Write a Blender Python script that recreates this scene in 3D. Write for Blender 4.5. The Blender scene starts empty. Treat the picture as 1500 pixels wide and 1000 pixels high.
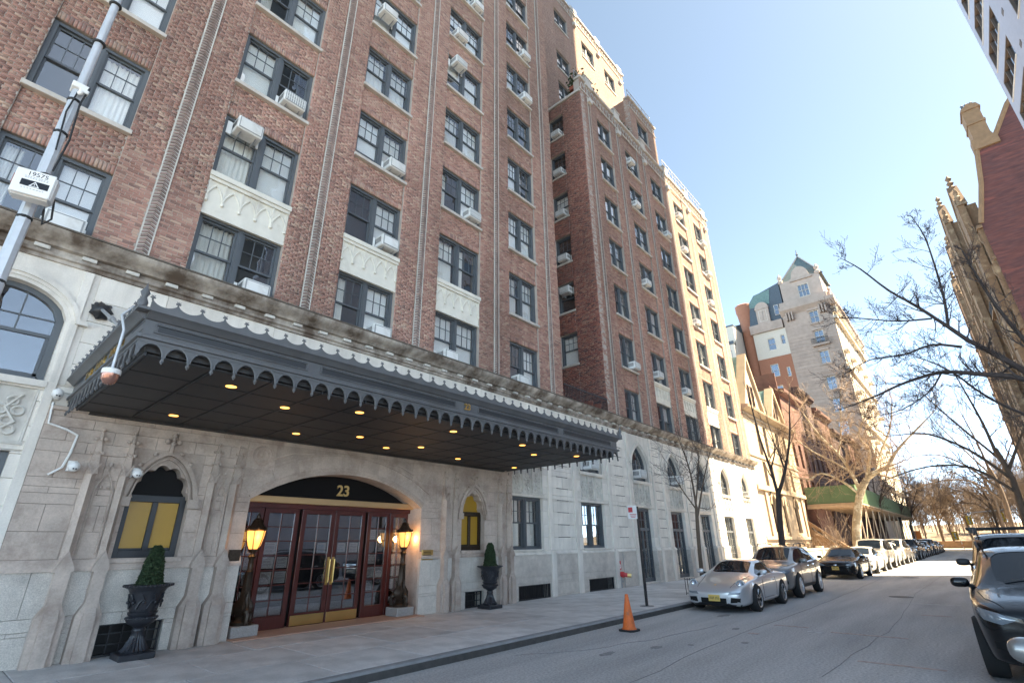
import bpy, bmesh, math, random
import numpy as np
from mathutils import Vector, Matrix
random.seed(7); RNG = np.random.default_rng(7)
SC = bpy.context.scene
COL = SC.collection
PI = math.pi

# ---------------------------------------------------------------- camera
cam_d = bpy.data.cameras.new('camera'); cam = bpy.data.objects.new('camera', cam_d); COL.objects.link(cam)
_r, _u, _f = Vector((.66204816, -.74935775, -.01245752)), Vector((-.27609223, -.25930961, .92548993)), Vector((.69675341, .60927948, .37856731))
cam.matrix_world = Matrix(((_r.x, _u.x, -_f.x, 0), (_r.y, _u.y, -_f.y, 0), (_r.z, _u.z, -_f.z, 1.75), (0, 0, 0, 1)))
cam_d.sensor_width = 36; cam_d.lens = 17.504; cam_d.clip_end = 3000; cam_d.clip_start = .05
SC.camera = cam
# ---------------------------------------------------------------- sky and sun
SUN_EL = math.radians(51.0)
SUN_H = Vector((.62, -1, 0)).normalized()
world = bpy.data.worlds.new('World'); SC.world = world; world.use_nodes = True
wn = world.node_tree.nodes; wl = world.node_tree.links; wn.clear()
sky = wn.new('ShaderNodeTexSky'); sky.sky_type = 'NISHITA'; sky.sun_disc = False
sky.sun_elevation = SUN_EL; sky.sun_rotation = math.atan2(SUN_H.x, SUN_H.y)
sky.altitude = 50; sky.air_density = .11; sky.dust_density = .06; sky.ozone_density = 1.0
bg = wn.new('ShaderNodeBackground'); bg.inputs[1].default_value = .15
wo = wn.new('ShaderNodeOutputWorld'); wb = wn.new('ShaderNodeMix'); wb.data_type = 'RGBA'; wb.blend_type = 'MULTIPLY'; wb.inputs[0].default_value = 1; wb.inputs[7].default_value = (1.17, 1.0, .67, 1)   # white balance of the photograph
wl.new(sky.outputs[0], wb.inputs[6]); wl.new(wb.outputs[2], bg.inputs[0]); wl.new(bg.outputs[0], wo.inputs[0])
sd = bpy.data.lights.new('sun', 'SUN'); sun = bpy.data.objects.new('sun', sd); COL.objects.link(sun)
sd.energy = 2.0; sd.angle = math.radians(.5); sd.color = (1, .82, .56)
_d = Vector((SUN_H.x*math.cos(SUN_EL), SUN_H.y*math.cos(SUN_EL), math.sin(SUN_EL)))
sun.rotation_euler = _d.to_track_quat('Z', 'Y').to_euler(); sun.location = (0, -40, 80)
vs = SC.view_settings; vs.view_transform = 'Standard'; vs.look = 'None'; vs.gamma = 1; vs.use_curve_mapping = False
vs.exposure = 4.2
SC.cycles.max_bounces = 10; SC.cycles.diffuse_bounces = 6; SC.cycles.glossy_bounces = 4; SC.cycles.transparent_max_bounces = 12

# ---------------------------------------------------------------- materials
MATS = {}
def mat(name, col, rough=.7, metal=0., var=0., vscale=2., col2=None, bump=0., bscale=60., island=0., spec=.5, coat=0.,
        streak=0., emit=0., objvar=0., grain=0., gscale=40, dirt=None, dscale=.6, dpos=(.5, .7), vstretch=(1, 1, 1)):
    """principled surface; col/col2 mixed by noise, random tint per loose piece, optional stain colour"""
    m = bpy.data.materials.new(name); m.use_nodes = True; MATS[name] = m
    n, l = m.node_tree.nodes, m.node_tree.links
    b = n['Principled BSDF']
    b.inputs['Roughness'].default_value = rough; b.inputs['Metallic'].default_value = metal
    b.inputs['Specular IOR Level'].default_value = spec; b.inputs['Coat Weight'].default_value = coat
    b.inputs['Coat Roughness'].default_value = .03
    b.inputs['Base Color'].default_value = (*col, 1)
    tc = n.new('ShaderNodeTexCoord')
    cur = None
    def rgb(c):
        r = n.new('ShaderNodeRGB'); r.outputs[0].default_value = (*c, 1); return r.outputs[0]
    def noise(scale, detail=4, stretch=(1, 1, 1), rough_=.55):
        mp = n.new('ShaderNodeMapping'); mp.inputs['Scale'].default_value = stretch
        l.new(tc.outputs['Object'], mp.inputs[0])
        t = n.new('ShaderNodeTexNoise'); t.inputs['Scale'].default_value = scale; t.inputs['Detail'].default_value = detail
        t.inputs['Roughness'].default_value = rough_; l.new(mp.outputs[0], t.inputs[0]); return t.outputs[0]
    def mix(a, c, f, mode='MIX'):
        x = n.new('ShaderNodeMix'); x.data_type = 'RGBA'; x.blend_type = mode
        l.new(a, x.inputs[6]); l.new(c, x.inputs[7])
        if isinstance(f, float): x.inputs[0].default_value = f
        else: l.new(f, x.inputs[0])
        return x.outputs[2]
    def rng(v, a, c, lo=0., hi=1.):
        r = n.new('ShaderNodeMapRange'); r.inputs[1].default_value = a; r.inputs[2].default_value = c
        r.inputs[3].default_value = lo; r.inputs[4].default_value = hi; l.new(v, r.inputs[0]); return r.outputs[0]
    if var or col2 or island or streak or objvar or dirt or grain:
        cur = rgb(col)
        if col2: cur = mix(cur, rgb(col2), rng(noise(vscale, 6, vstretch), .38, .62))
        if var:
            g = n.new('ShaderNodeCombineColor'); v = rng(noise(vscale*1.7, 6, vstretch), .25, .75, 1-var, 1+var)
            for k in range(3): l.new(v, g.inputs[k])
            cur = mix(cur, g.outputs[0], 1., 'MULTIPLY')
        if streak:
            g = n.new('ShaderNodeCombineColor'); v = rng(noise(3.2, 5, (1, 1, .12)), .35, .75, 1., 1-streak)
            for k in range(3): l.new(v, g.inputs[k])
            cur = mix(cur, g.outputs[0], 1., 'MULTIPLY')
        if dirt: cur = mix(cur, rgb(dirt), rng(noise(dscale, 7, vstretch, .65), dpos[0], dpos[1]))
        if grain:
            g = n.new('ShaderNodeCombineColor'); v = rng(noise(gscale, 3, (1, 1, 1), .7), .3, .7, 1-grain, 1+grain)
            for k in range(3): l.new(v, g.inputs[k])
            cur = mix(cur, g.outputs[0], 1., 'MULTIPLY')
        if island:
            gm = n.new('ShaderNodeNewGeometry'); g = n.new('ShaderNodeCombineColor')
            v = rng(gm.outputs['Random Per Island'], 0, 1, 1-island, 1+island)
            for k in range(3): l.new(v, g.inputs[k])
            cur = mix(cur, g.outputs[0], 1., 'MULTIPLY')
        if objvar:
            oi = n.new('ShaderNodeObjectInfo'); g = n.new('ShaderNodeCombineColor')
            v = rng(oi.outputs['Random'], 0, 1, 1-objvar, 1+objvar)
            for k in range(3): l.new(v, g.inputs[k])
            cur = mix(cur, g.outputs[0], 1., 'MULTIPLY')
        l.new(cur, b.inputs['Base Color'])
    if bump:
        bp = n.new('ShaderNodeBump'); bp.inputs['Strength'].default_value = bump; bp.inputs['Distance'].default_value = .01
        l.new(noise(bscale, 4), bp.inputs['Height']); l.new(bp.outputs[0], b.inputs['Normal'])
    if emit:
        b.inputs['Emission Color'].default_value = (*col, 1); b.inputs['Emission Strength'].default_value = emit
    return m

def brick_mat(name, stops, rough=.85):
    m = bpy.data.materials.new(name); m.use_nodes = True; MATS[name] = m
    n, l = m.node_tree.nodes, m.node_tree.links; b = n['Principled BSDF']
    b.inputs['Roughness'].default_value = rough; b.inputs['Specular IOR Level'].default_value = .25
    g = n.new('ShaderNodeNewGeometry'); oi = n.new('ShaderNodeObjectInfo')
    ad = n.new('ShaderNodeMath'); ad.operation = 'ADD'; fr = n.new('ShaderNodeMath'); fr.operation = 'FRACT'
    l.new(g.outputs['Random Per Island'], ad.inputs[0]); l.new(oi.outputs['Random'], ad.inputs[1]); l.new(ad.outputs[0], fr.inputs[0])
    cr = n.new('ShaderNodeValToRGB'); cr.color_ramp.interpolation = 'LINEAR'
    e = cr.color_ramp.elements
    e[0].position, e[0].color = 0, (*stops[0], 1); e[1].position, e[1].color = 1, (*stops[-1], 1)
    for i, c in enumerate(stops[1:-1]): x = e.new((i+1)/(len(stops)-1)); x.color = (*c, 1)
    l.new(fr.outputs[0], cr.inputs[0])
    tn = n.new('ShaderNodeTexNoise'); tn.inputs['Scale'].default_value = .22; tn.inputs['Detail'].default_value = 5
    l.new(g.outputs['Position'], tn.inputs[0])
    mr = n.new('ShaderNodeMapRange'); mr.inputs[1].default_value = .3; mr.inputs[2].default_value = .7; mr.inputs[3].default_value = .76; mr.inputs[4].default_value = 1.24
    l.new(tn.outputs[0], mr.inputs[0])
    mx = n.new('ShaderNodeMix'); mx.data_type = 'RGBA'; mx.blend_type = 'MULTIPLY'; mx.inputs[0].default_value = 1
    ms = n.new('ShaderNodeMapping'); ms.inputs['Scale'].default_value = (1.3, 1.3, .09); l.new(g.outputs['Position'], ms.inputs[0])
    ts = n.new('ShaderNodeTexNoise'); ts.inputs['Scale'].default_value = 1.1; ts.inputs['Detail'].default_value = 6; l.new(ms.outputs[0], ts.inputs[0])
    rs = n.new('ShaderNodeMapRange'); rs.inputs[1].default_value = .35; rs.inputs[2].default_value = .68; rs.inputs[3].default_value = 1.07; rs.inputs[4].default_value = .85; l.new(ts.outputs[0], rs.inputs[0])
    mm = n.new('ShaderNodeMath'); mm.operation = 'MULTIPLY'; l.new(mr.outputs[0], mm.inputs[0]); l.new(rs.outputs[0], mm.inputs[1])
    cc = n.new('ShaderNodeCombineColor')
    for k in range(3): l.new(mm.outputs[0], cc.inputs[k])
    l.new(cr.outputs[0], mx.inputs[6]); l.new(cc.outputs[0], mx.inputs[7])
    # upper storeys are weathered to a greyer tan
    sp = n.new('ShaderNodeSeparateXYZ'); l.new(g.outputs['Position'], sp.inputs[0])
    zr = n.new('ShaderNodeMapRange'); zr.inputs[1].default_value = 12; zr.inputs[2].default_value = 34; zr.inputs[3].default_value = 0; zr.inputs[4].default_value = .55
    l.new(sp.outputs[2], zr.inputs[0])
    m2 = n.new('ShaderNodeMix'); m2.data_type = 'RGBA'; l.new(zr.outputs[0], m2.inputs[0]); l.new(mx.outputs[2], m2.inputs[6]); m2.inputs[7].default_value = (.31, .235, .19, 1)
    l.new(m2.outputs[2], b.inputs['Base Color'])
    bt = n.new('ShaderNodeTexNoise'); bt.inputs['Scale'].default_value = 45; l.new(g.outputs['Position'], bt.inputs[0])
    bp = n.new('ShaderNodeBump'); bp.inputs['Strength'].default_value = .5; bp.inputs['Distance'].default_value = .006
    l.new(bt.outputs[0], bp.inputs['Height']); l.new(bp.outputs[0], b.inputs['Normal'])
    return m

def glass_mat(name, tint=(.85, .9, .92), refl=.12, rough=.01, wob=.0):
    """window glass: clear with a mirror reflection that grows towards grazing view"""
    m = bpy.data.materials.new(name); m.use_nodes = True; MATS[name] = m
    n, l = m.node_tree.nodes, m.node_tree.links; n.clear()
    o = n.new('ShaderNodeOutputMaterial'); mx = n.new('ShaderNodeMixShader'); t = n.new('ShaderNodeBsdfTransparent'); g = n.new('ShaderNodeBsdfGlossy')
    t.inputs[0].default_value = (*tint, 1); g.inputs['Roughness'].default_value = rough; g.inputs[0].default_value = (.95, .97, 1, 1)
    lw = n.new('ShaderNodeLayerWeight'); fr = n.new('ShaderNodeMath'); fr.operation = 'POWER'; fr.inputs[1].default_value = 4.5; l.new(lw.outputs['Facing'], fr.inputs[0])
    mr = n.new('ShaderNodeMapRange'); mr.inputs[3].default_value = refl; mr.inputs[4].default_value = 1.0
    l.new(fr.outputs[0], mr.inputs[0]); l.new(mr.outputs[0], mx.inputs[0]); l.new(t.outputs[0], mx.inputs[1]); l.new(g.outputs[0], mx.inputs[2])
    if wob:
        tc = n.new('ShaderNodeTexCoord'); oi = n.new('ShaderNodeObjectInfo'); va = n.new('ShaderNodeVectorMath'); va.operation = 'ADD'
        ml = n.new('ShaderNodeVectorMath'); ml.operation = 'SCALE'; ml.inputs[3].default_value = 1.0
        l.new(oi.outputs['Location'], ml.inputs[0]); l.new(tc.outputs['Object'], va.inputs[0]); l.new(ml.outputs[0], va.inputs[1])
        tn = n.new('ShaderNodeTexNoise'); tn.inputs['Scale'].default_value = 1.6; tn.inputs['Detail'].default_value = 2; l.new(va.outputs[0], tn.inputs[0])
        bp = n.new('ShaderNodeBump'); bp.inputs['Strength'].default_value = wob; bp.inputs['Distance'].default_value = .03
        l.new(tn.outputs[0], bp.inputs['Height']); l.new(bp.outputs[0], g.inputs['Normal'])
    l.new(mx.outputs[0], o.inputs[0])
    return m

brick_mat('brick', [(0.216, 0.134, 0.113), (0.313, 0.173, 0.137), (0.36, 0.201, 0.158), (0.395, 0.236, 0.183), (0.34, 0.189, 0.151), (0.45, 0.314, 0.238), (0.317, 0.176, 0.141)])
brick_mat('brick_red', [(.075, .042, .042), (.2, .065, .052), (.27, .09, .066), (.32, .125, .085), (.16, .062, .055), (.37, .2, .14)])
brick_mat('brick_dark', [(.17, .13, .115), (.29, .21, .18), (.2, .155, .14)])
mat('mortar', (.40, .345, .30), .95, var=.15, vscale=1.2)
mat('mortar_pale', (.55, .52, .47), .95, var=.1)
mat('limestone', (.74, .69, .615), .8, var=.12, vscale=.9, grain=.06, island=.05, objvar=.06, streak=.22, bump=.25, bscale=50, dirt=(.52, .48, .43), dscale=.9, dpos=(.55, .85))
mat('limestone_carved', (.65, .62, .56), .85, var=.12, vscale=3, streak=.2, dirt=(.36, .32, .27), dscale=2.5, dpos=(.5, .8))
mat('granite_plinth', (.59, .535, .47), .75, var=.14, vscale=3, grain=.25, gscale=55, objvar=.05, dirt=(.31, .28, .25), dscale=.8, dpos=(.48, .78), bump=.3, bscale=90)
mat('entrance_stone', (.50, .41, .345), .8, var=.18, vscale=1.6, objvar=.13, grain=.1, gscale=30, streak=.18, dirt=(.27, .20, .16), dscale=1.7, dpos=(.5, .76), bump=.25, bscale=50)
mat('cornice_stone', (.52, .465, .40), .85, var=.2, vscale=2.2, streak=.25, dirt=(.11, .08, .058), dscale=1.6, dpos=(.36, .62), vstretch=(1, 1, .35))
mat('cornice_top', (.12, .1, .08), .9, var=.35, vscale=3)
mat('cream_panel', (.70, .665, .58), .8, var=.08, vscale=2, streak=.1, dirt=(.42, .37, .3), dscale=2, dpos=(.55, .85))
mat('sill_stone', (.5, .46, .41), .85, var=.12, streak=.2, island=.05)
mat('window_paint', (.085, .095, .105), .5, var=.1)
mat('window_dark', (.03, .032, .036), .45)
mat('room_dark', (.035, .033, .032), .9)
mat('blind', (.82, .81, .78), .85, objvar=.12)
mat('curtain', (.76, .74, .69), .9, var=.12, vscale=9, vstretch=(3, 3, .05), objvar=.15)
glass_mat('glass', (.97, .98, .98), refl=.12, wob=.16)
glass_mat('door_glass', (.75, .75, .75), refl=.24)
mat('ac_white', (.72, .72, .70), .5, objvar=.08, dirt=(.5, .48, .44), dscale=3, dpos=(.5, .8))
mat('ac_grille', (.30, .31, .31), .6)
mat('ac_shadow', (.045, .045, .045), .8)
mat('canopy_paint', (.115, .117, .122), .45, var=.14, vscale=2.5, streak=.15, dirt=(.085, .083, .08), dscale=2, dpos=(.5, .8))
mat('canopy_groove', (.03, .032, .036), .5)
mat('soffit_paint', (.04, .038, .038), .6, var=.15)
mat('gold', (.85, .58, .2), .3, metal=1.)
mat('gold_paint', (.62, .42, .16), .45, metal=.3)
mat('brass', (.78, .56, .22), .28, metal=1., var=.08)
mat('brass_strip', (.58, .39, .2), .45, metal=.6)
mat('mahogany', (.075, .017, .013), .3, var=.25, vscale=4, vstretch=(6, 6, .4), coat=.4)
mat('transom_black', (.008, .007, .007), .5, spec=.15)
mat('amber_glass', (.42, .235, .022), .35, var=.06, vscale=1)
mat('lamp_glow', (1., .47, .11), .4, emit=.075)
mat('downlight_glow', (1., .42, .08), .4, emit=.28)
mat('iron_black', (.018, .018, .02), .45, var=.2, vscale=12)
mat('urn_iron', (.022, .023, .028), .38, var=.3, vscale=10, bump=.3, bscale=40)
mat('bronze_dark', (.05, .035, .024), .4, metal=.6, var=.3, vscale=15)
mat('evergreen', (.028, .05, .018), .8, island=.45)
mat('paper', (.78, .78, .76), .8, objvar=.1)
mat('print_blue', (.2, .42, .55), .8)
mat('print_grey', (.3, .3, .31), .8)
mat('white_plastic', (.78, .77, .74), .35)
mat('lens_black', (.01, .01, .012), .1)
mat('copper_dome', (.42, .22, .17), .25, metal=.6)
mat('galvanized', (.55, .56, .57), .42, metal=.45, var=.08, vscale=6)
mat('steel_grey', (.32, .33, .34), .5, metal=.3)
mat('cable_black', (.015, .015, .015), .6)
mat('asphalt', (.43, .415, .395), .86, var=.2, vscale=.9, vstretch=(.12, 1, 1), grain=.35, gscale=26, col2=(.37, .36, .35), bump=.5, bscale=160, dirt=(.31, .30, .29), dscale=.45, dpos=(.58, .75))
mat('tar', (.22, .216, .21), .8, var=.3, vscale=8)
mat('road_paint', (.42, .33, .29), .85, var=.4, vscale=6)
mat('road_white', (.45, .45, .44), .85, var=.4, vscale=6)
mat('concrete', (.57, .555, .535), .88, var=.16, vscale=1.1, objvar=.14, grain=.12, gscale=45, bump=.25, bscale=120, dirt=(.41, .40, .385), dscale=1.3, dpos=(.46, .7))
mat('concrete_joint', (.16, .155, .15), .95)
mat('concrete_base', (.17, .168, .165), .95)
mat('kerb_stone', (.25, .25, .25), .8, var=.2, vscale=3, objvar=.1)
mat('kerb_steel', (.06, .058, .055), .6, var=.3, vscale=5)
mat('pink_granite', (.42, .27, .2), .55, var=.18, vscale=40)
mat('granite_block', (.30, .28, .26), .7, var=.4, vscale=45)
mat('cone_orange', (.72, .15, .025), .55, var=.15, vscale=10, streak=.25, dirt=(.3, .12, .06), dscale=7, dpos=(.5, .75))
mat('rubber_black', (.02, .02, .02), .75)
mat('red_paint', (.55, .04, .045), .4)
mat('sign_red', (.5, .05, .06), .5)
mat('sign_white', (.75, .75, .75), .5)
mat('terracotta', (.33, .1, .06), .8)

# ---------------------------------------------------------------- mesh helpers
class MB:
    def __init__(s): s.v = []; s.f = []; s.m = []
    def add(s, vs_, fs, m=0):
        o = len(s.v); s.v.extend(vs_)
        for q in fs: s.f.append([i+o for i in q]); s.m.append(m)
        return s
    def box(s, x0, x1, y0, y1, z0, z1, m=0):
        return s.add([(x0, y0, z0), (x1, y0, z0), (x1, y1, z0), (x0, y1, z0), (x0, y0, z1), (x1, y0, z1), (x1, y1, z1), (x0, y1, z1)],
                     [(0, 3, 2, 1), (4, 5, 6, 7), (0, 1, 5, 4), (1, 2, 6, 5), (2, 3, 7, 6), (3, 0, 4, 7)], m)
    def obox(s, c, ax, ay, az, hx, hy, hz, m=0):
        c, ax, ay, az = map(Vector, (c, ax, ay, az)); P = []
        for z in (-1, 1):
            for x, y in ((-1, -1), (1, -1), (1, 1), (-1, 1)): P.append(tuple(c+ax*hx*x+ay*hy*y+az*hz*z))
        return s.add(P, [(0, 3, 2, 1), (4, 5, 6, 7), (0, 1, 5, 4), (1, 2, 6, 5), (2, 3, 7, 6), (3, 0, 4, 7)], m)
    def prism(s, pts, a, b, axis='y', m=0):
        """2D outline extruded from a to b along axis; axis y: pts=(x,z); z: (x,y); x: (y,z)"""
        n = len(pts)
        def p(q, t): return {'y': (q[0], t, q[1]), 'z': (q[0], q[1], t), 'x': (t, q[0], q[1])}[axis]
        V = [p(q, a) for q in pts]+[p(q, b) for q in pts]
        F = [list(range(n)), list(range(2*n-1, n-1, -1))]+[[(i+1) % n, i, n+i, n+(i+1) % n] for i in range(n)]
        return s.add(V, F, m)
    def strip(s, inner, outer, a, b, axis='y', m=0, closed=False):
        """band between two matching outlines, extruded"""
        n = len(inner)
        for i in range(n if closed else n-1):
            j = (i+1) % n; s.prism([inner[i], outer[i], outer[j], inner[j]], a, b, axis, m)
        return s
    def tube(s, path, rad, n=8, m=0, caps=True):
        P = [Vector(p) for p in path]; k = len(P)
        R = rad if isinstance(rad, (list, tuple)) else [rad]*k
        up = None; o = len(s.v)
        for i in range(k):
            t = (P[min(i+1, k-1)]-P[max(i-1, 0)])
            if t.length < 1e-9: t = Vector((0, 0, 1))
            t.normalize()
            if up is None:
                up = t.orthogonal().normalized()
            up = (up-t*up.dot(t))
            if up.length < 1e-6: up = t.orthogonal()
            up.normalize(); w = t.cross(up)
            for j in range(n):
                a = 2*PI*j/n; q = P[i]+(up*math.cos(a)+w*math.sin(a))*R[i]; s.v.append((q.x, q.y, q.z))
        for i in range(k-1):
            for j in range(n):
                a, b = o+i*n+j, o+i*n+(j+1) % n; s.f.append([a, b, b+n, a+n]); s.m.append(m)
        if caps:
            s.f.append([o+j for j in range(n)][::-1]); s.m.append(m); s.f.append([o+(k-1)*n+j for j in range(n)]); s.m.append(m)
        return s
    def lathe(s, prof, n=20, c=(0, 0, 0), m=0, a0=0., flute=0., fl=(0, 0), nf=0):
        o = len(s.v); k = len(prof)
        for (r, z) in prof:
            for j in range(n):
                a = a0+2*PI*j/n; rr = r
                if flute and fl[0] <= z <= fl[1]: rr = r*(1+flute*math.cos(a*nf))
                s.v.append((c[0]+rr*math.cos(a), c[1]+rr*math.sin(a), c[2]+z))
        for i in range(k-1):
            for j in range(n):
                a, b = o+i*n+j, o+i*n+(j+1) % n; s.f.append([a, b, b+n, a+n]); s.m.append(m)
        s.f.append([o+j for j in range(n)][::-1]); s.m.append(m); s.f.append([o+(k-1)*n+j for j in range(n)]); s.m.append(m)
        return s
    def ball(s, c, r, n=10, k=6, m=0, sz=1.):
        return s.lathe([(max(1e-4, r*math.sin(PI*i/k)), -r*sz*math.cos(PI*i/k)) for i in range(k+1)], n, c, m)
    def build(s, name, mats, parent=None, smooth=False, bevel=0., loc=None, seg=1, local=False):
        me = bpy.data.meshes.new(name); me.from_pydata([tuple(v) for v in s.v], [], s.f)
        for x in (mats if isinstance(mats, (list, tuple)) else [mats]): me.materials.append(MATS[x] if isinstance(x, str) else x)
        me.polygons.foreach_set('material_index', s.m)
        if bevel:
            bm = bmesh.new(); bm.from_mesh(me); bmesh.ops.remove_doubles(bm, verts=bm.verts, dist=1e-6)
            ed = [e for e in bm.edges if len(e.link_faces) == 2 and e.calc_face_angle(0) > .5]
            bmesh.ops.bevel(bm, geom=ed, offset=bevel, segments=seg, affect='EDGES', clamp_overlap=True); bm.to_mesh(me); bm.free()
        if smooth:
            me.polygons.foreach_set('use_smooth', [True]*len(me.polygons))
            if smooth != True: sharp(me, smooth)
        me.update()
        return put(name, me, parent, loc, local)
def sharp(me, deg):
    bm = bmesh.new(); bm.from_mesh(me); bmesh.ops.remove_doubles(bm, verts=bm.verts, dist=1e-6)
    for e in bm.edges:
        e.smooth = len(e.link_faces) == 2 and e.calc_face_angle(0) < math.radians(deg)
    bm.to_mesh(me); bm.free()
def put(name, me, parent=None, loc=None, local=False):
    o = bpy.data.objects.new(name, me); COL.objects.link(o)
    if loc is not None: o.location = loc
    if parent is not None:
        o.parent = parent
        if not local and parent.parent is None and parent.data is None: o.matrix_parent_inverse = Matrix.Translation(-parent.location)
    return o
def tag(o, label, cat, group=None):
    o['label'] = label; o['category'] = cat
    if group: o['group'] = group
    return o
def thing(name, loc, label, cat, group=None, rz=0):
    o = bpy.data.objects.new(name, None); COL.objects.link(o); o.location = loc; o.rotation_euler.z = rz; o.empty_display_size = .2
    return tag(o, label, cat, group)
def structure(o): o['kind'] = 'structure'; return o
def stuff(o): o['kind'] = 'stuff'; return o
def dup(root, loc, rz=None, label=None, swap=None):
    """copy a thing with its parts and sub-parts; swap maps material names on copies"""
    r = root.copy(); COL.objects.link(r); r.location = loc
    if rz is not None: r.rotation_euler.z = rz
    if label: r['label'] = label
    def rec(a, b):
        for ch in a.children:
            c = ch.copy(); COL.objects.link(c); c.parent = b; c.matrix_parent_inverse = ch.matrix_parent_inverse.copy()
            if swap and c.data:
                for i, sl in enumerate(c.material_slots):
                    k = sl.material.name if sl.material else ''
                    if k in swap: sl.link = 'OBJECT'; sl.material = MATS[swap[k]]
            rec(ch, c)
    rec(root, r); return r
def np_mesh(name, V, F, mats, mi=None, parent=None, loc=None):
    """V (n,3), F (m,4) arrays -> quad mesh"""
    me = bpy.data.meshes.new(name); nv, nf = len(V), len(F)
    me.vertices.add(nv); me.vertices.foreach_set('co', np.ascontiguousarray(V, dtype=np.float32).ravel())
    k = F.shape[1]
    me.loops.add(nf*k); me.loops.foreach_set('vertex_index', np.ascontiguousarray(F, dtype=np.int32).ravel())
    me.polygons.add(nf); me.polygons.foreach_set('loop_start', np.arange(0, nf*k, k, dtype=np.int32))
    try: me.polygons.foreach_set('loop_total', np.full(nf, k, dtype=np.int32))
    except Exception: pass
    for x in mats: me.materials.append(MATS[x])
    if mi is not None: me.polygons.foreach_set('material_index', np.asarray(mi, dtype=np.int32))
    me.update(calc_edges=True); me.validate()
    return put(name, me, parent, loc)
def text(s, name, size, mat_, parent, matrix, depth=.012, local=False, bold=True):
    cu = bpy.data.curves.new(name, 'FONT'); cu.body = s; cu.size = size; cu.extrude = depth; cu.align_x = 'CENTER'; cu.align_y = 'CENTER'; cu.offset = size*.02 if bold else 0
    t = bpy.data.objects.new(name, cu); COL.objects.link(t)
    dg = bpy.context.evaluated_depsgraph_get(); dg.update()
    me = bpy.data.meshes.new_from_object(t.evaluated_get(dg)); bpy.data.objects.remove(t); me.name = name
    me.materials.clear(); me.materials.append(MATS[mat_]); me.transform(matrix); me.update()
    return put(name, me, parent, None, local)
FACE_S = Matrix(((1, 0, 0), (0, 0, -1), (0, 1, 0))).to_4x4()      # text facing -Y
FACE_W = Matrix(((0, 0, -1), (-1, 0, 0), (0, 1, 0))).to_4x4()     # text facing -X
# ================================================================ the large apartment house
D = 11.38                                   # plane of its street front
ROW = [7.05]+[10.0+2.93*i for i in range(9)]         # window sills
HEAD = [8.87]+[10.0+2.93*i+1.84 for i in range(9)]   # window heads
HOUSE = thing('apartment_building', (16, D, .14), 'tall brown brick apartment house on a pale limestone base with entrance number 23', 'building')

def brick_arrays(rects, course=.0645, L=.195, joint=.0105):
    """list of (u0,u1,v0,v1,offset,soldier) -> array of bricks (u0,u1,v0,v1,offset)"""
    out = []
    for (u0, u1, v0, v1, off, sold) in rects:
        nz = max(1, int(round((v1-v0)/course))); ch = (v1-v0)/nz
        if sold:                                            # upright bricks in one row
            n = max(1, int(round((u1-u0)/.066))); e = np.linspace(u0, u1, n+1)
            out.append(np.stack([e[:-1]+joint/2, e[1:]-joint/2, np.full(n, v0+joint/2), np.full(n, v1-joint/2), np.full(n, off)], 1)); continue
        for k in range(nz):
            st = u0-(L/2 if k % 2 else 0)-RNG.uniform(0, .03)
            if k % 6 == 5:                                  # a header course
                e = np.arange(st, u1+L, L/2)
            else: e = np.arange(st, u1+L, L)
            a = np.maximum(e[:-1], u0)+joint/2; b = np.minimum(e[1:], u1)-joint/2; ok = b-a > .02
            n = int(ok.sum())
            if n: out.append(np.stack([a[ok], b[ok], np.full(n, v0+k*ch+joint/2), np.full(n, v0+(k+1)*ch-joint/2), np.full(n, off)], 1))
    return np.concatenate(out)
def brick_mesh(name, B, mat_, parent, plane, facing='S'):
    n = len(B); jit = RNG.uniform(-.004, .003, n); f = plane+B[:, 4]+jit; bk = plane+B[:, 4]+.016
    u0, u1, v0, v1 = B[:, 0], B[:, 1], B[:, 2], B[:, 3]
    P = np.empty((n, 8, 3), np.float32)
    for i, (u, v, d) in enumerate(((u0, v0, f), (u1, v0, f), (u1, v1, f), (u0, v1, f), (u0, v0, bk), (u1, v0, bk), (u1, v1, bk), (u0, v1, bk))):
        if facing == 'S': P[:, i, 0], P[:, i, 1], P[:, i, 2] = u, d, v
        else: P[:, i, 0], P[:, i, 1], P[:, i, 2] = d, -u, v          # facing -X: u runs along -Y
    Q = np.array([(0, 1, 2, 3), (0, 4, 5, 1), (1, 5, 6, 2), (2, 6, 7, 3), (3, 7, 4, 0)], np.int32)
    F = (Q[None]+8*np.arange(n, dtype=np.int32)[:, None, None]).reshape(-1, 4)
    return np_mesh(name, P.reshape(-1, 3), F, [mat_], parent=parent)

COLS = dict(A=(-.91, .76), B=(2.38, 4.28), C=(5.85, 7.72), D=(9.30, 11.28), E=(12.9, 14.65),
            F=(21.35, 23.0), G=(24.8, 26.7), H=(28.45, 30.35), I=(32.2, 34.1), J=(36.05, 37.75))
MAINTOP, WINGTOP = 35.5, 28.3
rects, mort, zig = [], MB(), []
YP, YB = 0., .06
def pier(x0, x1, z0, z1, band=None):
    if band:
        b0, b1 = band-.13, band+.13
        rects.append((x0, b0, z0, z1, YP, 0)); rects.append((b1, x1, z0, z1, YP, 0)); zig.append((band, z0, z1))
    else: rects.append((x0, x1, z0, z1, YP, 0))
    e0 = .02 if abs(x0-19.6) < .01 else 0; e1 = .02 if abs(x1-16.18) < .01 else 0
    mort.box(x0+e0, x1-e1, D+YP+.009, D+.45, z0, z1)
def bay(c, rows, z1, panel):
    x0, x1 = COLS[c]; prev = None
    for r in rows:
        zb = HEAD[r]; zt = ROW[r+1]-.07 if r+1 in rows else z1
        if r == 0 and panel: pass
        else:
            rects.append((x0, x1, zb, zb+.215, YB, 1)); rects.append((x0, x1, zb+.215, zt, YB, 0))
        mort.box(x0, x1, D+YB+.009, D+.4, zb+.02, zt)
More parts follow.
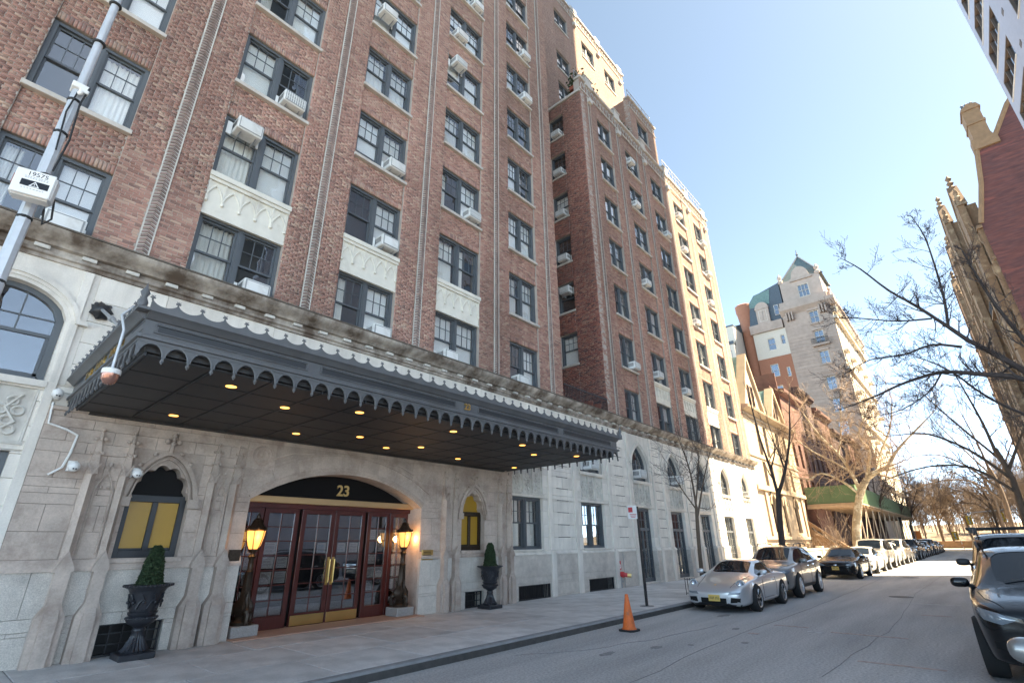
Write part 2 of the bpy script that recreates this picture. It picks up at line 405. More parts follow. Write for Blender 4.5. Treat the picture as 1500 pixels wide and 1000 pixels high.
ps = [-4.5, -.91, .76, 2.38, 4.28, 5.85, 7.72, 9.30, 11.28, 12.9, 14.65, 16.18]
bands = [-2.4, 1.57, 5.06, 8.57, 12.15, 15.45]
for i in range(6): pier(ps[2*i], ps[2*i+1], 7.0, MAINTOP, bands[i])
for c in 'ABCDE': bay(c, range(0, 9), MAINTOP, c in 'BCD')
ws = [19.6, 21.35, 23.0, 24.8, 26.7, 28.45, 30.35, 32.2, 34.1, 36.05, 37.75, 39.5]
for i in range(6): pier(ws[2*i], ws[2*i+1], 7.0, WINGTOP, (ws[2*i]+ws[2*i+1])/2)
for c in 'FGHIJ': bay(c, range(0, 7), WINGTOP, c in 'GHI')
B = brick_arrays(rects)
# the 300 bricks seen largest are parts of their own, in the pier between the first two window bays
dist = np.abs(B[:, 0]-1.2)+np.abs(B[:, 2]-8.3)
near = (B[:, 0] > .76) & (B[:, 1] < 2.38) & (B[:, 2] < 9.6)
idx = np.argsort(np.where(near, dist, 1e9))[:300]; idx = idx[near[idx]]
keep = np.ones(len(B), bool); keep[idx] = False
stuff(brick_mesh('brickwork', B[keep], 'brick', HOUSE, D))
ub = MB().box(-.5, .5, 0, .016, -.5, .5).build('brick', 'brick', HOUSE); bme = ub.data; bpy.data.objects.remove(ub)
for i in idx:
    q = B[i]; o = put('brick', bme, HOUSE, ((q[0]+q[1])/2, D+q[4]+random.uniform(-.004, .003), (q[2]+q[3])/2)); o.scale = (q[1]-q[0], 1, q[3]-q[2])
# side wall of the light court, upper storeys set back behind terraces
XS = 19.6
sr = []; SW = (12.78, 13.85)
def negrect(y0, y1, z0, z1): sr.append((-y1, -y0, z0, z1, 0, 0)); mort.box(XS+.009, XS+.4, y0, y1, z0, z1)
negrect(D, SW[0], 7.0, 27.2); negrect(SW[1], 16.0, 7.0, 27.2)
for r in range(1, 7): negrect(SW[0], SW[1], HEAD[r]-.1, (ROW[r+1]-.07+.1) if r < 6 else 27.2)
negrect(SW[0], SW[1], 7.0, ROW[1]+.05)
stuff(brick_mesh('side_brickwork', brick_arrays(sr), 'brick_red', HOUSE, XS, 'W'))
YU = 14.2
ur = []
ucols = [(21.6, 23.3), (25.3, 27.1), (28.8, 30.5)]; urows = [(30.4, 32.2), (33.5, 35.3), (38.1, 39.9)]
ex = [16.3]+[v for c in ucols for v in c]+[32.3]
def uprect(x0, x1, z0, z1): ur.append((x0, x1, z0, z1, 0, 0)); mort.box(x0, x1, YU+.009, YU+.4, z0, z1)
for i in range(0, len(ex), 2): uprect(ex[i], ex[i+1], 26.0, 42.0)
for c in ucols:
    e = [26.0]+[v for r in urows for v in r]+[42.0]
    for i in range(0, len(e), 2): uprect(c[0], c[1], e[i], e[i+1])
uprect(16.3, 19.6, 7.2, 26.0)
stuff(brick_mesh('upper_brickwork', brick_arrays(ur), 'brick', HOUSE, YU))
YH = D+.25
hr = []
def hrect(x0, x1, z0, z1): hr.append((x0, x1, z0, z1, 0, 0)); mort.box(x0, x1, YH+.009, YH+.4, z0, z1)
hrect(27.0, 28.0, WINGTOP, 33.0); hrect(29.8, 31.2, WINGTOP, 33.0); hrect(28.0, 29.8, WINGTOP, 29.9); hrect(28.0, 29.8, 31.7, 33.0)
stuff(brick_mesh('setback_brickwork', brick_arrays(hr), 'brick', HOUSE, YH))
hs = brick_arrays([(-16, -YH, WINGTOP-1.3, 33.0, 0, 0)])
stuff(brick_mesh('setback_side_brickwork', hs, 'brick', HOUSE, 27.0, 'W'))
mort.box(27.012, 27.4, YH+.4, 16, WINGTOP-1.3, 33.0)
mort.box(16.18-.3, 16.172, D+.4, 16, 7.0, MAINTOP)           # return wall of the main block
mort.box(31.0, 31.19, YH+.4, 16, WINGTOP, 33.0)
mort.box(39.2, 39.49, D+.45, 24, .2, WINGTOP)
mort.build('wall', 'mortar', HOUSE)
# dark rooms behind the glass, floors and roofs
core = MB()
core.box(-6, 15.8, D+.95, 24, .2, MAINTOP-.1); core.box(20.1, 39.15, D+.95, 24, .2, 27.0); core.box(16.5, 32.2, YU+.9, 24, 27.0, 41.7)
core.box(27.5, 31.0, YH+.9, 16, 27.0, 32.7); core.box(15.8, 20.1, YU+.5, 24, .2, 27.0); core.box(15.8, 20.1, D+.95, D+1.2, .2, 6.9)
core.build('room', 'room_dark', HOUSE)
# zigzag brick ribs on the piers
zb, zm = MB(), MB()
for (xc, z0, z1) in zig:
    zm.box(xc-.13, xc+.13, D-.018, D+.2, z0, z1)
    zm.box(xc-.13, xc-.108, D-.03, D-.01, z0, z1); zm.box(xc+.108, xc+.13, D-.03, D-.01, z0, z1)
    n = int((z1-z0)/.088)
    for k in range(n):
        z = z0+k*.088; fw = D-.03
        a, b = xc-.1, xc+.1; s_ = .05 if (k//2) % 2 else -.05
        zb.add([(a, fw, z), (xc, fw-.02, z+.05), (xc, fw-.02, z+.107), (a, fw, z+.057), (a, D-.01, z), (xc, D-.01, z+.05), (xc, D-.01, z+.107), (a, D-.01, z+.057)],
               [(0, 1, 2, 3), (0, 4, 5, 1), (3, 2, 6, 7), (0, 3, 7, 4), (1, 5, 6, 2)])
        zb.add([(xc, fw-.02, z+.05), (b, fw, z), (b, fw, z+.057), (xc, fw-.02, z+.107), (xc, D-.01, z+.05), (b, D-.01, z), (b, D-.01, z+.057), (xc, D-.01, z+.107)],
               [(0, 1, 2, 3), (0, 4, 5, 1), (3, 2, 6, 7), (0, 3, 7, 4), (1, 5, 6, 2)])
stuff(zm.build('rib_mortar', 'mortar_pale', HOUSE)); stuff(zb.build('rib_brickwork', 'brick_dark', HOUSE))

# ---------------------------------------------------------------- sash windows
_wc = {}
def window_meshes(w, h, grid, double):
    k = (round(w, 2), round(h, 2), grid, double)
    if k in _wc: return _wc[k]
    f = MB(); fr = .085; mu = .15 if double else 0
    f.box(0, fr, 0, .16, 0, h); f.box(w-fr, w, 0, .16, 0, h); f.box(fr, w-fr, 0, .16, h-fr*.9, h); f.box(fr, w-fr, .0, .18, 0, .06)
    if double:
        f.box(w/2-mu/2, w/2+mu/2, .02, .16, .06, h-fr*.9); f.box(w/2-.03, w/2+.03, 0, .02, .06, h-fr*.9)
    ops = [(fr, w/2-mu/2), (w/2+mu/2, w-fr)] if double else [(fr, w-fr)]
    panes = []; zm_ = h*.5; top = h-fr*.9
    for (a, b) in ops:
        for (z0, z1, y) in ((zm_-.02, top, .07), (.06, zm_+.02, .105)):
            r = .042; f.box(a, a+r, y, y+.035, z0, z1); f.box(b-r, b, y, y+.035, z0, z1)
            f.box(a+r, b-r, y, y+.035, z0, z0+r*1.1); f.box(a+r, b-r, y, y+.035, z1-r, z1)
            panes.append((a+r, b-r, y+.018, z0+r, z1-r))
            if grid and y < .09:
                for q in (1, 2): x = a+r+(b-a-2*r)*q/3; f.box(x-.009, x+.009, y+.005, y+.03, z0+r, z1-r)
                z = (z0+z1)/2; f.box(a+r, b-r, y+.006, y+.029, z-.009, z+.009)
    ob = f.build('frame', 'window_paint'); fm = ob.data; bpy.data.objects.remove(ob)
    pm = []
    for (a, b, y, z0, z1) in panes:
        ob = MB().box(a, b, y, y+.006, z0, z1).build('pane', 'glass'); pm.append(ob.data); bpy.data.objects.remove(ob)
    _wc[k] = (fm, pm, ops); return _wc[k]
_bc = {}
def blind_mesh(w, h):
    k = (round(w, 2), round(h, 1))
    if k not in _bc:
        ob = MB().box(0, w, 0, .012, -k[1], 0).build('blind', 'blind'); _bc[k] = ob.data; bpy.data.objects.remove(ob)
    return _bc[k]
_cc = {}
def curtain_mesh(w, h):
    k = (round(w, 2), round(h, 1))
    if k not in _cc:
        n = 24; m = MB(); P = [(w*i/n, .03*math.sin(i*1.9)) for i in range(n+1)]
        m.add([(x, y, 0) for x, y in P]+[(x, y, -k[1]) for x, y in P], [(i, i+1, n+2+i, n+1+i) for i in range(n)])
        ob = m.build('curtain', 'curtain', smooth=True); _cc[k] = ob.data; bpy.data.objects.remove(ob)
    return _cc[k]
def window(parent, x0, x1, z0, z1, y, grid=True, double=True, blinds=.9, turn=False, name='window'):
    w, h = x1-x0, z1-z0
    fm, pm, ops = window_meshes(w, h, grid, double)
    o = put(name, fm, parent, (x0, y, z0))
    if turn: o.rotation_euler.z = -PI/2                       # frame faces -X; x0..x1 then run along -Y
    if turn: o.location = (y, x1, z0)
    for p in pm: put('pane', p, o, None, True)
    for (a, b) in ops:
        t = random.random()
        if t < blinds:
            if random.random() < .6:
                L = random.choice([.5, .75, .95, .98, .98, .98])*(h-.14); put('blind', blind_mesh(b-a-.02, L), o, (a+.01, .2, h-.08), True)
            else:
                put('curtain', curtain_mesh((b-a)*random.choice([1, 1, .45]), h-.16), o, (a, .26, h-.08), True)
    return o
sills = MB()
def sill(x0, x1, z, y=D, d=.07): sills.box(x0-.04, x1+.04, y-d, y+.2, z-.11, z)
YW = D+.13
for c in 'ABCDE':
    x0, x1 = COLS[c]
    for r in range(0, 9):
        window(HOUSE, x0, x1, ROW[r], HEAD[r], YW, grid=(r < 4 or random.random() < .6))
        if r and not (r == 1 and c in 'BCD'): sill(x0, x1, ROW[r])
for c in 'FGHIJ':
    x0, x1 = COLS[c]
    for r in range(0, 7):
        window(HOUSE, x0, x1, ROW[r], HEAD[r], YW, grid=random.random() < .5)
        if r and not (r == 1 and c in 'GHI'): sill(x0, x1, ROW[r])
for r in range(1, 7):
    window(HOUSE, SW[0], SW[1], ROW[r]+.05, HEAD[r]-.1, XS+.16, grid=True, double=False, blinds=.3, turn=True)
    sills.box(XS-.06, XS+.15, SW[0]-.05, SW[1]+.05, ROW[r]-.07, ROW[r]+.045)
for c in ucols:
    for r in urows: window(HOUSE, c[0], c[1], r[0], r[1], YU+.14, grid=True); sill(c[0], c[1], r[0], YU)
window(HOUSE, 28.0, 29.8, 29.9, 31.7, YH+.12); sill(28.0, 29.8, 29.9, YH)
stuff(sills.build('window_sill', 'sill_stone', HOUSE, bevel=.008))

# ---------------------------------------------------------------- carved spandrel panels
def tudor(xc, w, zs, rise, n=16, p=1.35, q=.62):
    P = []
    for i in range(n+1):
        t = -1+2*i/n; P.append((xc+t*w/2, zs+rise*max(0., 1-abs(t)**p)**q))
    return P
for c in ('B', 'C', 'D', 'G', 'H', 'I'):
    x0, x1 = COLS[c]; m = MB(); yb = D+.05
    m.box(x0, x1, yb, yb+.3, 8.9, 9.78); m.box(x0-.02, x1+.02, yb-.1, yb+.06, 9.86, 9.99); m.box(x0-.01, x1+.01, yb-.06, yb+.05, 9.77, 9.858)
    m.box(x0, x1, yb-.03, yb+.05, 8.84, 8.905)
    n = 5; w = (x1-x0)/n
    for k in range(n):
        xc = x0+(k+.5)*w; A = tudor(xc, w, 9.3, .36, 10, 1.2, .7)
        for sgn in (0,):
            m.tube([(a, yb-.012, b) for a, b in A], .026, 5)
        I2 = tudor(xc, w*.62, 9.3, .25, 8, 1.2, .7)
    for k in range(n+1):
        x = min(max(x0+k*w, x0+.03), x1-.03); m.box(x-.022, x+.022, yb-.03, yb+.01, 9.24, 9.77)
        m.ball((x, yb-.02, 9.21), .045, 8, 5)
    m.build('spandrel_panel', 'cream_panel', HOUSE, smooth=35)

# ---------------------------------------------------------------- cornice over the stone base
def cornice(x0, x1, parent):
    prof = [(D+.3, 6.62), (D-.04, 6.62), (D-.05, 6.68), (D-.1, 6.70), (D-.1, 6.76), (D-.03, 6.78), (D-.03, 6.86), (D-.12, 6.88), (D-.16, 6.94),
            (D-.24, 6.97), (D-.32, 7.02), (D-.37, 7.07), (D-.38, 7.12), (D+.3, 7.125)]
    m = MB(); m.prism(prof, x0, x1, 'x'); m.build('cornice', 'cornice_stone', parent, smooth=40)
    t = MB(); t.prism([(D-.395, 7.127), (D-.395, 7.16), (D+.02, 7.2), (D+.02, 7.127)], x0, x1, 'x'); t.build('cornice_cap', 'cornice_top', parent)
    d = MB(); x = x0+.3
    while x < x1: d.box(x, x+.22, D-.105, D-.028, 6.785, 6.857); x += .68
    stuff(d.build('cornice_block', 'limestone_carved', parent, bevel=.006))
cornice(-5, 39.7, HOUSE)

# parapets: stone coping with little battlement blocks
par = MB()
def coping(x0, x1, z, y, blocks=True):
    par.box(x0, x1, y-.12, y+.35, z, z+.16); par.box(x0, x1, y-.06, y+.0, z-.9, z-.82)
    if blocks:
        x = x0+.15
        while x+.25 < x1:
            A = tudor(x+.18, .3, z-.5, .3, 6); par.tube([(a, y-.03, b) for a, b in A], .03, 4); par.box(x+.01, x+.05, y-.05, y, z-.8, z-.45); x += .37
coping(19.5, 39.6, WINGTOP, D); coping(16.3, 32.4, 42.0, YU); coping(26.9, 31.3, 33.0, YH); coping(-5, 16.3, MAINTOP, D)
for x in ws[:2]+ws[2:]:
    pass
for i in range(6):
    xa, xb = ws[2*i], ws[2*i+1]
    par.box((xa+xb)/2-.35, (xa+xb)/2+.35, D-.14, D+.3, WINGTOP-.2, WINGTOP+.5); par.box((xa+xb)/2-.42, (xa+xb)/2+.42, D-.18, D+.36, WINGTOP+.5, WINGTOP+.6); par.prism([(xa+.05, WINGTOP+.16), ((xa+xb)/2-.35, WINGTOP+.16), ((xa+xb)/2-.35, WINGTOP+.45)], D-.08, D+.25); par.prism([(xb-.05, WINGTOP+.16), ((xa+xb)/2+.35, WINGTOP+.45), ((xa+xb)/2+.35, WINGTOP+.16)], D-.08, D+.25)
    par.box((xa+xb)/2-.2, (xa+xb)/2+.2, D-.2, D-.02, WINGTOP-1.5, WINGTOP-1.2)
for x in (20.6, 24.3, 27.9, 31.6):
    par.box(x-.4, x+.4, YU-.12, YU+.3, 41.8, 42.5); par.box(x-.2, x+.2, YU-.18, YU, 40.4, 40.7)
par.box(XS-.12, XS+.3, D+.0, 16, 27.2, 27.38)
stuff(par.build('parapet_coping', 'sill_stone', HOUSE, bevel=.01))
# ================================================================ stone base of the apartment house
_sc = {}
def stone_mesh(w, h, d, mat_, bev=.007):
    k = (round(w, 2), round(h, 2), round(d, 2), mat_)
    if k not in _sc:
        ob = MB().box(0, k[0]-.006, 0, k[2], 0, k[1]-.006).build('stone', mat_, bevel=bev); _sc[k] = ob.data; bpy.data.objects.remove(ob)
    return _sc[k]
NST = [0]
rest_stone = {}
def stones(x0, x1, z0, z1, y, mat_, holes=(), course=.42, wl=.95, depth=.35, single=True):
    zs = [z0]
    while zs[-1]+course*1.3 < z1: zs.append(zs[-1]+course)
    zs.append(z1)
    for h in holes:
        for z in (h[2], h[3]):
            if z0+.05 < z < z1-.05 and min(abs(z-q) for q in zs) > .02: zs.append(z)
    zs.sort()
    for k in range(len(zs)-1):
        a, b = zs[k], zs[k+1]
        if b-a < .02: continue
        iv = [(x0, x1)]
        for h in holes:
            if h[2] < b-.01 and h[3] > a+.01:
                nv = []
                for (p, q) in iv:
                    if h[1] <= p or h[0] >= q: nv.append((p, q)); continue
                    if h[0] > p+.02: nv.append((p, h[0]))
                    if h[1] < q-.02: nv.append((h[1], q))
                iv = nv
        for (p, q) in iv:
            n = max(1, int(round((q-p)/wl))); e = [p+(q-p)*i/n for i in range(n+1)]
            if n > 1 and k % 2: s_ = (q-p)/n/2; e = [p]+[v-s_ for v in e[1:]]+[q] if n > 1 else e
            for i in range(len(e)-1):
                w = e[i+1]-e[i]
                if w < .02: continue
                if single and NST[0] < 300:
                    put('stone', stone_mesh(w, b-a, depth, mat_), HOUSE, (e[i]+.003, y+random.uniform(-.003, .003), a+.003)); NST[0] += 1
                else: rest_stone.setdefault(mat_, MB()).box(e[i]+.003, e[i+1]-.003, y, y+depth, a+.003, b-.003)
carved = MB(); grooves = MB(); ledges = MB()
class Each:
    """every piece becomes a part of its own"""
    def __init__(s, name, mt): s.name, s.mt = name, mt
    def box(s, *a): return MB().box(*a).build(s.name, s.mt, HOUSE, bevel=.006)
    def prism(s, *a): return MB().prism(*a).build(s.name, s.mt, HOUSE, smooth=30)
trim = Each('pilaster_strip', 'limestone'); ledge = Each('window_ledge', 'limestone'); dark = Each('recess', 'room_dark'); watertab = Each('water_table', 'limestone')
# openings of the base: (x0,x1,z0,z1)
WIDE = [('A', 0.0), ('B', 3.33), ('C', 6.79), ('D', 10.29), ('E', 13.76), ('R', 17.8)]
NARW = [('F', 22.05), ('G', 25.72), ('H', 29.4), ('I', 33.1), ('J', 36.9)]
archs = []
for n_, xc in WIDE: archs.append((xc, 1.64, 4.45, 5.6, .52, 1.9, .6))
for n_, xc in NARW: archs.append((xc, 1.5, 4.45, 5.25, .85, 1.15, .62))
GW = [(-.86, .72, 1.62, 3.25), (12.9, 14.55, 1.62, 3.28), (16.96, 18.62, 1.62, 3.28)]
DW = [(21.38, 22.78, .2, 3.24), (24.85, 26.45, .2, 3.22), (28.5, 30.1, .2, 3.22), (32.1, 33.8, .2, 3.22), (35.95, 37.6, .2, 3.22)]
def arch_window(i, xc, w, z0, zs, rise, p, q):
    holes = (xc-w/2, xc+w/2)
    A = tudor(xc, w, zs, rise, 18, p, q)
    inner = [(xc-w/2, z0)]+A+[(xc+w/2, z0)]
    # stone between the arch and its square block
    zt = zs+rise+.5; x0, x1 = xc-w/2-.28, xc+w/2+.28
    m = MB()
    m.prism([(x0, z0), (xc-w/2, z0)]+A[:10]+[(xc, zt), (x0, zt)], D, D+.35)
    m.prism([(xc+w/2, z0), (x1, z0), (x1, zt), (xc, zt)]+A[9:][:], D, D+.35)
    for (g0, g1, d0) in ((0., .07, .03), (.07, .13, .055), (.13, .2, .085)):
        o0 = tudor(xc, w+2*g0, zs, rise+g0, 18, p, q); o1 = tudor(xc, w+2*g1, zs, rise+g1*1.1, 18, p, q)
        m.strip(o0, o1, D-d0, D+.02)
        if g1 < .19:
            m.box(xc-w/2-g1, xc-w/2-g0, D-d0, D+.02, z0, zs); m.box(xc+w/2+g0, xc+w/2+g1, D-d0, D+.02, z0, zs)
    for s_ in (-1, 1): m.box(xc+s_*(w/2+.22)-.09, xc+s_*(w/2+.22)+.09, D-.11, D+.02, zs-.06, zs+.02)
    m.build('window_arch', 'limestone', HOUSE, smooth=30)
    # frame following the arch
    f = MB(); y = D+.14
    B1 = tudor(xc, w-.22, zs, rise-.09, 18, p, q); inner2 = [(xc-w/2+.11, z0+.08)]+B1+[(xc+w/2-.11, z0+.08)]
    outer2 = [(xc-w/2, z0)]+A+[(xc+w/2, z0)]
    f.strip(inner2, outer2, y, y+.14)
    f.box(xc-w/2+.11, xc+w/2-.11, y, y+.16, z0, z0+.08)
    zt2 = zs-.32; f.box(xc-w/2+.11, xc+w/2-.11, y+.03, y+.1, zt2-.03, zt2+.03)
    for t in (1/3, 2/3):
        x = xc-w/2+.11+(w-.22)*t; f.box(x-.013, x+.013, y+.045, y+.075, zt2, zs+rise*.8)
    for z in (zs-.02,): f.box(xc-w/2+.11, xc+w/2-.11, y+.046, y+.074, z-.012, z+.012)
    if w < 1.6: f.box(xc-.05, xc+.05, y+.02, y+.12, z0+.08, zs+.2)
    for (x0_, x1_) in ((xc-w/2+.11, xc-w/2+.16), (xc+w/2-.16, xc+w/2-.11)): f.box(x0_, x1_, y+.05, y+.09, z0+.08, zt2)
    f.box(xc-w/2+.11, xc+w/2-.11, y+.05, y+.09, z0+.08, z0+.14)
    wn_ = f.build('arched_window', 'window_paint', HOUSE)
    g = MB(); g.prism(inner2, y+.06, y+.066); g.build('pane', 'glass', wn_)
    if random.random() < .8:
        MB().box(xc-w/2+.1, xc+w/2-.1, y+.2, y+.21, z0+.1+random.choice([.75, .3, 0]), zs+rise).build('blind', 'blind', wn_)
    # sill
    ledge.box(xc-w/2-.05, xc+w/2+.05, D-.07, D+.2, z0-.12, z0-.002)
    return (x0, x1, z0, zt)
AH = [arch_window(i, *a) for i, a in enumerate(archs)]
sides = [(h[0], h[1], h[2], h[3]) for h in AH]+[(a-.0, b+.0, z0, z1) for (a, b, z0, z1) in GW+DW]
# carved panels between ground and arched windows
PAN = []
for (n_, xc) in WIDE+NARW:
    if 1. < xc < 12.5: continue
    w = 1.62 if n_ in 'AER' else 1.55
    PAN.append((xc-w/2, xc+w/2, 3.42, 4.3))
for (x0, x1, z0, z1) in PAN:
    m = MB(); m.box(x0, x1, D+.05, D+.3, z0, z1)
    n = 3; w = (x1-x0)/n
    for k in range(n+1):
        x = x0+k*w; m.box(max(x0, x-.03), min(x1, x+.03), D-.005, D+.05, z0, z1)
    for k in range(n):
        xc = x0+(k+.5)*w; r = w*.26
        for (dx, dz) in ((0, .2), (-.1, .05), (.1, .05), (0, -.12), (.06, -.27)):
            P = [(xc+dx+r*.5*math.cos(a), D+.035, (z0+z1)/2+dz+r*.5*math.sin(a)) for a in np.linspace(0, 2*PI, 13)]
            m.tube(P, .024, 5, caps=False)
        m.tube([(xc-.12, D+.035, z0+.1), (xc+.1, D+.03, z0+.3), (xc-.06, D+.03, z0+.52), (xc+.1, D+.035, z1-.12)], .028, 5)
    m.box(x0-.02, x1+.02, D-.02, D+.06, z0-.06, z0-.002)
    m.build('carved_panel', 'limestone_carved', HOUSE, smooth=40)
# basement gratings
GR = [(13.1, 14.78, .14, .56, 0), (17.08, 18.88, .14, .56, 0), (2.5, 3.42, .14, .62, 1), (10.76, 11.5, .14, .55, 1)]
for (x0, x1, z0, z1, k) in GR:
    m = MB(); y = D-.02
    for (a, b, c, d) in ((x0, x1, z0, z0+.03), (x0, x1, z1-.03, z1), (x0, x0+.03, z0+.03, z1-.03), (x1-.03, x1, z0+.03, z1-.03)): m.box(a, b, y, y+.04, c, d)
    n = int((x1-x0)/(.085 if not k else .16))
    for i in range(1, n): x = x0+(x1-x0)*i/n; m.box(x-.01, x+.01, y+.01, y+.035, z0+.03, z1-.03)
    if k:
        for z in (z0+.17, z0+.33): m.box(x0+.03, x1-.03, y+.012, y+.033, z-.01, z+.01)
    m.build('basement_grating', 'iron_black', HOUSE)
    dark.box(x0-.0, x1+.0, D+.25, D+.3, z0, z1)
gh = [(a, b, c, d) for (a, b, c, d, k) in GR]
allh = sides+PAN+gh
# the pale stone walls left and right of the entrance
stones(12.86, 30.2, 1.58, 6.62, D, 'limestone', allh, wl=1.15)
stones(-3.6, 1.0, 1.58, 6.62, D, 'limestone', allh, wl=1.15)
stones(1.0, 12.86, 4.0, 6.62, D, 'limestone', allh, wl=1.15)
plh = gh+[(a, b, c, d) for (a, b, c, d) in DW]
stones(12.86, 30.2, .14, 1.45, D-.07, 'granite_plinth', plh, course=.66, wl=1.3, depth=.45)
stones(-3.6, 1.0, .14, 1.45, D-.07, 'granite_plinth', plh, course=.66, wl=1.3, depth=.45)
stones(30.2, 39.5, 1.58, 6.62, D, 'limestone', allh, wl=1.15, single=False)
stones(30.2, 39.5, .14, 1.45, D-.07, 'granite_plinth', plh, course=.66, wl=1.3, depth=.45, single=False)
# sloped water table on the plinth
def wt(x0, x1): watertab.prism([(D+.2, 1.45), (D-.1, 1.45), (D-.1, 1.49), (D-.02, 1.578), (D+.2, 1.578)], x0, x1, 'x')
ed = [12.9]+[v for d in DW for v in d[:2]]+[39.5]
for i in range(0, len(ed), 2): wt(ed[i], ed[i+1])
wt(-3.6, 1.0)
# projecting piers between the bays, with short horizontal slots
for (a, b) in ((14.86, 16.66), (19.05, 21.05), (23.2, 24.5), (26.9, 28.2), (30.55, 31.8), (34.3, 35.6), (37.95, 39.4)):
    xs = [(a, a+.2), (b-.2, b)]
    for (p, q) in xs:
        trim.box(p, q, D-.05, D+.02, 1.58, 6.6)
        trim.prism([(p-.03, .14), (q+.03, .14), (q+.03, 1.4), (q, 1.56), (p, 1.56), (p-.03, 1.4)], D-.11, D-.06)
    xm = (a+b)/2; w = min(.36, (b-a)*.28)
    z = 2.0
    while z < 6.3: grooves.box(xm-w, xm+w, D-.0045, D+.01, z-.008, z+.012); ledges.box(xm-w, xm+w, D-.014, D+.005, z+.013, z+.03); z += .42
for z in (2.84, 3.68, 4.52, 5.36, 5.78): grooves.box(1.5, 2.3, D-.0045, D+.01, z-.008, z+.012)
trim.box(.86, 1.0, D-.05, D+.02, 1.58, 6.6)
# ground floor sash windows and tall glazed doors
for (x0, x1, z0, z1) in GW:
    window(HOUSE, x0, x1, z0, z1, D+.12, grid=True, blinds=.5); ledge.box(x0-.05, x1+.05, D-.08, D+.15, z0-.045, z0-.002)
def glazed_door(x0, x1, z0, z1):
    f = MB(); y = D+.16; w = x1-x0
    f.box(x0, x0+.1, y, y+.14, z0, z1); f.box(x1-.1, x1, y, y+.14, z0, z1); f.box(x0+.1, x1-.1, y, y+.14, z1-.1, z1); f.box(x0+.1, x1-.1, y, y+.14, z0, z0+.16)
    f.box(x0+.1, x1-.1, y, y+.12, 2.3, 2.42); f.box((x0+x1)/2-.045, (x0+x1)/2+.045, y+.02, y+.1, z0+.16, 2.3)
    for i in range(1, 4):
        x = x0+.1+(w-.2)*i/4; f.box(x-.013, x+.013, y+.04, y+.08, 2.42, z1-.1)
        if i != 2: f.box(x-.013, x+.013, y+.04, y+.08, z0+.16, 2.3)
    f.box(x0+.1, x1-.1, y+.042, y+.078, 2.75, 2.775)
    for i in range(1, 5): z = z0+.16+(2.14-z0)*i/5; f.box(x0+.1, x1-.1, y+.042, y+.078, z-.012, z+.012)
    o = f.build('glazed_door', 'window_paint', HOUSE)
    for (a, b, c, d) in ((x0+.1, (x0+x1)/2-.045, z0+.16, 2.3), ((x0+x1)/2+.045, x1-.1, z0+.16, 2.3), (x0+.1, x1-.1, 2.42, z1-.1)):
        MB().box(a, b, y+.055, y+.061, c, d).build('pane', 'glass', o)
    if random.random() < .7: MB().box(x0+.1, x1-.1, y+.25, y+.26, 1.2, z1).build('curtain', 'curtain', o)
    ledge.box(x0-.02, x1+.02, D-.05, D+.4, .14, .2)
for d in DW: glazed_door(*d)

# ---------------------------------------------------------------- entrance front in brownish stone
YE = D-.06
XD0, XD1, ZSP, RIS = 4.55, 9.1, 2.72, .68
XDC = (XD0+XD1)/2
def doorarch(g, n=20):
    R = ((XD1-XD0)/2)**2/(2*RIS)+RIS/2; P = []
    hw = (XD1-XD0)/2
    for i in range(n+1):
        x = -hw+2*hw*i/n; k = 1+g/R; P.append((XDC+x*k, ZSP+RIS-R+math.sqrt(max(0, R*R-x*x))*k))
    return P
GOT = [(2.92, 1.0), (11.08, .95)]
HX = doorarch(.42, 18)[0]
eh = [(XD0, XD1, .14, ZSP+.02), (HX[0], XDC*2-HX[0], ZSP+.02, 3.9)]
for xc, w in GOT: eh.append((xc-w/2, xc+w/2, 1.63, 2.64)); eh.append((xc-.62, xc+.62, 2.64, 3.5))
stones(1.0, 12.86, 1.63, 4.0, YE, 'entrance_stone', eh, course=.42, wl=.62)
stones(1.0, 12.86, .14, 1.45, YE-.05, 'granite_plinth', [(XD0-.0, XD1+.0, 0, 2)]+gh, course=.66, wl=.8, depth=.45)
for (a, b) in ((1.0, XD0), (XD1, 12.86)): trim_e = MB().prism([(D+.2, 1.45), (YE-.09, 1.45), (YE-.09, 1.5), (YE-.02, 1.628), (D+.2, 1.628)], a, b, 'x').build('water_table', 'entrance_stone', HOUSE)
# voussoirs of the door arch, then the stones filling up to the square
A0, A1, A2 = doorarch(0, 18), doorarch(.14, 18), doorarch(.42, 18)
for i in range(0, 18, 2):
    m = MB(); m.prism([A1[i], A2[i], A2[i+1], A2[i+2], A1[i+2], A1[i+1]], YE-.012, D+.3)
    o = m.build('arch_stone', 'entrance_stone', HOUSE, bevel=.007)
m = MB(); m.strip(A0, A1, YE-.0, D+.55); m.strip(doorarch(.05, 18), doorarch(.1, 18), YE-.035, YE+.0); m.strip(doorarch(.42, 18), doorarch(.47, 18), YE-.04, YE+.02); m.build('arch_moulding', 'entrance_stone', HOUSE, smooth=30)
xl, xr = HX[0], XDC*2-HX[0]
for q in (0, 1):
    pts = A2[:10] if q == 0 else A2[9:]
    o = MB(); x_ = xl if q == 0 else xr
    o.prism(([(xl, HX[1])]+pts[1:]+[(XDC, 3.9), (xl, 3.9)]) if q == 0 else (pts[:-1]+[(xr, HX[1]), (xr, 3.9), (XDC, 3.9)]), YE, D+.3)
    o.build('spandrel_stone', 'entrance_stone', HOUSE)
    a1 = A1[0] if q == 0 else A1[-1]; xd = XD0 if q == 0 else XD1
    MB().prism([(x_, ZSP+.02), (xd, ZSP+.02), a1, (x_, HX[1])], YE-.004, D+.3).build('springer_stone', 'entrance_stone', HOUSE)
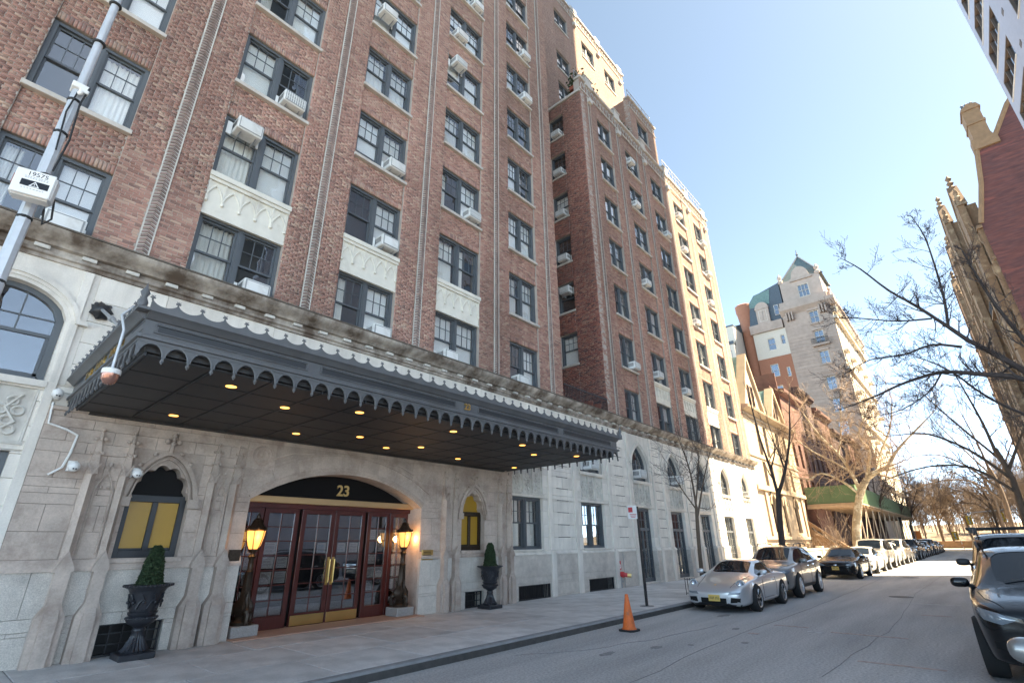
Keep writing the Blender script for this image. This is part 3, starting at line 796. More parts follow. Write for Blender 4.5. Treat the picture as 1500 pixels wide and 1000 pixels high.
for s_ in (-1, 1):                                           # carved roundel in each spandrel
    xc = XDC+s_*2.2; m = MB(); zc = 3.62
    m.box(xc-.3, xc+.3, YE-.02, YE, zc-.28, zc+.26)
    for r in (.2, .12): m.tube([(xc+r*math.cos(a), YE-.025, zc+r*math.sin(a)) for a in np.linspace(0, 2*PI, 17)], .02, 5, caps=False)
    m.ball((xc, YE-.02, zc), .05, 8, 5)
    m.tube([(xc-s_*.25, YE-.02, zc-.05), (xc-s_*.7, YE-.02, zc+.12), (xc-s_*1.2, YE-.015, zc+.16)], [.03, .025, .012], 5)
    m.build('carved_roundel', 'entrance_stone', HOUSE, smooth=40)
# paired buttresses with pinnacles
def buttress(x0, x1, ztop=3.0, zpin=3.74):
    m = MB(); xc = (x0+x1)/2; w = x1-x0; y1 = YE-.0
    m.prism([(x0, .14), (x1, .14), (x1, .8), (x0, .8)], YE-.26, y1-.051)
    m.prism([(x0-.09, .14), (x1+.09, .14), (x1+.09, .8), (x1, .98), (x1, 1.44), (x0, 1.44), (x0, .98), (x0-.09, .8)], YE-.2, YE-.052)
    m.prism([(YE-.26, .8), (YE-.16, .98), (YE-.16, 1.44), (YE-.05, 1.44), (YE-.05, .8)], x0+.01, x1-.01, 'x')
    m.prism([(x0-.03, 1.44), (x1+.03, 1.44), (x1+.03, 1.5), (xc, 1.76), (x0-.03, 1.5)], YE-.2, YE-.052)     # small gable
    m.add([(x0+.02, YE-.05, 1.5), (xc, YE-.15, 1.6), (x1-.02, YE-.05, 1.5), (x0+.02, YE-.05, ztop), (xc, YE-.15, ztop-.03), (x1-.02, YE-.05, ztop)], [(0, 1, 4, 3), (1, 2, 5, 4), (3, 4, 5)])
    m.box(x0+.01, x1-.01, YE-.05, y1+.01, 1.5, ztop)
    for s_ in (-1, 1): m.tube([(xc+s_*.09, YE-.11, ztop+.16), (xc, YE-.13, ztop-.03)], .02, 4)
    m.lathe([(w*.62, ztop-.02), (w*.5, ztop+.1), (.02, zpin)], 4, (xc, YE-.03, 0), a0=PI/4)
    for z in (ztop+.34, ztop+.58):
        for dx in (-.07, 0, .07): m.ball((xc+dx, YE-.07, z), .035, 6, 4)
    m.ball((xc, YE-.04, zpin), .035, 6, 4)
    m.build('buttress', 'entrance_stone', HOUSE, smooth=30)
for (a, b) in ((1.71, 1.9), (2.2, 2.37), (3.66, 3.84), (4.08, 4.27), (9.8, 9.95), (10.22, 10.38), (12.12, 12.27), (12.52, 12.68)): buttress(a, b)
def blind_arch(xc, w):
    m = MB(); A = tudor(xc, w, 2.7, .32, 10, 1.1, .75)
    m.tube([(xc-w/2, YE-.015, 1.7)]+[(a, YE-.015, b) for a, b in A]+[(xc+w/2, YE-.015, 1.7)], .022, 5)
    m.tube([(xc, YE-.015, 3.0), (xc, YE-.02, 3.2)], .016, 5); m.ball((xc, YE-.03, 3.16), .045, 6, 4); m.box(xc-.07, xc+.07, YE-.03, YE, 3.1, 3.14)
    for s_ in (-1, 1): m.ball((xc+s_*w*.2, YE-.02, 2.78), .03, 6, 4)
    m.build('blind_arch', 'entrance_stone', HOUSE, smooth=40)
for xc, w in ((2.05, .26), (3.96, .2), (10.08, .22), (12.4, .2)): blind_arch(xc, w)
# gothic side windows with amber glass
for gi, (xc, w) in enumerate(GOT):
    m = MB(); zs, rise = 2.64, .62; n = 20; W = w+.16
    out = tudor(xc, 1.24, 2.64, .86, n, 1.6, .6); lobes = []
    P = []
    for i in range(n*3+1):
        t = i/(n*3); a = PI*(1-t); r = 1+.13*abs(math.sin(t*PI*5.5))
        P.append((xc+w*.42*r*math.cos(a), zs+rise*.86*r*math.sin(a)))
    m.prism([(xc-.62, zs)]+out[1:-1]+[(xc+.62, zs)]+P[::-1], YE+.02, D+.22)
    ox = tudor(xc, 1.08, zs, .78, n, 1.6, .6); m.strip(ox, out, YE-.06, YE+.03)
    m.strip(tudor(xc, .94, zs, .7, n, 1.6, .6), tudor(xc, 1.0, zs, .73, n, 1.6, .6), YE-.03, YE+.03)
    for s_ in (-1, 1): m.box(xc+s_*.56-.1, xc+s_*.56+.1, YE-.08, YE+.02, zs-.16, zs)
    m.tube([(xc, YE-.03, 3.46), (xc, YE-.04, 3.8)], [.05, .025], 6)
    for dx, z in ((-.1, 3.68), (.1, 3.68), (0, 3.8), (0, 3.64)): m.ball((xc+dx, YE-.05, z), .055, 8, 5)
    for t in (.18, .34, .66, .82):
        q = out[int(t*n)]; m.ball((q[0], YE-.05, q[1]+.04), .045, 8, 5)
    MB().box(xc-w/2-.06, xc+w/2+.06, YE-.09, D+.1, 1.55, 1.632).build('window_ledge', 'entrance_stone', HOUSE, bevel=.008)
    m.build('gothic_arch', 'entrance_stone', HOUSE, smooth=30)
    x0, x1 = xc-.62, xc+.62
    m = MB(); m.prism([(x0, zs)]+out[1:n//2+1]+[(xc, 3.5), (x0, 3.5)], YE, D+.2); m.prism(out[n//2:-1]+[(x1, zs), (x1, 3.5), (xc, 3.5)], YE, D+.2); m.build('arch_spandrel', 'entrance_stone', HOUSE)
    f = MB(); y = D+.1; a, b = xc-w/2, xc+w/2
    for q in ((a, a+.1, 1.63, 2.7), (b-.1, b, 1.63, 2.7), (a+.1, b-.1, 1.63, 1.75), (a+.1, b-.1, 2.58, 2.7), (xc-.045, xc+.045, 1.75, 2.58)): f.box(q[0], q[1], y, y+.1, q[2], q[3])
    f.box(a+.1, xc-.045, y+.02, y+.08, 1.75, 1.79); f.box(xc+.045, b-.1, y+.02, y+.08, 1.75, 1.79)
    o = f.build('gothic_window', 'window_dark' if gi == 0 else 'bronze_dark', HOUSE, bevel=.006)
    for (p, q) in ((a+.1, xc-.045), (xc+.045, b-.1)): MB().box(p, q, y+.055, y+.065, 1.79, 2.58).build('pane', 'amber_glass', o)
    MB().box(a+.02, b-.02, y+.1, y+.11, 2.7, 3.3).build('fanlight', 'transom_black' if gi == 0 else 'amber_glass', o)
carved_band = MB().box(1.0, 12.86, YE-.05, D+.1, 3.99, 4.06).build('string_course', 'entrance_stone', HOUSE, bevel=.01)
# ---------------------------------------------------------------- doors
YDR = D+.48
rv = MB(); rv.box(XD0-.02, XD0+.006, YE+.02, YDR+.2, .14, ZSP+.05); rv.box(XD1-.006, XD1+.02, YE+.02, YDR+.2, .14, ZSP+.05); rv.build('door_reveal', 'entrance_stone', HOUSE)
MB().box(XD0, XD1, YE-.35, YDR+.2, .141, .165).build('threshold', 'pink_granite', HOUSE, bevel=.004)
MB().box(XD0, XD1, YDR-.02, YDR+.06, 2.62, 3.45).build('transom', 'transom_black', HOUSE)
MB().box(XD0, XD1, YDR-.2, YDR+.0, 2.7, 2.84).build('transom_rail', 'brass_strip', HOUSE, bevel=.01)
MB().box(XD0, XD1, YDR-.06, YDR+.1, 2.6, 2.699).build('door_head', 'mahogany', HOUSE)
text('23', 'door_number', .36, 'gold_paint', HOUSE, Matrix.Translation((6.98, YDR-.03, 3.06)) @ FACE_S)
LEAF = [(4.58, 5.12, 0), (5.14, 5.94, 0), (6.02, 6.86, 1), (6.88, 7.72, 1), (7.8, 8.48, 0), (8.5, 9.07, 0)]
for li, (x0, x1, kick) in enumerate(LEAF):
    m = MB(); st = .1; y = YDR
    m.box(x0, x0+st, y, y+.06, .17, 2.6); m.box(x1-st, x1, y, y+.06, .17, 2.6); m.box(x0+st, x1-st, y, y+.06, .17, .42); m.box(x0+st, x1-st, y, y+.06, 2.5, 2.6)
    xm = (x0+x1)/2; m.box(xm-.012, xm+.012, y+.01, y+.05, .42, 2.5); rows_ = 7
    for i in range(1, rows_): z = .42+2.08*i/rows_; m.box(x0+st, x1-st, y+.011, y+.049, z-.011, z+.011)
    o = m.build('door', 'mahogany', HOUSE, bevel=.004)
    for i in range(rows_):
        for (a, b) in ((x0+st, xm-.012), (xm+.012, x1-st)):
            z0, z1 = .42+2.08*i/rows_+.011, .42+2.08*(i+1)/rows_-.011
            MB().box(a, b, y+.025, y+.031, z0, z1).build('pane', 'door_glass', o)
            if (kick and i == 4 and a > x0+st+.01) or (kick and i == 4 and li == 3) or (not kick and 1 <= i <= 5 and random.random() < .7) or (kick and i > 4 and random.random() < .2):
                e = random.uniform(.0, .05) if not kick else random.uniform(.05, .09); q = random.uniform(0, .03)
                nt = MB().box(a+e*.5+.01, b-e*.5-.01, y+.034, y+.037, z0+.012+q, z1-e*.3-.012).build('notice', 'paper', o)
                pr = MB(); zz = z1-e*.3-.05
                while zz > z0+.05+q: pr.box(a+e*.5+.03, b-e*.5-.03-random.uniform(0, .06), y+.0325, y+.0338, zz-.007, zz); zz -= random.choice([.018, .018, .04])
                pr.build('print', 'print_blue' if (kick and li == 2) else 'print_grey', nt.parent)
    if kick:
        MB().box(x0+.02, x1-.02, y-.008, y+.0, .18, .38).build('kick_plate', 'brass', o, bevel=.002)
        h = MB(); hx = x1-.05 if li == 2 else x0+.05
        h.tube([(hx, y, 1.0), (hx, y-.07, 1.0), (hx, y-.07, 1.5), (hx, y, 1.5)], .016, 8); h.box(hx-.03, hx+.03, y-.006, y, .95, 1.55); h.build('handle', 'brass', o)
dark.box(XD0, XD1, YDR+.35, YDR+.4, .14, 3.5)
MB().box(9.14, 9.52, YE-.072, YE-.045, 1.42, 1.67).build('name_plaque', 'brass', HOUSE, bevel=.003)
MB().box(4.3, 4.52, YE-.072, YE-.045, 1.5, 1.74).build('name_plaque', 'bronze_dark', HOUSE, bevel=.003)
pl = MB()
for i in range(5):
    for (a, b, z0) in ((9.18, 9.48, 1.455), (4.33, 4.49, 1.53)): pl.box(a+random.uniform(0, .05), b-random.uniform(0, .06), YE-.0745, YE-.0715, z0+i*.038, z0+i*.038+.012)
pl.build('plaque_lettering', 'bronze_dark', HOUSE)
stuff(grooves.build('joint_groove', 'room_dark', HOUSE)); stuff(ledges.build('joint_lip', 'limestone', HOUSE))
for k, m in rest_stone.items(): stuff(m.build('stonework', k, HOUSE))
# mortar core behind the stones
bk = MB()
bk.box(-3.6, -.9, D+.25, D+.6, .14, 6.6); bk.box(39.3, 39.5, D+.3, D+.6, .14, 6.6)
bk.build('backing', 'mortar', HOUSE)

# ================================================================ entrance canopy
CX0, CX1, CY0 = 1.23, 12.68, 7.18
CZ = 3.98
CAN = thing('entrance_canopy', (XDC, D, CZ), 'long dark grey metal canopy with scalloped edges over the entrance and pavement', 'canopy')
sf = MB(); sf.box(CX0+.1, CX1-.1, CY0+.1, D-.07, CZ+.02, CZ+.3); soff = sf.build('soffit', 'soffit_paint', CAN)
NX, NY = 14, 5
ow = None
for i in range(NX):
    for j in range(NY):
        x0 = CX0+.12+(CX1-CX0-.24)*i/NX; x1 = CX0+.12+(CX1-CX0-.24)*(i+1)/NX; y0 = CY0+.12+(D-CY0-.22)*j/NY; y1 = CY0+.12+(D-CY0-.22)*(j+1)/NY
        if ow is None:
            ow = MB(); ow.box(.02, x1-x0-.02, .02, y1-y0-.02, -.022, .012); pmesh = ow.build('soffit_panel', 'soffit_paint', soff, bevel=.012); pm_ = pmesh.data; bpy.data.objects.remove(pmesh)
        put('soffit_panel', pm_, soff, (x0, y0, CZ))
rb = MB()
for i in range(NX+1):
    x = CX0+.12+(CX1-CX0-.24)*i/NX; rb.box(x-.012, x+.012, CY0+.12, D-.1, CZ-.03, CZ+.03)
rb.build('soffit_rib', 'canopy_groove', CAN)
# fascia: moulded profile swept round three sides
zc = lambda z: 4.08+(z-4.08)*.76                            # fascia heights
prof = [(o, zc(z)) for o, z in [(0, 4.08), (.02, 4.08), (.02, 4.13), (.05, 4.14), (.05, 4.19), (.02, 4.2), (0, 4.22), (0, 4.47), (.03, 4.48), (.06, 4.52), (.1, 4.56), (.13, 4.58), (.13, 4.62), (.05, 4.63), (-.1, 4.63), (-.1, 4.08)]]
fa = MB()
fa.prism([(CY0-o, z) for o, z in prof], CX0+.004, CX1-.004, 'x'); fa.build('front_fascia', 'canopy_paint', CAN, smooth=25)
for nm, xx, s_ in (('side_fascia', CX0, -1), ('side_fascia', CX1, 1)):
    f2 = MB(); f2.prism([(xx+s_*o, z) for o, z in prof], CY0+.004, D-.02, 'y'); f2.build(nm, 'canopy_paint', CAN, smooth=25)
for xx, s_ in ((CX0, -1), (CX1, 1)):                          # corner blocks closing the mitres
    for (o, za, zb) in ((.13, 4.58, 4.62), (.05, 4.14, 4.19)): MB().box(min(xx, xx+s_*o), max(xx, xx+s_*o), CY0-o, CY0, zc(za)-.004, zc(zb)+.004).build('corner_block', 'canopy_paint', CAN)
def groove(x0, x1):
    pn = MB()
    pn.box(x0, x1, CY0-.02, CY0-.0, zc(4.405), zc(4.425)); pn.box(x0, x1, CY0-.02, CY0, zc(4.265), zc(4.285))
    for x in (x0, x1-.02): pn.box(x, x+.02, CY0-.02, CY0, zc(4.285), zc(4.405))
    pn.build('fascia_panel', 'canopy_paint', CAN, bevel=.004)
for (a, b) in ((1.35, 3.4), (3.6, 6.5), (7.1, 9.9), (10.1, 12.35)): groove(a, b)
for (a, b) in ((1.37, 3.38), (3.62, 6.48), (7.12, 9.88), (10.12, 12.33)):
    gr = MB(); gr.box(a+.02, b-.02, CY0-.004, CY0, zc(4.286), zc(4.4)); gr.box(a, b, CY0-.004, CY0, zc(4.43), zc(4.44)); gr.build('fascia_groove', 'canopy_groove', CAN)
for (a, b) in ((7.15, 7.75), (10.6, 11.2)):
    gr = MB(); gr.box(CX0-.004, CX0, a, b, zc(4.27), zc(4.285)); gr.box(CX0-.004, CX0, a, b, zc(4.42), zc(4.435)); gr.build('fascia_groove', 'canopy_groove', CAN)
def scallop_run(n, w):
    """hanging arches along +u from 0 to n*w, z measured from the fascia bottom"""
    q = []
    for k in range(n):
        u0 = k*w; r = w*.455; A = [(u0+w/2-r*math.cos(t), -.17+.165*math.sin(t)) for t in np.linspace(0, PI, 9)]
        q.append([(u0, 0.06), (u0, -.2)]+[(u0+w/2-r, -.2)]+A+[(u0+w/2+r, -.2), (u0+w, -.2), (u0+w, 0.06)])
    return q
def crest_run(n, w):
    q = []
    for k in range(n):
        u0 = k*w; A = [(u0+w/2-w*.485*math.cos(t)/math.cos(.42), .125-.068*(math.sin(t)-math.sin(.42))/(1-math.sin(.42))) for t in np.linspace(.42, PI-.42, 9)]
        q.append([(u0, 0)]+[(u0, .132)]+A+[(u0+w, .132), (u0+w, 0)])
    return q
def valance(kind):
    z0 = 4.09 if kind == 'v' else zc(4.62)
    for side in ('front', 'left', 'right'):
        L = CX1-CX0 if side == 'front' else D-.05-CY0
        n = int(round(L/.285)); w = L/n; run = scallop_run(n, w) if kind == 'v' else crest_run(n, w)
        m = MB(); th = .02; off = .0 if kind == 'v' else .09
        for P in run:
            if side == 'front': m.prism([(CX0+u, z0+v) for u, v in P], CY0-off-.012, CY0-off+th)
            else:
                xx = CX0-off if side == 'left' else CX1+off
                m.prism([(CY0+u, z0+v) for u, v in P], xx-.012, xx+.012, 'x')
        for k in range(n+1):
            u = k*w
            if side == 'front': c = Vector((CX0+u, CY0-off, z0))
            else: c = Vector((CX0-off if side == 'left' else CX1+off, CY0+u, z0))
            if kind == 'v':
                m.tube([c+Vector((0, 0, -.19)), c+Vector((0, 0, -.25))], [.022, .008], 6); m.ball(c+Vector((0, 0, -.215)), .026, 6, 4)
            else:
                m.tube([c+Vector((0, 0, .12)), c+Vector((0, 0, .185))], [.012, .005], 5)
                m.obox(c+Vector((0, 0, .155)), (1, 0, 0), (0, 1, 0), (0, 0, 1), .028, .008, .008)
                for s_ in (-1, 1): m.tube([c+Vector((0, 0, .16)), c+Vector((s_*.022, 0, .185))], .006, 4)
        m.build('scalloped_valance' if kind == 'v' else 'crest', 'canopy_paint', CAN)
        if kind == 'v':                                      # raised beading round each arch
            m = MB()
            for k in range(n):
                A = [(k*w+w/2-w*.455*math.cos(t), -.17+.165*math.sin(t)) for t in np.linspace(0, PI, 9)]
                if side == 'front': m.tube([(CX0+u, CY0-.014, z0+v) for u, v in A], .011, 4)
                else: m.tube([((CX0 if side == 'left' else CX1), CY0+u, z0+v) for u, v in A], .014, 4)
            m.build('arch_beading', 'canopy_paint', CAN)
valance('v'); valance('c')
for (x, y) in ((CX0-.09, CY0-.09), (CX1+.09, CY0-.09)):
    m = MB(); m.lathe([(.05, 4.49), (.06, 4.55), (.03, 4.62), (.055, 4.68), (.02, 4.75), (.002, 4.82)], 8, (x, y, 0)); m.build('corner_finial', 'canopy_paint', CAN, smooth=50)
text('23', 'canopy_number', .17, 'gold', CAN, Matrix.Translation((6.8, CY0-.012, 4.285)) @ FACE_S)
for w_, y_ in (('THE', 10.05), ('PARK', 9.3), ('ROYAL', 8.38)): text(w_, 'canopy_lettering', .165, 'gold', CAN, Matrix.Translation((CX0-.012, y_, 4.285)) @ FACE_W @ Matrix.Diagonal((1.4, 1, 1, 1)))
for (x, y) in [(2.6, 10.45), (2.6, 7.88), (3.72, 8.5), (4.88, 10.4), (4.8, 7.88), (6.02, 9.76), (7.2, 10.45), (7.75, 9.79), (7.08, 7.88), (9.6, 10.46), (9.32, 7.86), (10.6, 8.54), (11.63, 7.86), (12.03, 10.5)]:
    m = MB(); m.lathe([(.085, 3.945), (.1, 3.95), (.1, 3.975)], 16, (x, y, 0)); o = m.build('downlight', 'canopy_groove', CAN)
    MB().lathe([(.001, 3.9405), (.075, 3.9405), (.075, 3.944)], 16, (x, y, 0)).build('lamp_disc', 'downlight_glow', o)
# hanging rods from iron rosettes on the wall
for x in (1.25, 3.35, 5.05, 6.9, 8.6, 10.35, 12.2):
    zc = 5.85; c = Vector((x, D-.05, zc)); m = MB()
    m.lathe([(.001, -.02), (.16, -.02), (.17, .02), (.14, .06), (.1, .1), (.07, .14), (.02, .16)], 14, (0, 0, 0), flute=.12, fl=(-.1, .07), nf=7)
    m.v = [(c.x+a, c.y-b_, c.z+b) for (a, b, b_) in m.v]
    for s_ in (-1, 1): m.ball((x+s_*.1, D-.1, zc+.1), .04, 6, 4); m.ball((x+s_*.05, D-.16, zc+.03), .025, 6, 4)
    m.build('wall_rosette', 'iron_black', CAN, smooth=40)
    e = Vector((x, CY0+1.1, 4.52)); s0 = c+Vector((0, -.15, -.03)); mid = s0.lerp(e, .42); mid2 = s0.lerp(e, .5)
    m = MB(); m.tube([s0, e], .03, 8); m.tube([mid, mid2], .05, 8); m.build('hanging_rod', 'steel_grey', CAN, smooth=40)
MB().box(CX0+.02, CX1-.02, CY0+.02, D-.06, 4.42, 4.48).build('roof_sheet', 'canopy_paint', CAN)
for z0_, z1_ in ((CZ-.2, CZ),):
    m = MB(); m.box(CX0+.3, CX1-.3, D-.16, D-.065, CZ-.06, CZ+.02); m.build('wall_plate', 'soffit_paint', CAN)

CAN.location.z += .06
# ================================================================ ground
def ground():
    m = MB(); m.add([(-60, -400, -.02), (900, -400, -.02), (900, 400, -.02), (-60, 400, -.02)], [(0, 1, 2, 3)])
    structure(m.build('ground', 'concrete_base'))
    m = MB(); m.add([(-40, -1.6, 0), (175, -1.6, 0), (175, 7.0, 0), (-40, 7.0, 0)], [(0, 1, 2, 3)]); structure(m.build('road', 'asphalt'))
    KY = 7.0
    pv = structure(MB().box(-8, 112, KY+.16, D+.3, -.01, .125).build('pavement', 'concrete_joint'))
    pr = structure(MB().box(-8, 112, -6.3, -1.78, -.01, .14).build('far_pavement', 'concrete'))
    rows_ = [KY+.165, KY+1.5, KY+2.95, D-.02]
    sm = {}
    x = -4.6
    while x < 62:
        L = 1.52
        for j in range(3):
            w = rows_[j+1]-rows_[j]
            if j not in sm:
                ob = MB().box(.006, L-.006, .006, w-.006, .02, .1385).build('paving_slab', 'concrete', bevel=.006); sm[j] = ob.data; bpy.data.objects.remove(ob)
            o = put('paving_slab', sm[j], pv, (x+(0.4 if j == 1 else 0), rows_[j], random.uniform(-.002, .002)), True)
        x += L
    MB().box(61.9, 112, KY+.16, D+.3, .1, .137).build('far_slabs', 'concrete', pv)
    km = None; x = -6.
    while x < 110:
        if km is None:
            ob = MB().prism([(KY, -.01), (KY+.155, -.01), (KY+.155, .139), (KY+.03, .139), (KY, .115)], .004, 1.996, 'x').build('kerb_stone', 'kerb_stone', bevel=.005); km = ob.data; bpy.data.objects.remove(ob)
        put('kerb_stone', km, pv, (x, 0, 0), True); x += 2
    MB().prism([(KY-.012, .0), (KY+.002, .0), (KY+.002, .1), (KY-.004, .1)], -6, 110, 'x').build('kerb_facing', 'kerb_steel', pv)
    m = MB().prism([(-1.62, -.01), (-1.62, .12), (-1.78, .14), (-1.78, -.01)], -8, 110, 'x'); structure(m.build('far_kerb', 'kerb_stone'))
    return pv
PAV = ground()
# ================================================================ other buildings
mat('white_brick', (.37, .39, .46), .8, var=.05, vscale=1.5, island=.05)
mat('brown_frame', (.12, .09, .07), .6)
glass_mat('far_glass', (.5, .55, .6), refl=.3)
mat('red_brick_far', (.13, .048, .042), .9, var=.3, vscale=.5, col2=(.09, .04, .04), vstretch=(1, 1, 6), dirt=(.25, .075, .06), dscale=.12, dpos=(.58, .72))  # dirt colour here is a brighter red, mixed in as broad patches
mat('tan_stone', (.235, .145, .08), .85, var=.15, vscale=1.2, dirt=(.2, .12, .065), dscale=1, dpos=(.5, .8))
mat('buff_stone', (.19, .12, .07), .85, var=.2, vscale=1.5, dirt=(.36, .27, .17), dscale=.6, dpos=(.52, .68))
mat('slate_roof', (.07, .09, .11), .6, var=.3, vscale=3)
mat('slate_green', (.10, .135, .135), .6, var=.25, vscale=2)
mat('copper_green', (.13, .205, .19), .7, var=.25, vscale=2)
mat('mansion_stone', (.34, .265, .185), .85, var=.12, vscale=1.0, island=.05, dirt=(.30, .235, .17), dscale=.7, dpos=(.5, .8))
mat('brownstone', (.12, .055, .04), .85, var=.25, vscale=1.2, objvar=.15)
mat('brownstone_dark', (.055, .03, .028), .85, var=.25)
mat('tower_stone', (.41, .325, .27), .85, var=.12, vscale=.8, island=.07, dirt=(.3, .24, .2), dscale=.3, dpos=(.5, .8))
mat('tower_brick', (.34, .15, .09), .9, var=.2, vscale=1.5, vstretch=(1, 1, 5))
mat('tower_white', (.60, .55, .47), .85, var=.06)
mat('shed_green', (.075, .125, .06), .6, var=.15, vscale=1)
mat('shed_timber', (.36, .26, .17), .85, var=.15)
mat('steel_pole', (.42, .36, .28), .5, metal=.3)
mat('garden_wall', (.55, .49, .4), .85, var=.1)

def plain_window(parent, p0, ux, w, h, frame='window_paint', glass='far_glass', bars=(1, 1), depth=.14, name='window', out=None, fr=.07, blind=None):
    """simple framed window; p0 lower corner, ux horizontal direction, out = outward normal"""
    ux, out = Vector(ux), Vector(out); uz = Vector((0, 0, 1)); p0 = Vector(p0)
    def slab(m, a0, a1, z0, z1, d0, d1, k=0):
        c = p0+ux*((a0+a1)/2)+uz*((z0+z1)/2)+out*((d0+d1)/2); m.obox(c, ux, out, uz, (a1-a0)/2, abs(d1-d0)/2, (z1-z0)/2, k)
    m = MB()
    slab(m, 0, fr, 0, h, -depth, .01); slab(m, w-fr, w, 0, h, -depth, .01); slab(m, fr, w-fr, 0, fr, -depth, .03); slab(m, fr, w-fr, h-fr, h, -depth, .01)
    nx, nz = bars
    for i in range(1, nx+1): a = fr+(w-2*fr)*i/(nx+1); slab(m, a-.03, a+.03, fr, h-fr, -depth*.8, -.02)
    for i in range(1, nz+1): z = fr+(h-2*fr)*i/(nz+1); slab(m, fr, w-fr, z-.025, z+.025, -depth*.75, -.03)
    o = m.build(name, frame, parent)
    g = MB(); slab(g, fr, w-fr, fr, h-fr, -depth*.6, -depth*.55); g.build('pane', glass, o)
    if blind: g = MB(); slab(g, fr, w-fr, fr+(h-2*fr)*blind, h-fr, -depth*.95, -depth*.9); g.build('blind', 'blind', o)
    return o
def wall_openings(m, u0, u1, z0, z1, holes, emit):
    """grid of solid cells around rectangular holes; emit(u0,u1,z0,z1)"""
    zs = sorted({z0, z1, *[z for h in holes for z in h[2:4] if z0 < z < z1]})
    for a, b in zip(zs, zs[1:]):
        iv = [(u0, u1)]
        for h in holes:
            if h[2] < b-1e-4 and h[3] > a+1e-4:
                nv = []
                for p, q in iv:
                    if h[1] <= p or h[0] >= q: nv.append((p, q)); continue
                    if h[0] > p: nv.append((p, h[0]))
                    if h[1] < q: nv.append((h[1], q))
                iv = nv
        for p, q in iv: emit(p, q, a, b)

# ---- white brick block on the right
WY, WX = -9.5, 44.1
WB = thing('white_brick_building', (26, WY, 0), 'tall white brick apartment block at the upper right edge with wide brown framed windows', 'building')
holes = []
for k in range(-3, 6):
    z = 33.2+2.87*k
    for (a, b) in ((38.3, 43.3), (30.0, 35.2), (21.8, 27.0)): holes.append((a, b, z, z+1.75))
m = MB(); wall_openings(m, 11, WX, 0, 66, holes, lambda a, b, c, d: m.box(a, b, WY-.35, WY, c, d)); m.build('wall', 'white_brick', WB)
m = MB(); m.box(11, WX, -28, WY-.352, 0, 65.9); m.build('room', 'room_dark', WB)
m = MB(); m.box(WX-.3, WX-.001, -28, WY-.353, 0, 66); m.build('end_wall', 'white_brick', WB)
MB().box(11.2, 39.4, -27, WY-.6, 66.01, 84).build('unseen_upper_storeys', 'white_brick', WB)  # out of view; height and edge set to shade the set-back storeys opposite
for h in holes:
    plain_window(WB, (h[1], WY-.02, h[2]), (-1, 0, 0), h[1]-h[0], h[3]-h[2], 'brown_frame', 'far_glass', (3, 0), .25, out=(0, 1, 0), fr=.09)
m = MB()
for h in holes: m.box(h[0], h[1], WY+.001, WY+.05, h[2]-.08, h[2]-.001)
stuff(m.build('window_sill', 'limestone', WB))
for k in range(-3, 6):
    for x in (36.6, 28.4): MB().box(x, x+.5, WY, WY+.02, 32.5+2.87*k, 32.8+2.87*k).build('vent_grille', 'brown_frame', WB)
# thin horizontal joint relief of the brick courses close to view
m = MB()
for i in range(300):
    z = 16+i*.1
# ---- gothic red-brick and buff-stone mansion block on the right
GX, GY = 77.4, -9.75
GB = thing('gabled_mansion_block', (105, GY, 0), 'gothic mansion block with red end wall, tan chimney and pinnacled buff front', 'building')
prof = [(-9.75, 0), (-9.75, 37.8), (-11.2, 43.0), (-12.1, 47.8), (-14.2, 49.0), (-16.4, 52.8), (-18.0, 54.6), (-21.5, 48), (-24, 45), (-24, 0)]
m = MB(); m.prism([(y, z) for y, z in prof], GX, GX+.8, 'x'); m.build('end_wall', 'red_brick_far', GB)
m = MB()
for (a, b) in zip(prof[1:8], prof[2:8]): m.tube([(GX-.02, a[0], a[1]+.1), (GX-.02, b[0], b[1]+.1)], .28, 5)
m.box(GX-.35, GX+1.0, -14.4, -11.9, 47.9, 49.4); m.build('gable_coping', 'tan_stone', GB)
m = MB(); m.box(GX-.1, GX+2.3, -14.0, -12.3, 49.4, 54.1); m.box(GX-.25, GX+2.45, -14.1, -12.2, 51.8, 52.1); m.box(GX-.2, GX+2.4, -14.05, -12.25, 49.4, 49.8); m.prism([(-14.2, 54.1), (-12.15, 54.1), (-12.3, 54.5), (-13.1, 55.1), (-13.9, 54.8)], GX-.25, GX+2.4, 'x')
m.build('chimney', 'tan_stone', GB)
m = MB()
for y in (-12.7, -13.1, -13.6): m.lathe([(.18, 54.8), (.13, 55.5), (.2, 55.6), (.13, 55.7)], 8, (GX+.7, y, 0))
m.build('chimney_pot', 'slate_roof', GB)
m = MB(); m.prism([(-10.1, 37.9), (-12.4, 47.2), (-18, 53.5), (-24, 44), (-24, 37.9)], GX+.81, 140, 'x'); m.build('roof', 'slate_roof', GB)
fh = []
for i in range(12):
    x = 79.6+i*5.2
    for k in range(8): fh.append((x, x+1.9, 2.5+4.5*k, 5.6+4.5*k))
m = MB(); wall_openings(m, GX+.81, 141, 0, 37.8, fh, lambda a, b, c, d: m.box(a, b, GY-.7, GY, c, d)); m.build('front_wall', 'buff_stone', GB)
m = MB(); m.box(GX+.82, 140, GY-1.5, GY-.72, 0, 37.7); m.build('room', 'room_dark', GB)
for h in fh: plain_window(GB, (h[1], GY-.06, h[2]), (-1, 0, 0), h[1]-h[0], h[3]-h[2], 'brown_frame', 'far_glass', (1, 1), .3, out=(0, 1, 0), blind=random.choice([None, .4, .5]))
m = MB()
for k in range(9): m.box(GX-.12, 141, GY, GY+.3+(k % 3 == 2)*.25, 1.3+4.5*k, 1.7+4.5*k)
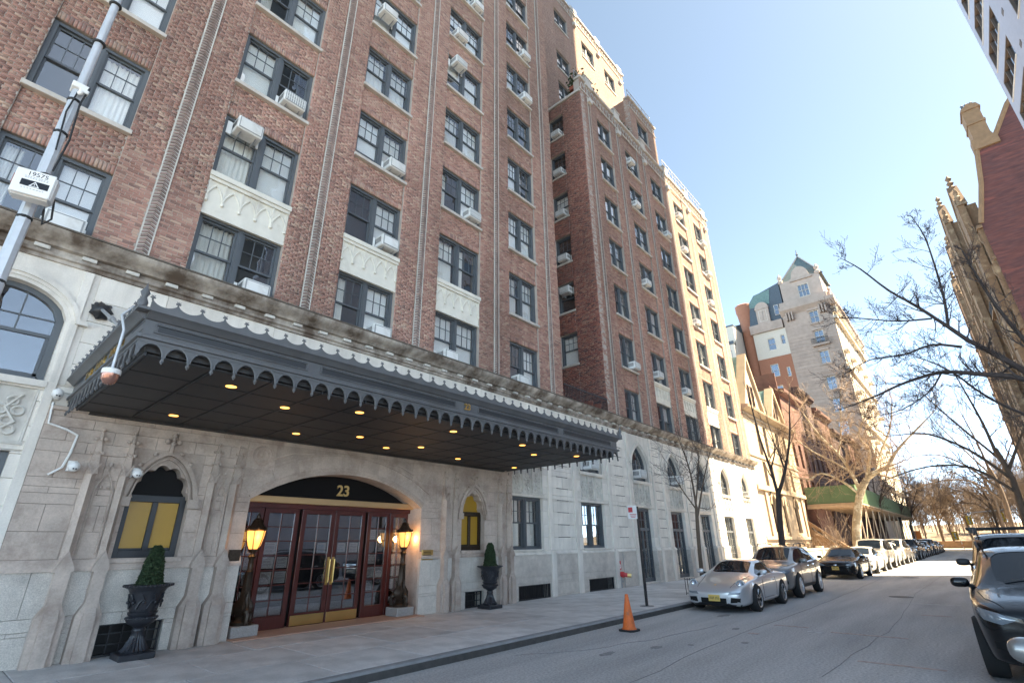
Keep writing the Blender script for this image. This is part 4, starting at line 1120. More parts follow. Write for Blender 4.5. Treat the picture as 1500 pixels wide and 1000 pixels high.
for i in range(13):
    x = 78.1+i*5.2; m.box(x-.45, x+.45, GY, GY+.45, 0, 37.6)
    for k in range(8): m.box(x-.3, x+.3, GY+.45, GY+.62, 4.4+4.5*k, 5.4+4.5*k); m.prism([(GY+.45, 3.9+4.5*k), (GY+.62, 4.4+4.5*k), (GY+.45, 4.4+4.5*k)], x-.3, x+.3, 'x')
for h in fh: m.box(h[0]-.2, h[1]+.2, GY, GY+.22, h[3]+.05, h[3]+.4); m.box(h[0]-.15, h[1]+.15, GY, GY+.2, h[2]-.25, h[2]-.02)
for i in range(60): m.box(GX+.9+i*1.04, GX+1.35+i*1.04, GY, GY+.5, 36.3, 37.5)
m.build('string_course', 'buff_stone', GB)
def gable_dormer(x, w, zt, proj):
    m = MB(); y1 = GY+proj; ze = zt-w*.9
    m.box(x-w/2, x+w/2, GY-.5, y1, 10, ze); m.prism([(x-w/2-.25, ze), (x+w/2+.25, ze), (x+.2, zt), (x-.2, zt)], y1-.9, y1)
    m.strip([(x-w/2-.3, ze), (x, zt+.05), (x+w/2+.3, ze)], [(x-w/2-.6, ze), (x, zt+.5), (x+w/2+.6, ze)], y1-.95, y1+.15)
    for s_ in (-1, 1):
        m.box(x+s_*w/2-.38, x+s_*w/2+.38, y1-.6, y1+.15, 10, ze); m.lathe([(.42, ze), (.48, ze+.6), (.26, ze+.9), (.38, ze+1.4), (.2, ze+1.7), (.3, ze+2.1), (.04, ze+2.9)], 8, (x+s_*w/2, y1-.3, 0))
        for k in range(6): m.box(x+s_*w/2-.45, x+s_*w/2+.45, y1-.6, y1+.3, 13+4.5*k, 13.5+4.5*k)
    m.lathe([(.28, zt), (.45, zt+.3), (.2, zt+.65), (.42, zt+1.0), (.17, zt+1.35), (.36, zt+1.75), (.06, zt+2.3)], 8, (x, y1-.4, 0))
    m.build('pinnacled_gable', 'buff_stone', GB, smooth=40)
    for k in range(5):
        for dx in (-w*.22, w*.22): plain_window(GB, (x+dx+.5, y1+.02, 13.6+4.5*k), (-1, 0, 0), 1.0, 2.6, 'brown_frame', 'far_glass', (0, 1), .06, out=(0, 1, 0))
for a in ((81, 4.4, 45.6, 1.2), (97.6, 4.7, 52.0, 1.5), (108, 4.7, 49.5, 1.5), (126, 5, 50, 1.3)): gable_dormer(*a)
for (x, z) in ((86.5, 28.8), (102.6, 24.6), (115, 28.8), (86.5, 15.3)):
    m = MB(); m.box(x-2, x+2, GY, GY+1.4, z, z+.25)
    for s_ in (-1, 1): m.prism([(GY, z-1.5), (GY+1.1, z-.05), (GY, z-.05)], x+s_*1.5-.2, x+s_*1.5+.2, 'x')
    b_ = m.build('balcony', 'tan_stone', GB)
    m = MB()
    for i in range(21): m.box(x-1.98+i*.197, x-1.94+i*.197, GY+1.3, GY+1.35, z+.25, z+1.3)
    m.box(x-2, x+2, GY+1.28, GY+1.38, z+1.3, z+1.4); m.build('balcony_railing', 'iron_black', b_)

# ---- sunlit stone house next to the apartment block
MY = 11.45
MH = thing('gabled_stone_house', (46, MY, .14), 'sunlit tan stone town house with two steep gables beside the brick apartment block', 'house')
mh = []
for (x0, x1) in ((42.5, 43.3), (44.4, 45.2), (47.9, 48.7), (50.1, 50.9)):
    mh += [(x0, x1, 8.1, 10.6), (x0, x1, 5.75, 7.6), ]
for xc in (43.3, 46.4, 49.8): mh.append((xc-.62, xc+.62, 2.4, 5.0))
for xc in (42.6, 45, 48.4, 51): mh.append((xc-.4, xc+.4, .6, 1.6))
m = MB(); wall_openings(m, 39.6, 53.2, .14, 11.2, mh, lambda a, b, c, d: m.box(a, b, MY, MY+.5, c, d)); m.build('front_wall', 'mansion_stone', MH)
m = MB(); m.box(39.8, 53.0, MY+.52, MY+9, .14, 11.0); m.build('room', 'room_dark', MH)
m = MB(); m.box(53.0, 53.19, MY+.51, MY+9, .14, 11.2); m.build('side_wall', 'brownstone', MH)
for h in mh: plain_window(MH, (h[0], MY+.22, h[2]), (1, 0, 0), h[1]-h[0], h[3]-h[2], 'brownstone_dark', 'far_glass', (0, 1), .15, out=(0, -1, 0), blind=random.choice([None, .5]))
m = MB()
for z, d, t in ((5.3, .22, .3), (7.75, .08, .12), (1.9, .15, .22), (10.85, .12, .2)): m.box(39.55, 53.25, MY-d, MY+.1, z, z+t)
m.prism([(MY-.55, 11.35), (MY-.6, 11.5), (MY+.3, 11.7), (MY+.3, 11.15), (MY-.1, 11.15)], 39.55, 53.25, 'x')
for xc in (43.3, 46.4, 49.8): m.strip(tudor(xc, 1.24, 4.4, .75, 10, 1.8, .6), tudor(xc, 1.7, 4.4, .98, 10, 1.8, .6), MY-.1, MY+.02)
for x in (41.6, 46.4, 51.9): m.box(x-.25, x+.25, MY-.12, MY+.02, 1.9, 5.3)
m.build('string_course', 'mansion_stone', MH, smooth=30)
for (xa, xb, zt) in ((40.6, 45.4, 16.2), (47.6, 51.6, 14.6)):
    xm = (xa+xb)/2; m = MB(); w_ = .36
    m.prism([(xa, 11.6), (xb, 11.6), (xm, zt)], MY+.02, MY+.4)
    m.strip([(xa, 11.6), (xm, zt), (xb, 11.6)], [(xa-.35, 11.6), (xm, zt+.45), (xb+.35, 11.6)], MY-.2, MY+.5)
    m.build('gable', 'mansion_stone', MH)
    m = MB(); m.prism([(xa-.2, 11.65), (xb+.2, 11.65), (xm, zt+.3)], MY+.5, MY+8); m.build('gable_roof', 'copper_green', MH)
    for dx in (-.55, .35): plain_window(MH, (xm+dx-.2, MY-.02, 12.1), (1, 0, 0), .55, 1.7, 'brownstone_dark', 'far_glass', (0, 1), .04, out=(0, -1, 0))
m = MB(); m.prism([(MY+.1, 11.65), (MY+3.5, 15.2), (MY+9, 15.2), (MY+9, 11.65)], 39.6, 53.2, 'x'); m.build('roof', 'copper_green', MH)
m = MB(); m.box(52.2, 53.2, MY+.6, MY+2.2, 11.6, 16.0); m.box(52.1, 53.3, MY+.5, MY+2.3, 15.6, 15.8); m.build('chimney', 'brownstone', MH)
# low garden wall and stoop
gw = MB(); gw.box(40.2, 50.6, 9.3, 9.55, .135, 1.15); gw.box(40.1, 50.7, 9.24, 9.61, 1.15, 1.27)
for x in (40.3, 45.4, 50.5): gw.box(x-.3, x+.3, 9.2, 9.65, .135, 1.4)
tag(gw.build('garden_wall', 'garden_wall', bevel=.02), 'low sunlit stone garden wall in front of the gabled stone house', 'wall')
st = thing('stoop', (53, 11, .14), 'tan stone entrance stoop climbing to the house beside the green sidewalk shed', 'stoop')
m = MB(); m.prism([(8.6, .13), (8.6, 1.15), (11.4, 3.3), (11.4, .13)], 52.6, 52.95, 'x'); m.prism([(8.4, .13), (8.4, 1.3), (8.75, 1.3), (11.4, 3.45), (11.4, 3.25), (8.65, 1.1), (8.65, .13)], 52.5, 53.05, 'x'); m.build('cheek_wall', 'tan_stone', st)
for i in range(9): MB().box(52.95, 55.0, 8.7+.3*i, 11.4, .13+.3*i*.0+.31*i*.9, .13+.31*(i+1)*.9).build('step', 'tan_stone', st)
for i in range(5): MB().prism([(9.2+.42*i, 1.75+.32*i-.35), (9.5+.42*i, 1.98+.32*i-.35), (9.5+.42*i, 1.78+.32*i-.35), (9.2+.42*i, 1.55+.32*i-.35)], 52.48, 52.61, 'x').build('pierced_panel', 'room_dark', st)

# ---- row of dark brownstones beyond
def brownstone(x0, x1, zt, label, mt, y=11.6):
    t = thing('brownstone_house', ((x0+x1)/2, y, .14), label, 'house', 'brownstone row houses towards the park')
    hs = []; n = max(2, int((x1-x0)/2.2)); p = (x1-x0)/n
    for k in range(int((zt-2)/3.4)):
        for i in range(n): xc = x0+p*(i+.5); hs.append((xc-.5, xc+.5, 1.6+3.4*k, 3.9+3.4*k))
    m = MB(); wall_openings(m, x0, x1, .14, zt, hs, lambda a, b, c, d: m.box(a, b, y, y+.4, c, d)); m.build('front_wall', mt, t)
    m = MB(); m.box(x0+.02, x1-.02, y+.42, y+10, .14, zt-.1); m.build('body', 'brownstone_dark', t)
    m = MB(); m.prism([(y-.5, zt), (y-.55, zt+.3), (y+.4, zt+.45), (y+.4, zt-.3), (y-.1, zt-.3)], x0-.05, x1+.05, 'x'); m.build('cornice', mt, t); MB().box(x0+p*.2, x1-p*.2, y-.9, y-.01, .14, 5.2).build('porch', mt, t)
    for h in hs:
        if not (h[2] < 5.2 and x0+p*.2 < h[0] < x1-p*.2): plain_window(t, (h[0], y+.2, h[2]), (1, 0, 0), h[1]-h[0], h[3]-h[2], 'brownstone_dark', 'far_glass', (0, 1), .15, out=(0, -1, 0), blind=random.choice([None, .5]))
    if x0 < 60:
        m = MB(); m.box(x0-.15, x0-.0, y+.0, y+10, 9, zt+2.0); m.build('party_wall', mt, t)
    return t
brownstone(53.4, 60.4, 15.5, 'dark brown row house with chimney just behind the bare sycamore', 'brownstone')
brownstone(60.5, 67.5, 17.2, 'second dark row house from the stone house, above the sidewalk shed', 'brownstone_dark')
brownstone(67.6, 76, 16.2, 'third dark row house along the sidewalk shed', 'brownstone')
brownstone(76.1, 86, 15, 'fourth dark row house along the sidewalk shed', 'brownstone_dark')
brownstone(86.1, 98, 15.6, 'fifth dark row house, last before the towered corner building', 'brownstone')
# sidewalk shed with green boards
SH = thing('sidewalk_shed', (70, 9.4, .14), 'green boarded sidewalk shed on steel posts in front of the dark row houses', 'scaffold')
m = MB()
for i in range(4): m.box(53.8, 53.85, 7.4+i*1.0+.005, 8.395+i*1.0, 4.85, 6.35)
for i in range(23): m.box(53.86+i*2.0, 55.85+i*2.0, 7.4, 7.45, 4.85, 6.35)
m.build('green_board', 'shed_green', SH)
m = MB(); m.box(53.7, 100, 7.35, 11.4, 4.72, 4.84); m.box(53.65, 53.95, 7.3, 11.42, 4.45, 4.71)
for i in range(24): m.box(54+i*2, 54.15+i*2, 7.35, 11.4, 4.5, 4.71)
m.build('timber_deck', 'shed_timber', SH)
for i in range(12):
    for y in (7.6, 11.1): MB().tube([(54.1+i*4, y, .13), (54.1+i*4, y, 4.5)], .055, 6).build('post', 'steel_pole', SH)
    MB().tube([(54.1+i*4, 7.6, 1.0), (58.1+i*4, 7.6, 4.4)], .03, 5).build('brace', 'steel_pole', SH)
# ---- corner tower with green pyramid roof
TX, TY = 113.2, 11.5
TB = thing('towered_corner_building', (125, 18, 0), 'tall stone and brick corner building with steep green pyramid roof far down the street', 'building')
th = []
for k, z in enumerate((16, 20.5, 25.0, 29.5, 35, 39.5, 44.0)): th.append((-15.6, -13.9, z, z+2.7))
m = MB(); wall_openings(m, -20.6, -TY, 0, 48.5, th, lambda a, b, c, d: m.box(TX, TX+.6, -b, -a, c, d)); m.build('west_stone_wall', 'tower_stone', TB)
for h in th: plain_window(TB, (TX+.15, -h[0], h[2]), (0, -1, 0), h[1]-h[0], h[3]-h[2], 'tower_white', 'far_glass', (1, 1), .3, out=(-1, 0, 0), fr=.12, blind=.45)
m = MB(); z = 10.
while z < 42:
    wall_openings(m, TY+.02, 20.55, z, z+.62, [(13.6, 15.9, q[2]-.4, q[3]+.5) for q in th], lambda a, b, c, d: m.box(TX-.05, TX+.002, a, b, c, d)); z += .75
o = stuff(m.build('rusticated_stone', 'tower_stone', TB, bevel=0))
for h in th: MB().box(TX-.3, TX+.05, 13.6, 15.9, h[2]-.4, h[2]-.05).build('window_sill', 'tower_stone', TB); MB().box(TX-.25, TX+.05, 13.65, 15.85, h[3]+.05, h[3]+.5).build('window_head', 'tower_stone', TB)
MB().box(TX-.9, TX+.05, 13.2, 16.3, 38.7, 39.1).build('balcony_slab', 'tower_stone', TB)
m = MB()
for i in range(16): m.box(TX-.88, TX-.82, 13.25+i*.2, 13.31+i*.2, 39.1, 40.2)
m.box(TX-.9, TX-.8, 13.2, 16.3, 40.2, 40.3); m.build('balcony_railing', 'iron_black', TB)
bh = []
for z in (24.5, 29.5, 34.3): bh += [(-25.1, -23.5, z, z+2.8), (-22.1, -21.4, z-.5, z+1.6)]
m = MB(); wall_openings(m, -27.2, -20.6, 0, 38.6, bh, lambda a, b, c, d: m.box(TX+.1, TX+.6, -b, -a, c, d)); m.build('brick_wall', 'tower_brick', TB)
wh = [(-24.6, -23.0, 40.2, 43.0), (-21.9, -21.0, 41, 43.2)]
m = MB(); wall_openings(m, -27.2, -20.6, 38.6, 44.6, wh, lambda a, b, c, d: m.box(TX+.08, TX+.6, -b, -a, c, d)); m.build('white_wall', 'tower_white', TB)
for h in bh+wh: plain_window(TB, (TX+.2, -h[0], h[2]), (0, -1, 0), h[1]-h[0], h[3]-h[2], 'tower_white', 'far_glass', (0, 1), .25, out=(-1, 0, 0), fr=.14, blind=.5)
m = MB(); m.box(TX+.9, 150, TY+1, 40, 0, 48.3); m.build('body', 'room_dark', TB)
fh = []
for i in range(9):
    for k in range(9): fh.append((115+i*3.8, 116.6+i*3.8, 7+4.4*k, 9.8+4.4*k))
m = MB(); wall_openings(m, TX+.02, 150, 0, 48.5, fh, lambda a, b, c, d: m.box(a, b, TY, TY+.6, c, d)); m.build('street_wall', 'tower_white', TB)
for h in fh: plain_window(TB, (h[0], TY+.2, h[2]), (1, 0, 0), h[1]-h[0], h[3]-h[2], 'tower_white', 'far_glass', (0, 1), .25, out=(0, -1, 0), fr=.14, blind=.5)
m = MB()
for k in range(4): m.box(TX-.1, 150, TY-.5-.2*(k == 3), TY, 11+11*k, 11.5+11*k)
for i in range(5):
    for k in (1, 3, 5, 7): m.box(114.6+i*7.6, 117+i*7.6, TY-.9, TY, 6.3+4.4*k, 6.7+4.4*k)
m.build('balcony', 'tower_white', TB)
m = MB()                                                      # main cornice with brackets
m.prism([(TX-.0, 47.0), (TX-1.1, 48.0), (TX-1.1, 48.7), (TX+.5, 48.9), (TX+.5, 47.0)], TY-1.1, 20.8)
m.v = [(a, b, c) for a, b, c in m.v]
m.prism([(TY, 47.0), (TY-1.1, 48.0), (TY-1.1, 48.7), (TY+.5, 48.9), (TY+.5, 47.0)], TX+.001, 150, 'x'); m.box(TX-.5, TX+.6, 20.8, 27.5, 44.6, 46.6)
m.build('cornice', 'tower_stone', TB)
for i in range(6): MB().box(TX-.85, TX, 12.2+i*.55+(i > 2)*4.6, 12.45+i*.55+(i > 2)*4.6, 45.6, 47.4).build('bracket', 'tower_stone', TB)
for i in range(20): MB().box(TX+1+i*1.8, TX+1.3+i*1.8, TY-.85, TY, 45.6, 47.4).build('bracket', 'tower_white', TB)
m = MB()
m.box(TX-.6, TX+.1, TY, 20.6, 48.9, 50.0); m.box(TX+.1, 150, TY-.6, TY+.1, 48.9, 50); m.build('parapet', 'tower_stone', TB)
hs = [(-16.6, -14.4, 50.6, 53.6)]
m = MB(); wall_openings(m, -19.8, -12.0, 50, 55.2, hs, lambda a, b, c, d: m.box(TX+.6, TX+1.2, -b, -a, c, d)); m.box(TX+1.3, TX+9, 12, 19.8, 50, 55.2); m.build('attic_storey', 'tower_stone', TB)
plain_window(TB, (TX+.7, 16.6, 50.6), (0, -1, 0), 2.2, 3.0, 'tower_white', 'far_glass', (2, 1), .3, out=(-1, 0, 0), fr=.14, blind=.1)
m = MB(); A = [(y, z) for y, z in tudor(15.5, 3.6, 55.2, 2.6, 12, 2, .55)]
m.prism(A, TX+.3, TX+1.4, 'x'); m.prism([(13.3, 54.6), (17.7, 54.6), (17.7, 55.2), (13.3, 55.2)], TX+.2, TX+1.4, 'x'); m.build('dormer_pediment', 'tower_stone', TB, smooth=40)
for y in (12.2, 19.6): MB().lathe([(.5, 55), (.6, 55.6), (.3, 56), (.5, 56.6), (.1, 57.4)], 8, (TX+.9, y, 0)).build('attic_finial', 'tower_stone', TB)
for i in range(14): MB().lathe([(.35, 50), (.45, 50.8), (.2, 51.2), (.35, 51.7), (.05, 52.4)], 6, (TX+3+i*2.6, TY-.2, 0)).build('stone_urn', 'tower_stone', TB)
m = MB(); m.lathe([(5.9, 55.0), (.12, 62.3)], 4, (TX+5, 15.6, 0), a0=PI/4); m.build('pyramid_roof', 'slate_green', TB)
m = MB()
for a in range(4):
    q = Vector((TX+5+5.9*math.cos(PI/4+a*PI/2), 15.6+5.9*math.sin(PI/4+a*PI/2), 55.0)); m.tube([q, (TX+5, 15.6, 62.4)], .22, 6)
m.tube([(TX+5, 15.6, 62), (TX+5, 15.6, 64.2)], [.2, .06], 6); m.ball((TX+5, 15.6, 63), .3, 6, 4); m.build('roof_ridge', 'slate_roof', TB)
m = MB(); m.prism([(20, 46.6), (28.2, 46.6), (27.6, 51.5), (25.5, 54), (20, 55.5)], TX+.5, 140, 'x'); m.build('mansard_roof', 'slate_roof', TB)
m = MB(); m.prism([(22.6, 51.2), (27.7, 51.2), (25.5, 54.1), (22.0, 54.6)], TX+.42, TX+.52, 'x'); m.build('copper_slope', 'copper_green', TB)
m = MB(); m.box(TX-.1, TX+1.2, 23.0, 25.6, 46.6, 50.2); m.prism(tudor(24.3, 3.0, 50.2, 1.6, 10, 2, .55), TX-.2, TX+1.2, 'x'); m.build('dormer', 'tower_stone', TB)
plain_window(TB, (TX-.12, 25.1, 47.2), (0, -1, 0), 1.6, 2.6, 'tower_white', 'far_glass', (1, 1), .05, out=(-1, 0, 0), blind=.1)
plain_window(TB, (TX+.35, 21.9, 48.0), (0, -1, 0), .9, 2.4, 'tower_white', 'far_glass', (0, 1), .1, out=(-1, 0, 0))
m = MB(); m.lathe([(1.3, 0), (1.3, 47), (1.7, 50.5), (1.9, 51.4), (1.9, 52.6), (1.6, 52.8)], 12, (TX+1.5, 28.3, 0)); m.build('round_chimney', 'tower_brick', TB, smooth=40)
# pale building glimpsed between the brick block and the tower
PB = thing('pale_rear_building', (110, 31, 0), 'small pale building with bay window glimpsed left of the round brick chimney', 'building')
m = MB(); m.box(108, 120, 29.6, 36, 0, 46); m.box(107, 108, 29.8, 33, 30, 41.5); m.build('wall', 'tower_white', PB); m = MB(); m.box(106.8, 108.1, 29.7, 33.1, 41.5, 42.2); m.box(107.9, 120, 29.5, 36, 46, 46.3); m.build('roof_edge', 'slate_roof', PB)
plain_window(PB, (106.99, 32.4, 37.5), (0, -1, 0), 1.9, 2.6, 'slate_roof', 'far_glass', (1, 1), .05, out=(-1, 0, 0), blind=.4)
# ================================================================ window air conditioners
ACG = 'air conditioners in the windows of the brick apartment house'
def ac_build(style):
    t = thing('air_conditioner', (0, 0, 0), 'x', 'air conditioner', ACG)
    m = MB(); w, h, d = .6, .38, .40
    m.box(-w/2, w/2, -d, 0, 0, h); m.build('case', 'ac_white', t, bevel=.018, seg=2, local=True)
    g = MB(); y = -d-.012
    g.box(-w/2+.03, w/2-.03, y, -d+.002, .03, h-.03); gr_ = g.build('rear_grille', 'ac_grille', t, local=True)
    f = MB()
    if style == 0:
        for i in range(9): x = -w/2+.06+i*(w-.12)/8; f.box(x-.011, x+.011, y-.012, y-.001, .05, h-.05)
        for z in (.15, .27): f.box(-w/2+.05, w/2-.05, y-.016, y-.011, z-.006, z+.006)
    elif style == 1:
        for i in range(11): z = .06+i*(h-.12)/10; f.box(-w/2+.05, w/2-.05, y-.012, y-.001, z-.009, z+.009)
    else:
        f.box(-w/2+.06, w/2-.06, y-.01, y-.001, .06, h-.06)
    stuff(f.build('grille_slat', 'ac_white', t, local=True))
    s = MB()
    for sx in (-1, 1):
        for i in range(5): x = sx*(w/2+.002); s.box(min(x, x+sx*.004), max(x, x+sx*.004), -d+.1+i*.06, -d+.13+i*.06, .12, h-.08)
    s.build('side_vent', 'ac_shadow', t, local=True)
    s = MB(); s.box(-w/2-.12, -w/2-.002, .02, .05, 0, h); s.box(w/2+.002, w/2+.12, .02, .05, 0, h); s.build('side_panel', 'ac_white', t, local=True)
    for x in (-w*.3, w*.3): MB().prism([(0.02, -.01), (-.3, -.01), (-.3, -.03), (0.02, -.09)], x-.012, x+.012, 'x').build('bracket', 'steel_grey', t, local=True)
    return t
ACP = [ac_build(0), ac_build(1), ac_build(2)]; ACU = [False]*3
def ac(pos, label, style=0, rz=0, sc=1.):
    if not ACU[style]: o = ACP[style]; ACU[style] = True; o.location = pos; o.rotation_euler.z = rz; o['label'] = label
    else: o = dup(ACP[style], pos, rz, label)
    o.scale = (sc, sc, sc); return o
ORD = ['lowest', 'second', 'third', 'fourth', 'fifth', 'sixth', 'seventh', 'eighth', 'ninth']
BAY = dict(A='leftmost window bay', B='second window bay from the left', C='third window bay from the left', D='fourth window bay from the left',
           E='last window bay before the light court', F='first bay beyond the light court', G='second bay beyond the light court',
           H='third bay beyond the light court', I='sunlit bay with shadow edge', J='last sunlit bay')
LIST = [('A', 0, 1, 0, 2), ('B', 0, 1, 0, 2), ('B', 1, 0, 1, 1), ('B', 2, 1, 0, 0), ('C', 0, 1, 0, 2), ('C', 1, 1, 0, 2), ('C', 2, 1, 0, 1), ('C', 4, 0, .45, 1),
        ('D', 0, 0, 0, 2), ('D', 2, 1, 0, 0), ('D', 4, 0, 1, 0), ('D', 5, 0, 0, 1), ('D', 6, 1, 0, 1), ('E', 0, 0, 0, 2), ('E', 5, 1, 0, 1), ('E', 6, 1, 0, 1),
        ('F', 1, 1, 0, 0), ('G', 1, 0, .12, 0), ('G', 3, 0, .1, 0), ('G', 5, 0, 0, 1), ('G', 6, 0, .45, 0), ('H', 1, 0, 0, 1), ('H', 5, 1, 0, 0),
        ('I', 3, 0, 0, 0), ('I', 5, 0, .1, 0), ('I', 6, 0, .2, 0), ('J', 4, 0, .0, 1), ('J', 5, 1, 0, 1), ('J', 6, 1, 0, 1)]
for (c, r, side, up, sty) in LIST:
    x0, x1 = COLS[c]; w = x1-x0; x = x0+w*.27 if side == 0 else x0+w*.74; z = ROW[r]+.07+up*(HEAD[r]-ROW[r]-.56)
    where = 'upper sash' if up == 1 else ('middle' if up > .3 else 'bottom')
    ac((x, D+.14, z), f"white unit at {where} of {ORD[r]} row {'left' if side == 0 else 'right'} window, {BAY[c]}", sty)
for r, up in ((2, 1), (3, 0), (4, 0), (5, 0), (6, 0)):
    ac((XS+.16, 13.25, ROW[r]+.12+up*.95), f"white unit {'high' if up else 'low'} in the {ORD[r]} window of the red side wall", r % 2, -PI/2)
ac((22.05-.15, D+.14, 4.56), 'white unit in the first pointed window right of the canopy', 0)
ac((25.72+.15, D+.14, 4.56), 'wide white unit in the second pointed window right of the canopy', 0, 0, 1.12)
ac((36.9+.2, D+.14, 4.56), 'white unit in the last sunlit pointed window', 1)
ac((17.75, D+.14, 4.56), 'white unit seen under the right end of the canopy scallops', 0)

# ================================================================ terrace railing, pots and roof greenery
rl = thing('terrace_railing', (17.9, D, 7.2), 'black iron railing on the cornice in front of the light court', 'railing')
m = MB(); y = D-.02
m.box(16.2, 19.58, y-.02, y+.02, 7.86, 7.9); m.box(16.2, 19.58, y-.015, y+.015, 7.28, 7.31); m.build('rail', 'iron_black', rl)
for i in range(31): MB().box(16.25+i*.11, 16.27+i*.11, y-.008, y+.008, 7.2, 7.96).build('baluster', 'iron_black', rl)
for x, lab in ((18.5, 'terracotta flower pot left of the other behind the terrace railing'), (19.2, 'terracotta flower pot nearest the red side wall behind the railing')):
    tag(MB().lathe([(.14, 0), (.2, .34), (.22, .34), (.22, .42), (.17, .42), (.15, .3)], 12, (x, D+.3, 7.2)).build('flower_pot', 'terracotta', smooth=40), lab, 'flower pot', 'terracotta pots on the terrace')
def leaf_mass(name, mat_, n, sampler, size, parent=None, seed=0):
    r = np.random.default_rng(seed); P = np.array([sampler(r) for _ in range(n)]); A = r.normal(size=(n, 3)); A /= np.linalg.norm(A, axis=1)[:, None]
    Bv = np.cross(A, r.normal(size=(n, 3))); Bv /= np.linalg.norm(Bv, axis=1)[:, None]; s = size*r.uniform(.6, 1.4, n)[:, None]
    V = np.stack([P-A*s, P+Bv*s*.45, P+A*s, P-Bv*s*.45], 1).reshape(-1, 3)
    return np_mesh(name, V, np.arange(4*n).reshape(n, 4), [mat_], parent=parent)
mat('dark_leaf', (.04, .06, .022), .7, island=.5)
for (x0, x1, z, h, lab) in ((20.0, 22.2, 28.3, 1.5, 'leafy shrubs on the lower roof terrace above the light court corner'), (25.0, 26.3, 28.4, .8, 'small green terrace planting beside the stepped upper storey')):
    t = thing('terrace_shrub', ((x0+x1)/2, D+.8, z), lab, 'shrub')
    stuff(leaf_mass('leaf', 'dark_leaf', 1500, lambda r: (r.uniform(x0, x1), D+.7+r.normal(0, .25), z+abs(r.normal(0, h*.45))), .11, t, int(x0)))
    MB().box(x0, x1, D+.5, D+1.0, z, z+.3).build('planter_box', 'terracotta', t)
for (x0, x1, y, z, lab) in ((27.2, 31.0, YH, 33.16, 'thin roof railing on the stepped upper storey'), (31.5, 39.2, D, 29.0, 'thin blue roof railing along the sunlit parapet'), (19.7, 24, D+.3, 28.46, 'thin roof railing on the terrace above the red side wall')):
    t = thing('roof_railing', ((x0+x1)/2, y, z), lab, 'railing'); m = MB()
    m.box(x0, x1, y+.1, y+.13, z+.95, z+1.0); m.box(x0, x1, y+.1, y+.12, z+.5, z+.53); m.build('rail', 'steel_grey', t)
    for i in range(int((x1-x0)/.6)+1): MB().box(x0+i*.6, x0+i*.6+.03, y+.1, y+.13, z, z+.95).build('upright', 'steel_grey', t)

# ================================================================ entrance lanterns on iron posts
def lantern(name, x, y, label, lit=1.):
    t = thing(name, (x, y, .165), label, 'lantern', 'iron lanterns beside the entrance doors')
    MB().box(x-.26, x+.26, y-.24, y+.24, .166, .36).build('granite_base', 'granite_block', t, bevel=.012)
    m = MB()
    m.lathe([(.2, .36), (.21, .42), (.15, .46), (.12, .52), (.17, .6), (.18, .7), (.12, .8), (.09, .86), (.075, 1.3), (.085, 1.32), (.06, 1.36), (.05, 1.55), (.09, 1.6), (.04, 1.66), (.05, 1.72)], 12, (x, y, 0), flute=.12, fl=(.5, 1.3), nf=6)
    for k in range(3):
        a = k*2*PI/3+.5; c_, s_ = math.cos(a), math.sin(a)
        m.tube([(x+.22*c_, y+.22*s_, .38), (x+.25*c_, y+.25*s_, .52), (x+.17*c_, y+.17*s_, .68), (x+.1*c_, y+.1*s_, .8), (x+.12*c_, y+.12*s_, .95)], [.045, .05, .04, .03, .02], 6)
        m.ball((x+.2*c_, y+.2*s_, .6), .07, 8, 5)
    m.build('post', 'bronze_dark', t, smooth=50)
    g = MB(); g.lathe([(.085, 1.74), (.13, 1.82), (.165, 1.96), (.185, 2.1)], 12, (x, y, 0)); g.build('glass_shade', 'lamp_glow', t, smooth=50)
    f = MB()
    for k in range(6):
        a = k*PI/3; c_, s_ = math.cos(a), math.sin(a); f.tube([(x+.09*c_, y+.09*s_, 1.72), (x+.137*c_, y+.137*s_, 1.82), (x+.172*c_, y+.172*s_, 1.96), (x+.193*c_, y+.193*s_, 2.11)], .009, 4)
    f.lathe([(.07, 1.68), (.1, 1.72), (.1, 1.745), (.06, 1.75)], 12, (x, y, 0)); f.lathe([(.2, 2.1), (.22, 2.12), (.2, 2.16), (.13, 2.22), (.09, 2.3), (.11, 2.31), (.04, 2.36), (.045, 2.4), (.01, 2.46)], 12, (x, y, 0))
    for k in range(6): a = k*PI/3+.3; f.ball((x+.2*math.cos(a), y+.2*math.sin(a), 2.15), .028, 6, 4)
    f.build('lantern_frame', 'bronze_dark', t, smooth=50)
    l = bpy.data.lights.new('lantern_light', 'POINT'); l.energy = .4*lit; l.color = (1, .55, .2); l.shadow_soft_size = .08
    lo = bpy.data.objects.new('lantern_light', l); COL.objects.link(lo); lo.location = (x, y-.28, 1.95)
    l2 = bpy.data.objects.new('lantern_light', l); COL.objects.link(l2); l2.location = (x+(.3 if x > 7 else -.3), y, 1.95)
lantern('lantern', 4.86, D+.12, 'lit iron lantern on a post at the left side of the doors')
lantern('lantern', 8.72, D+.12, 'lit iron lantern on a post at the right side of the doors', 1.3)
def lantern_small(): pass

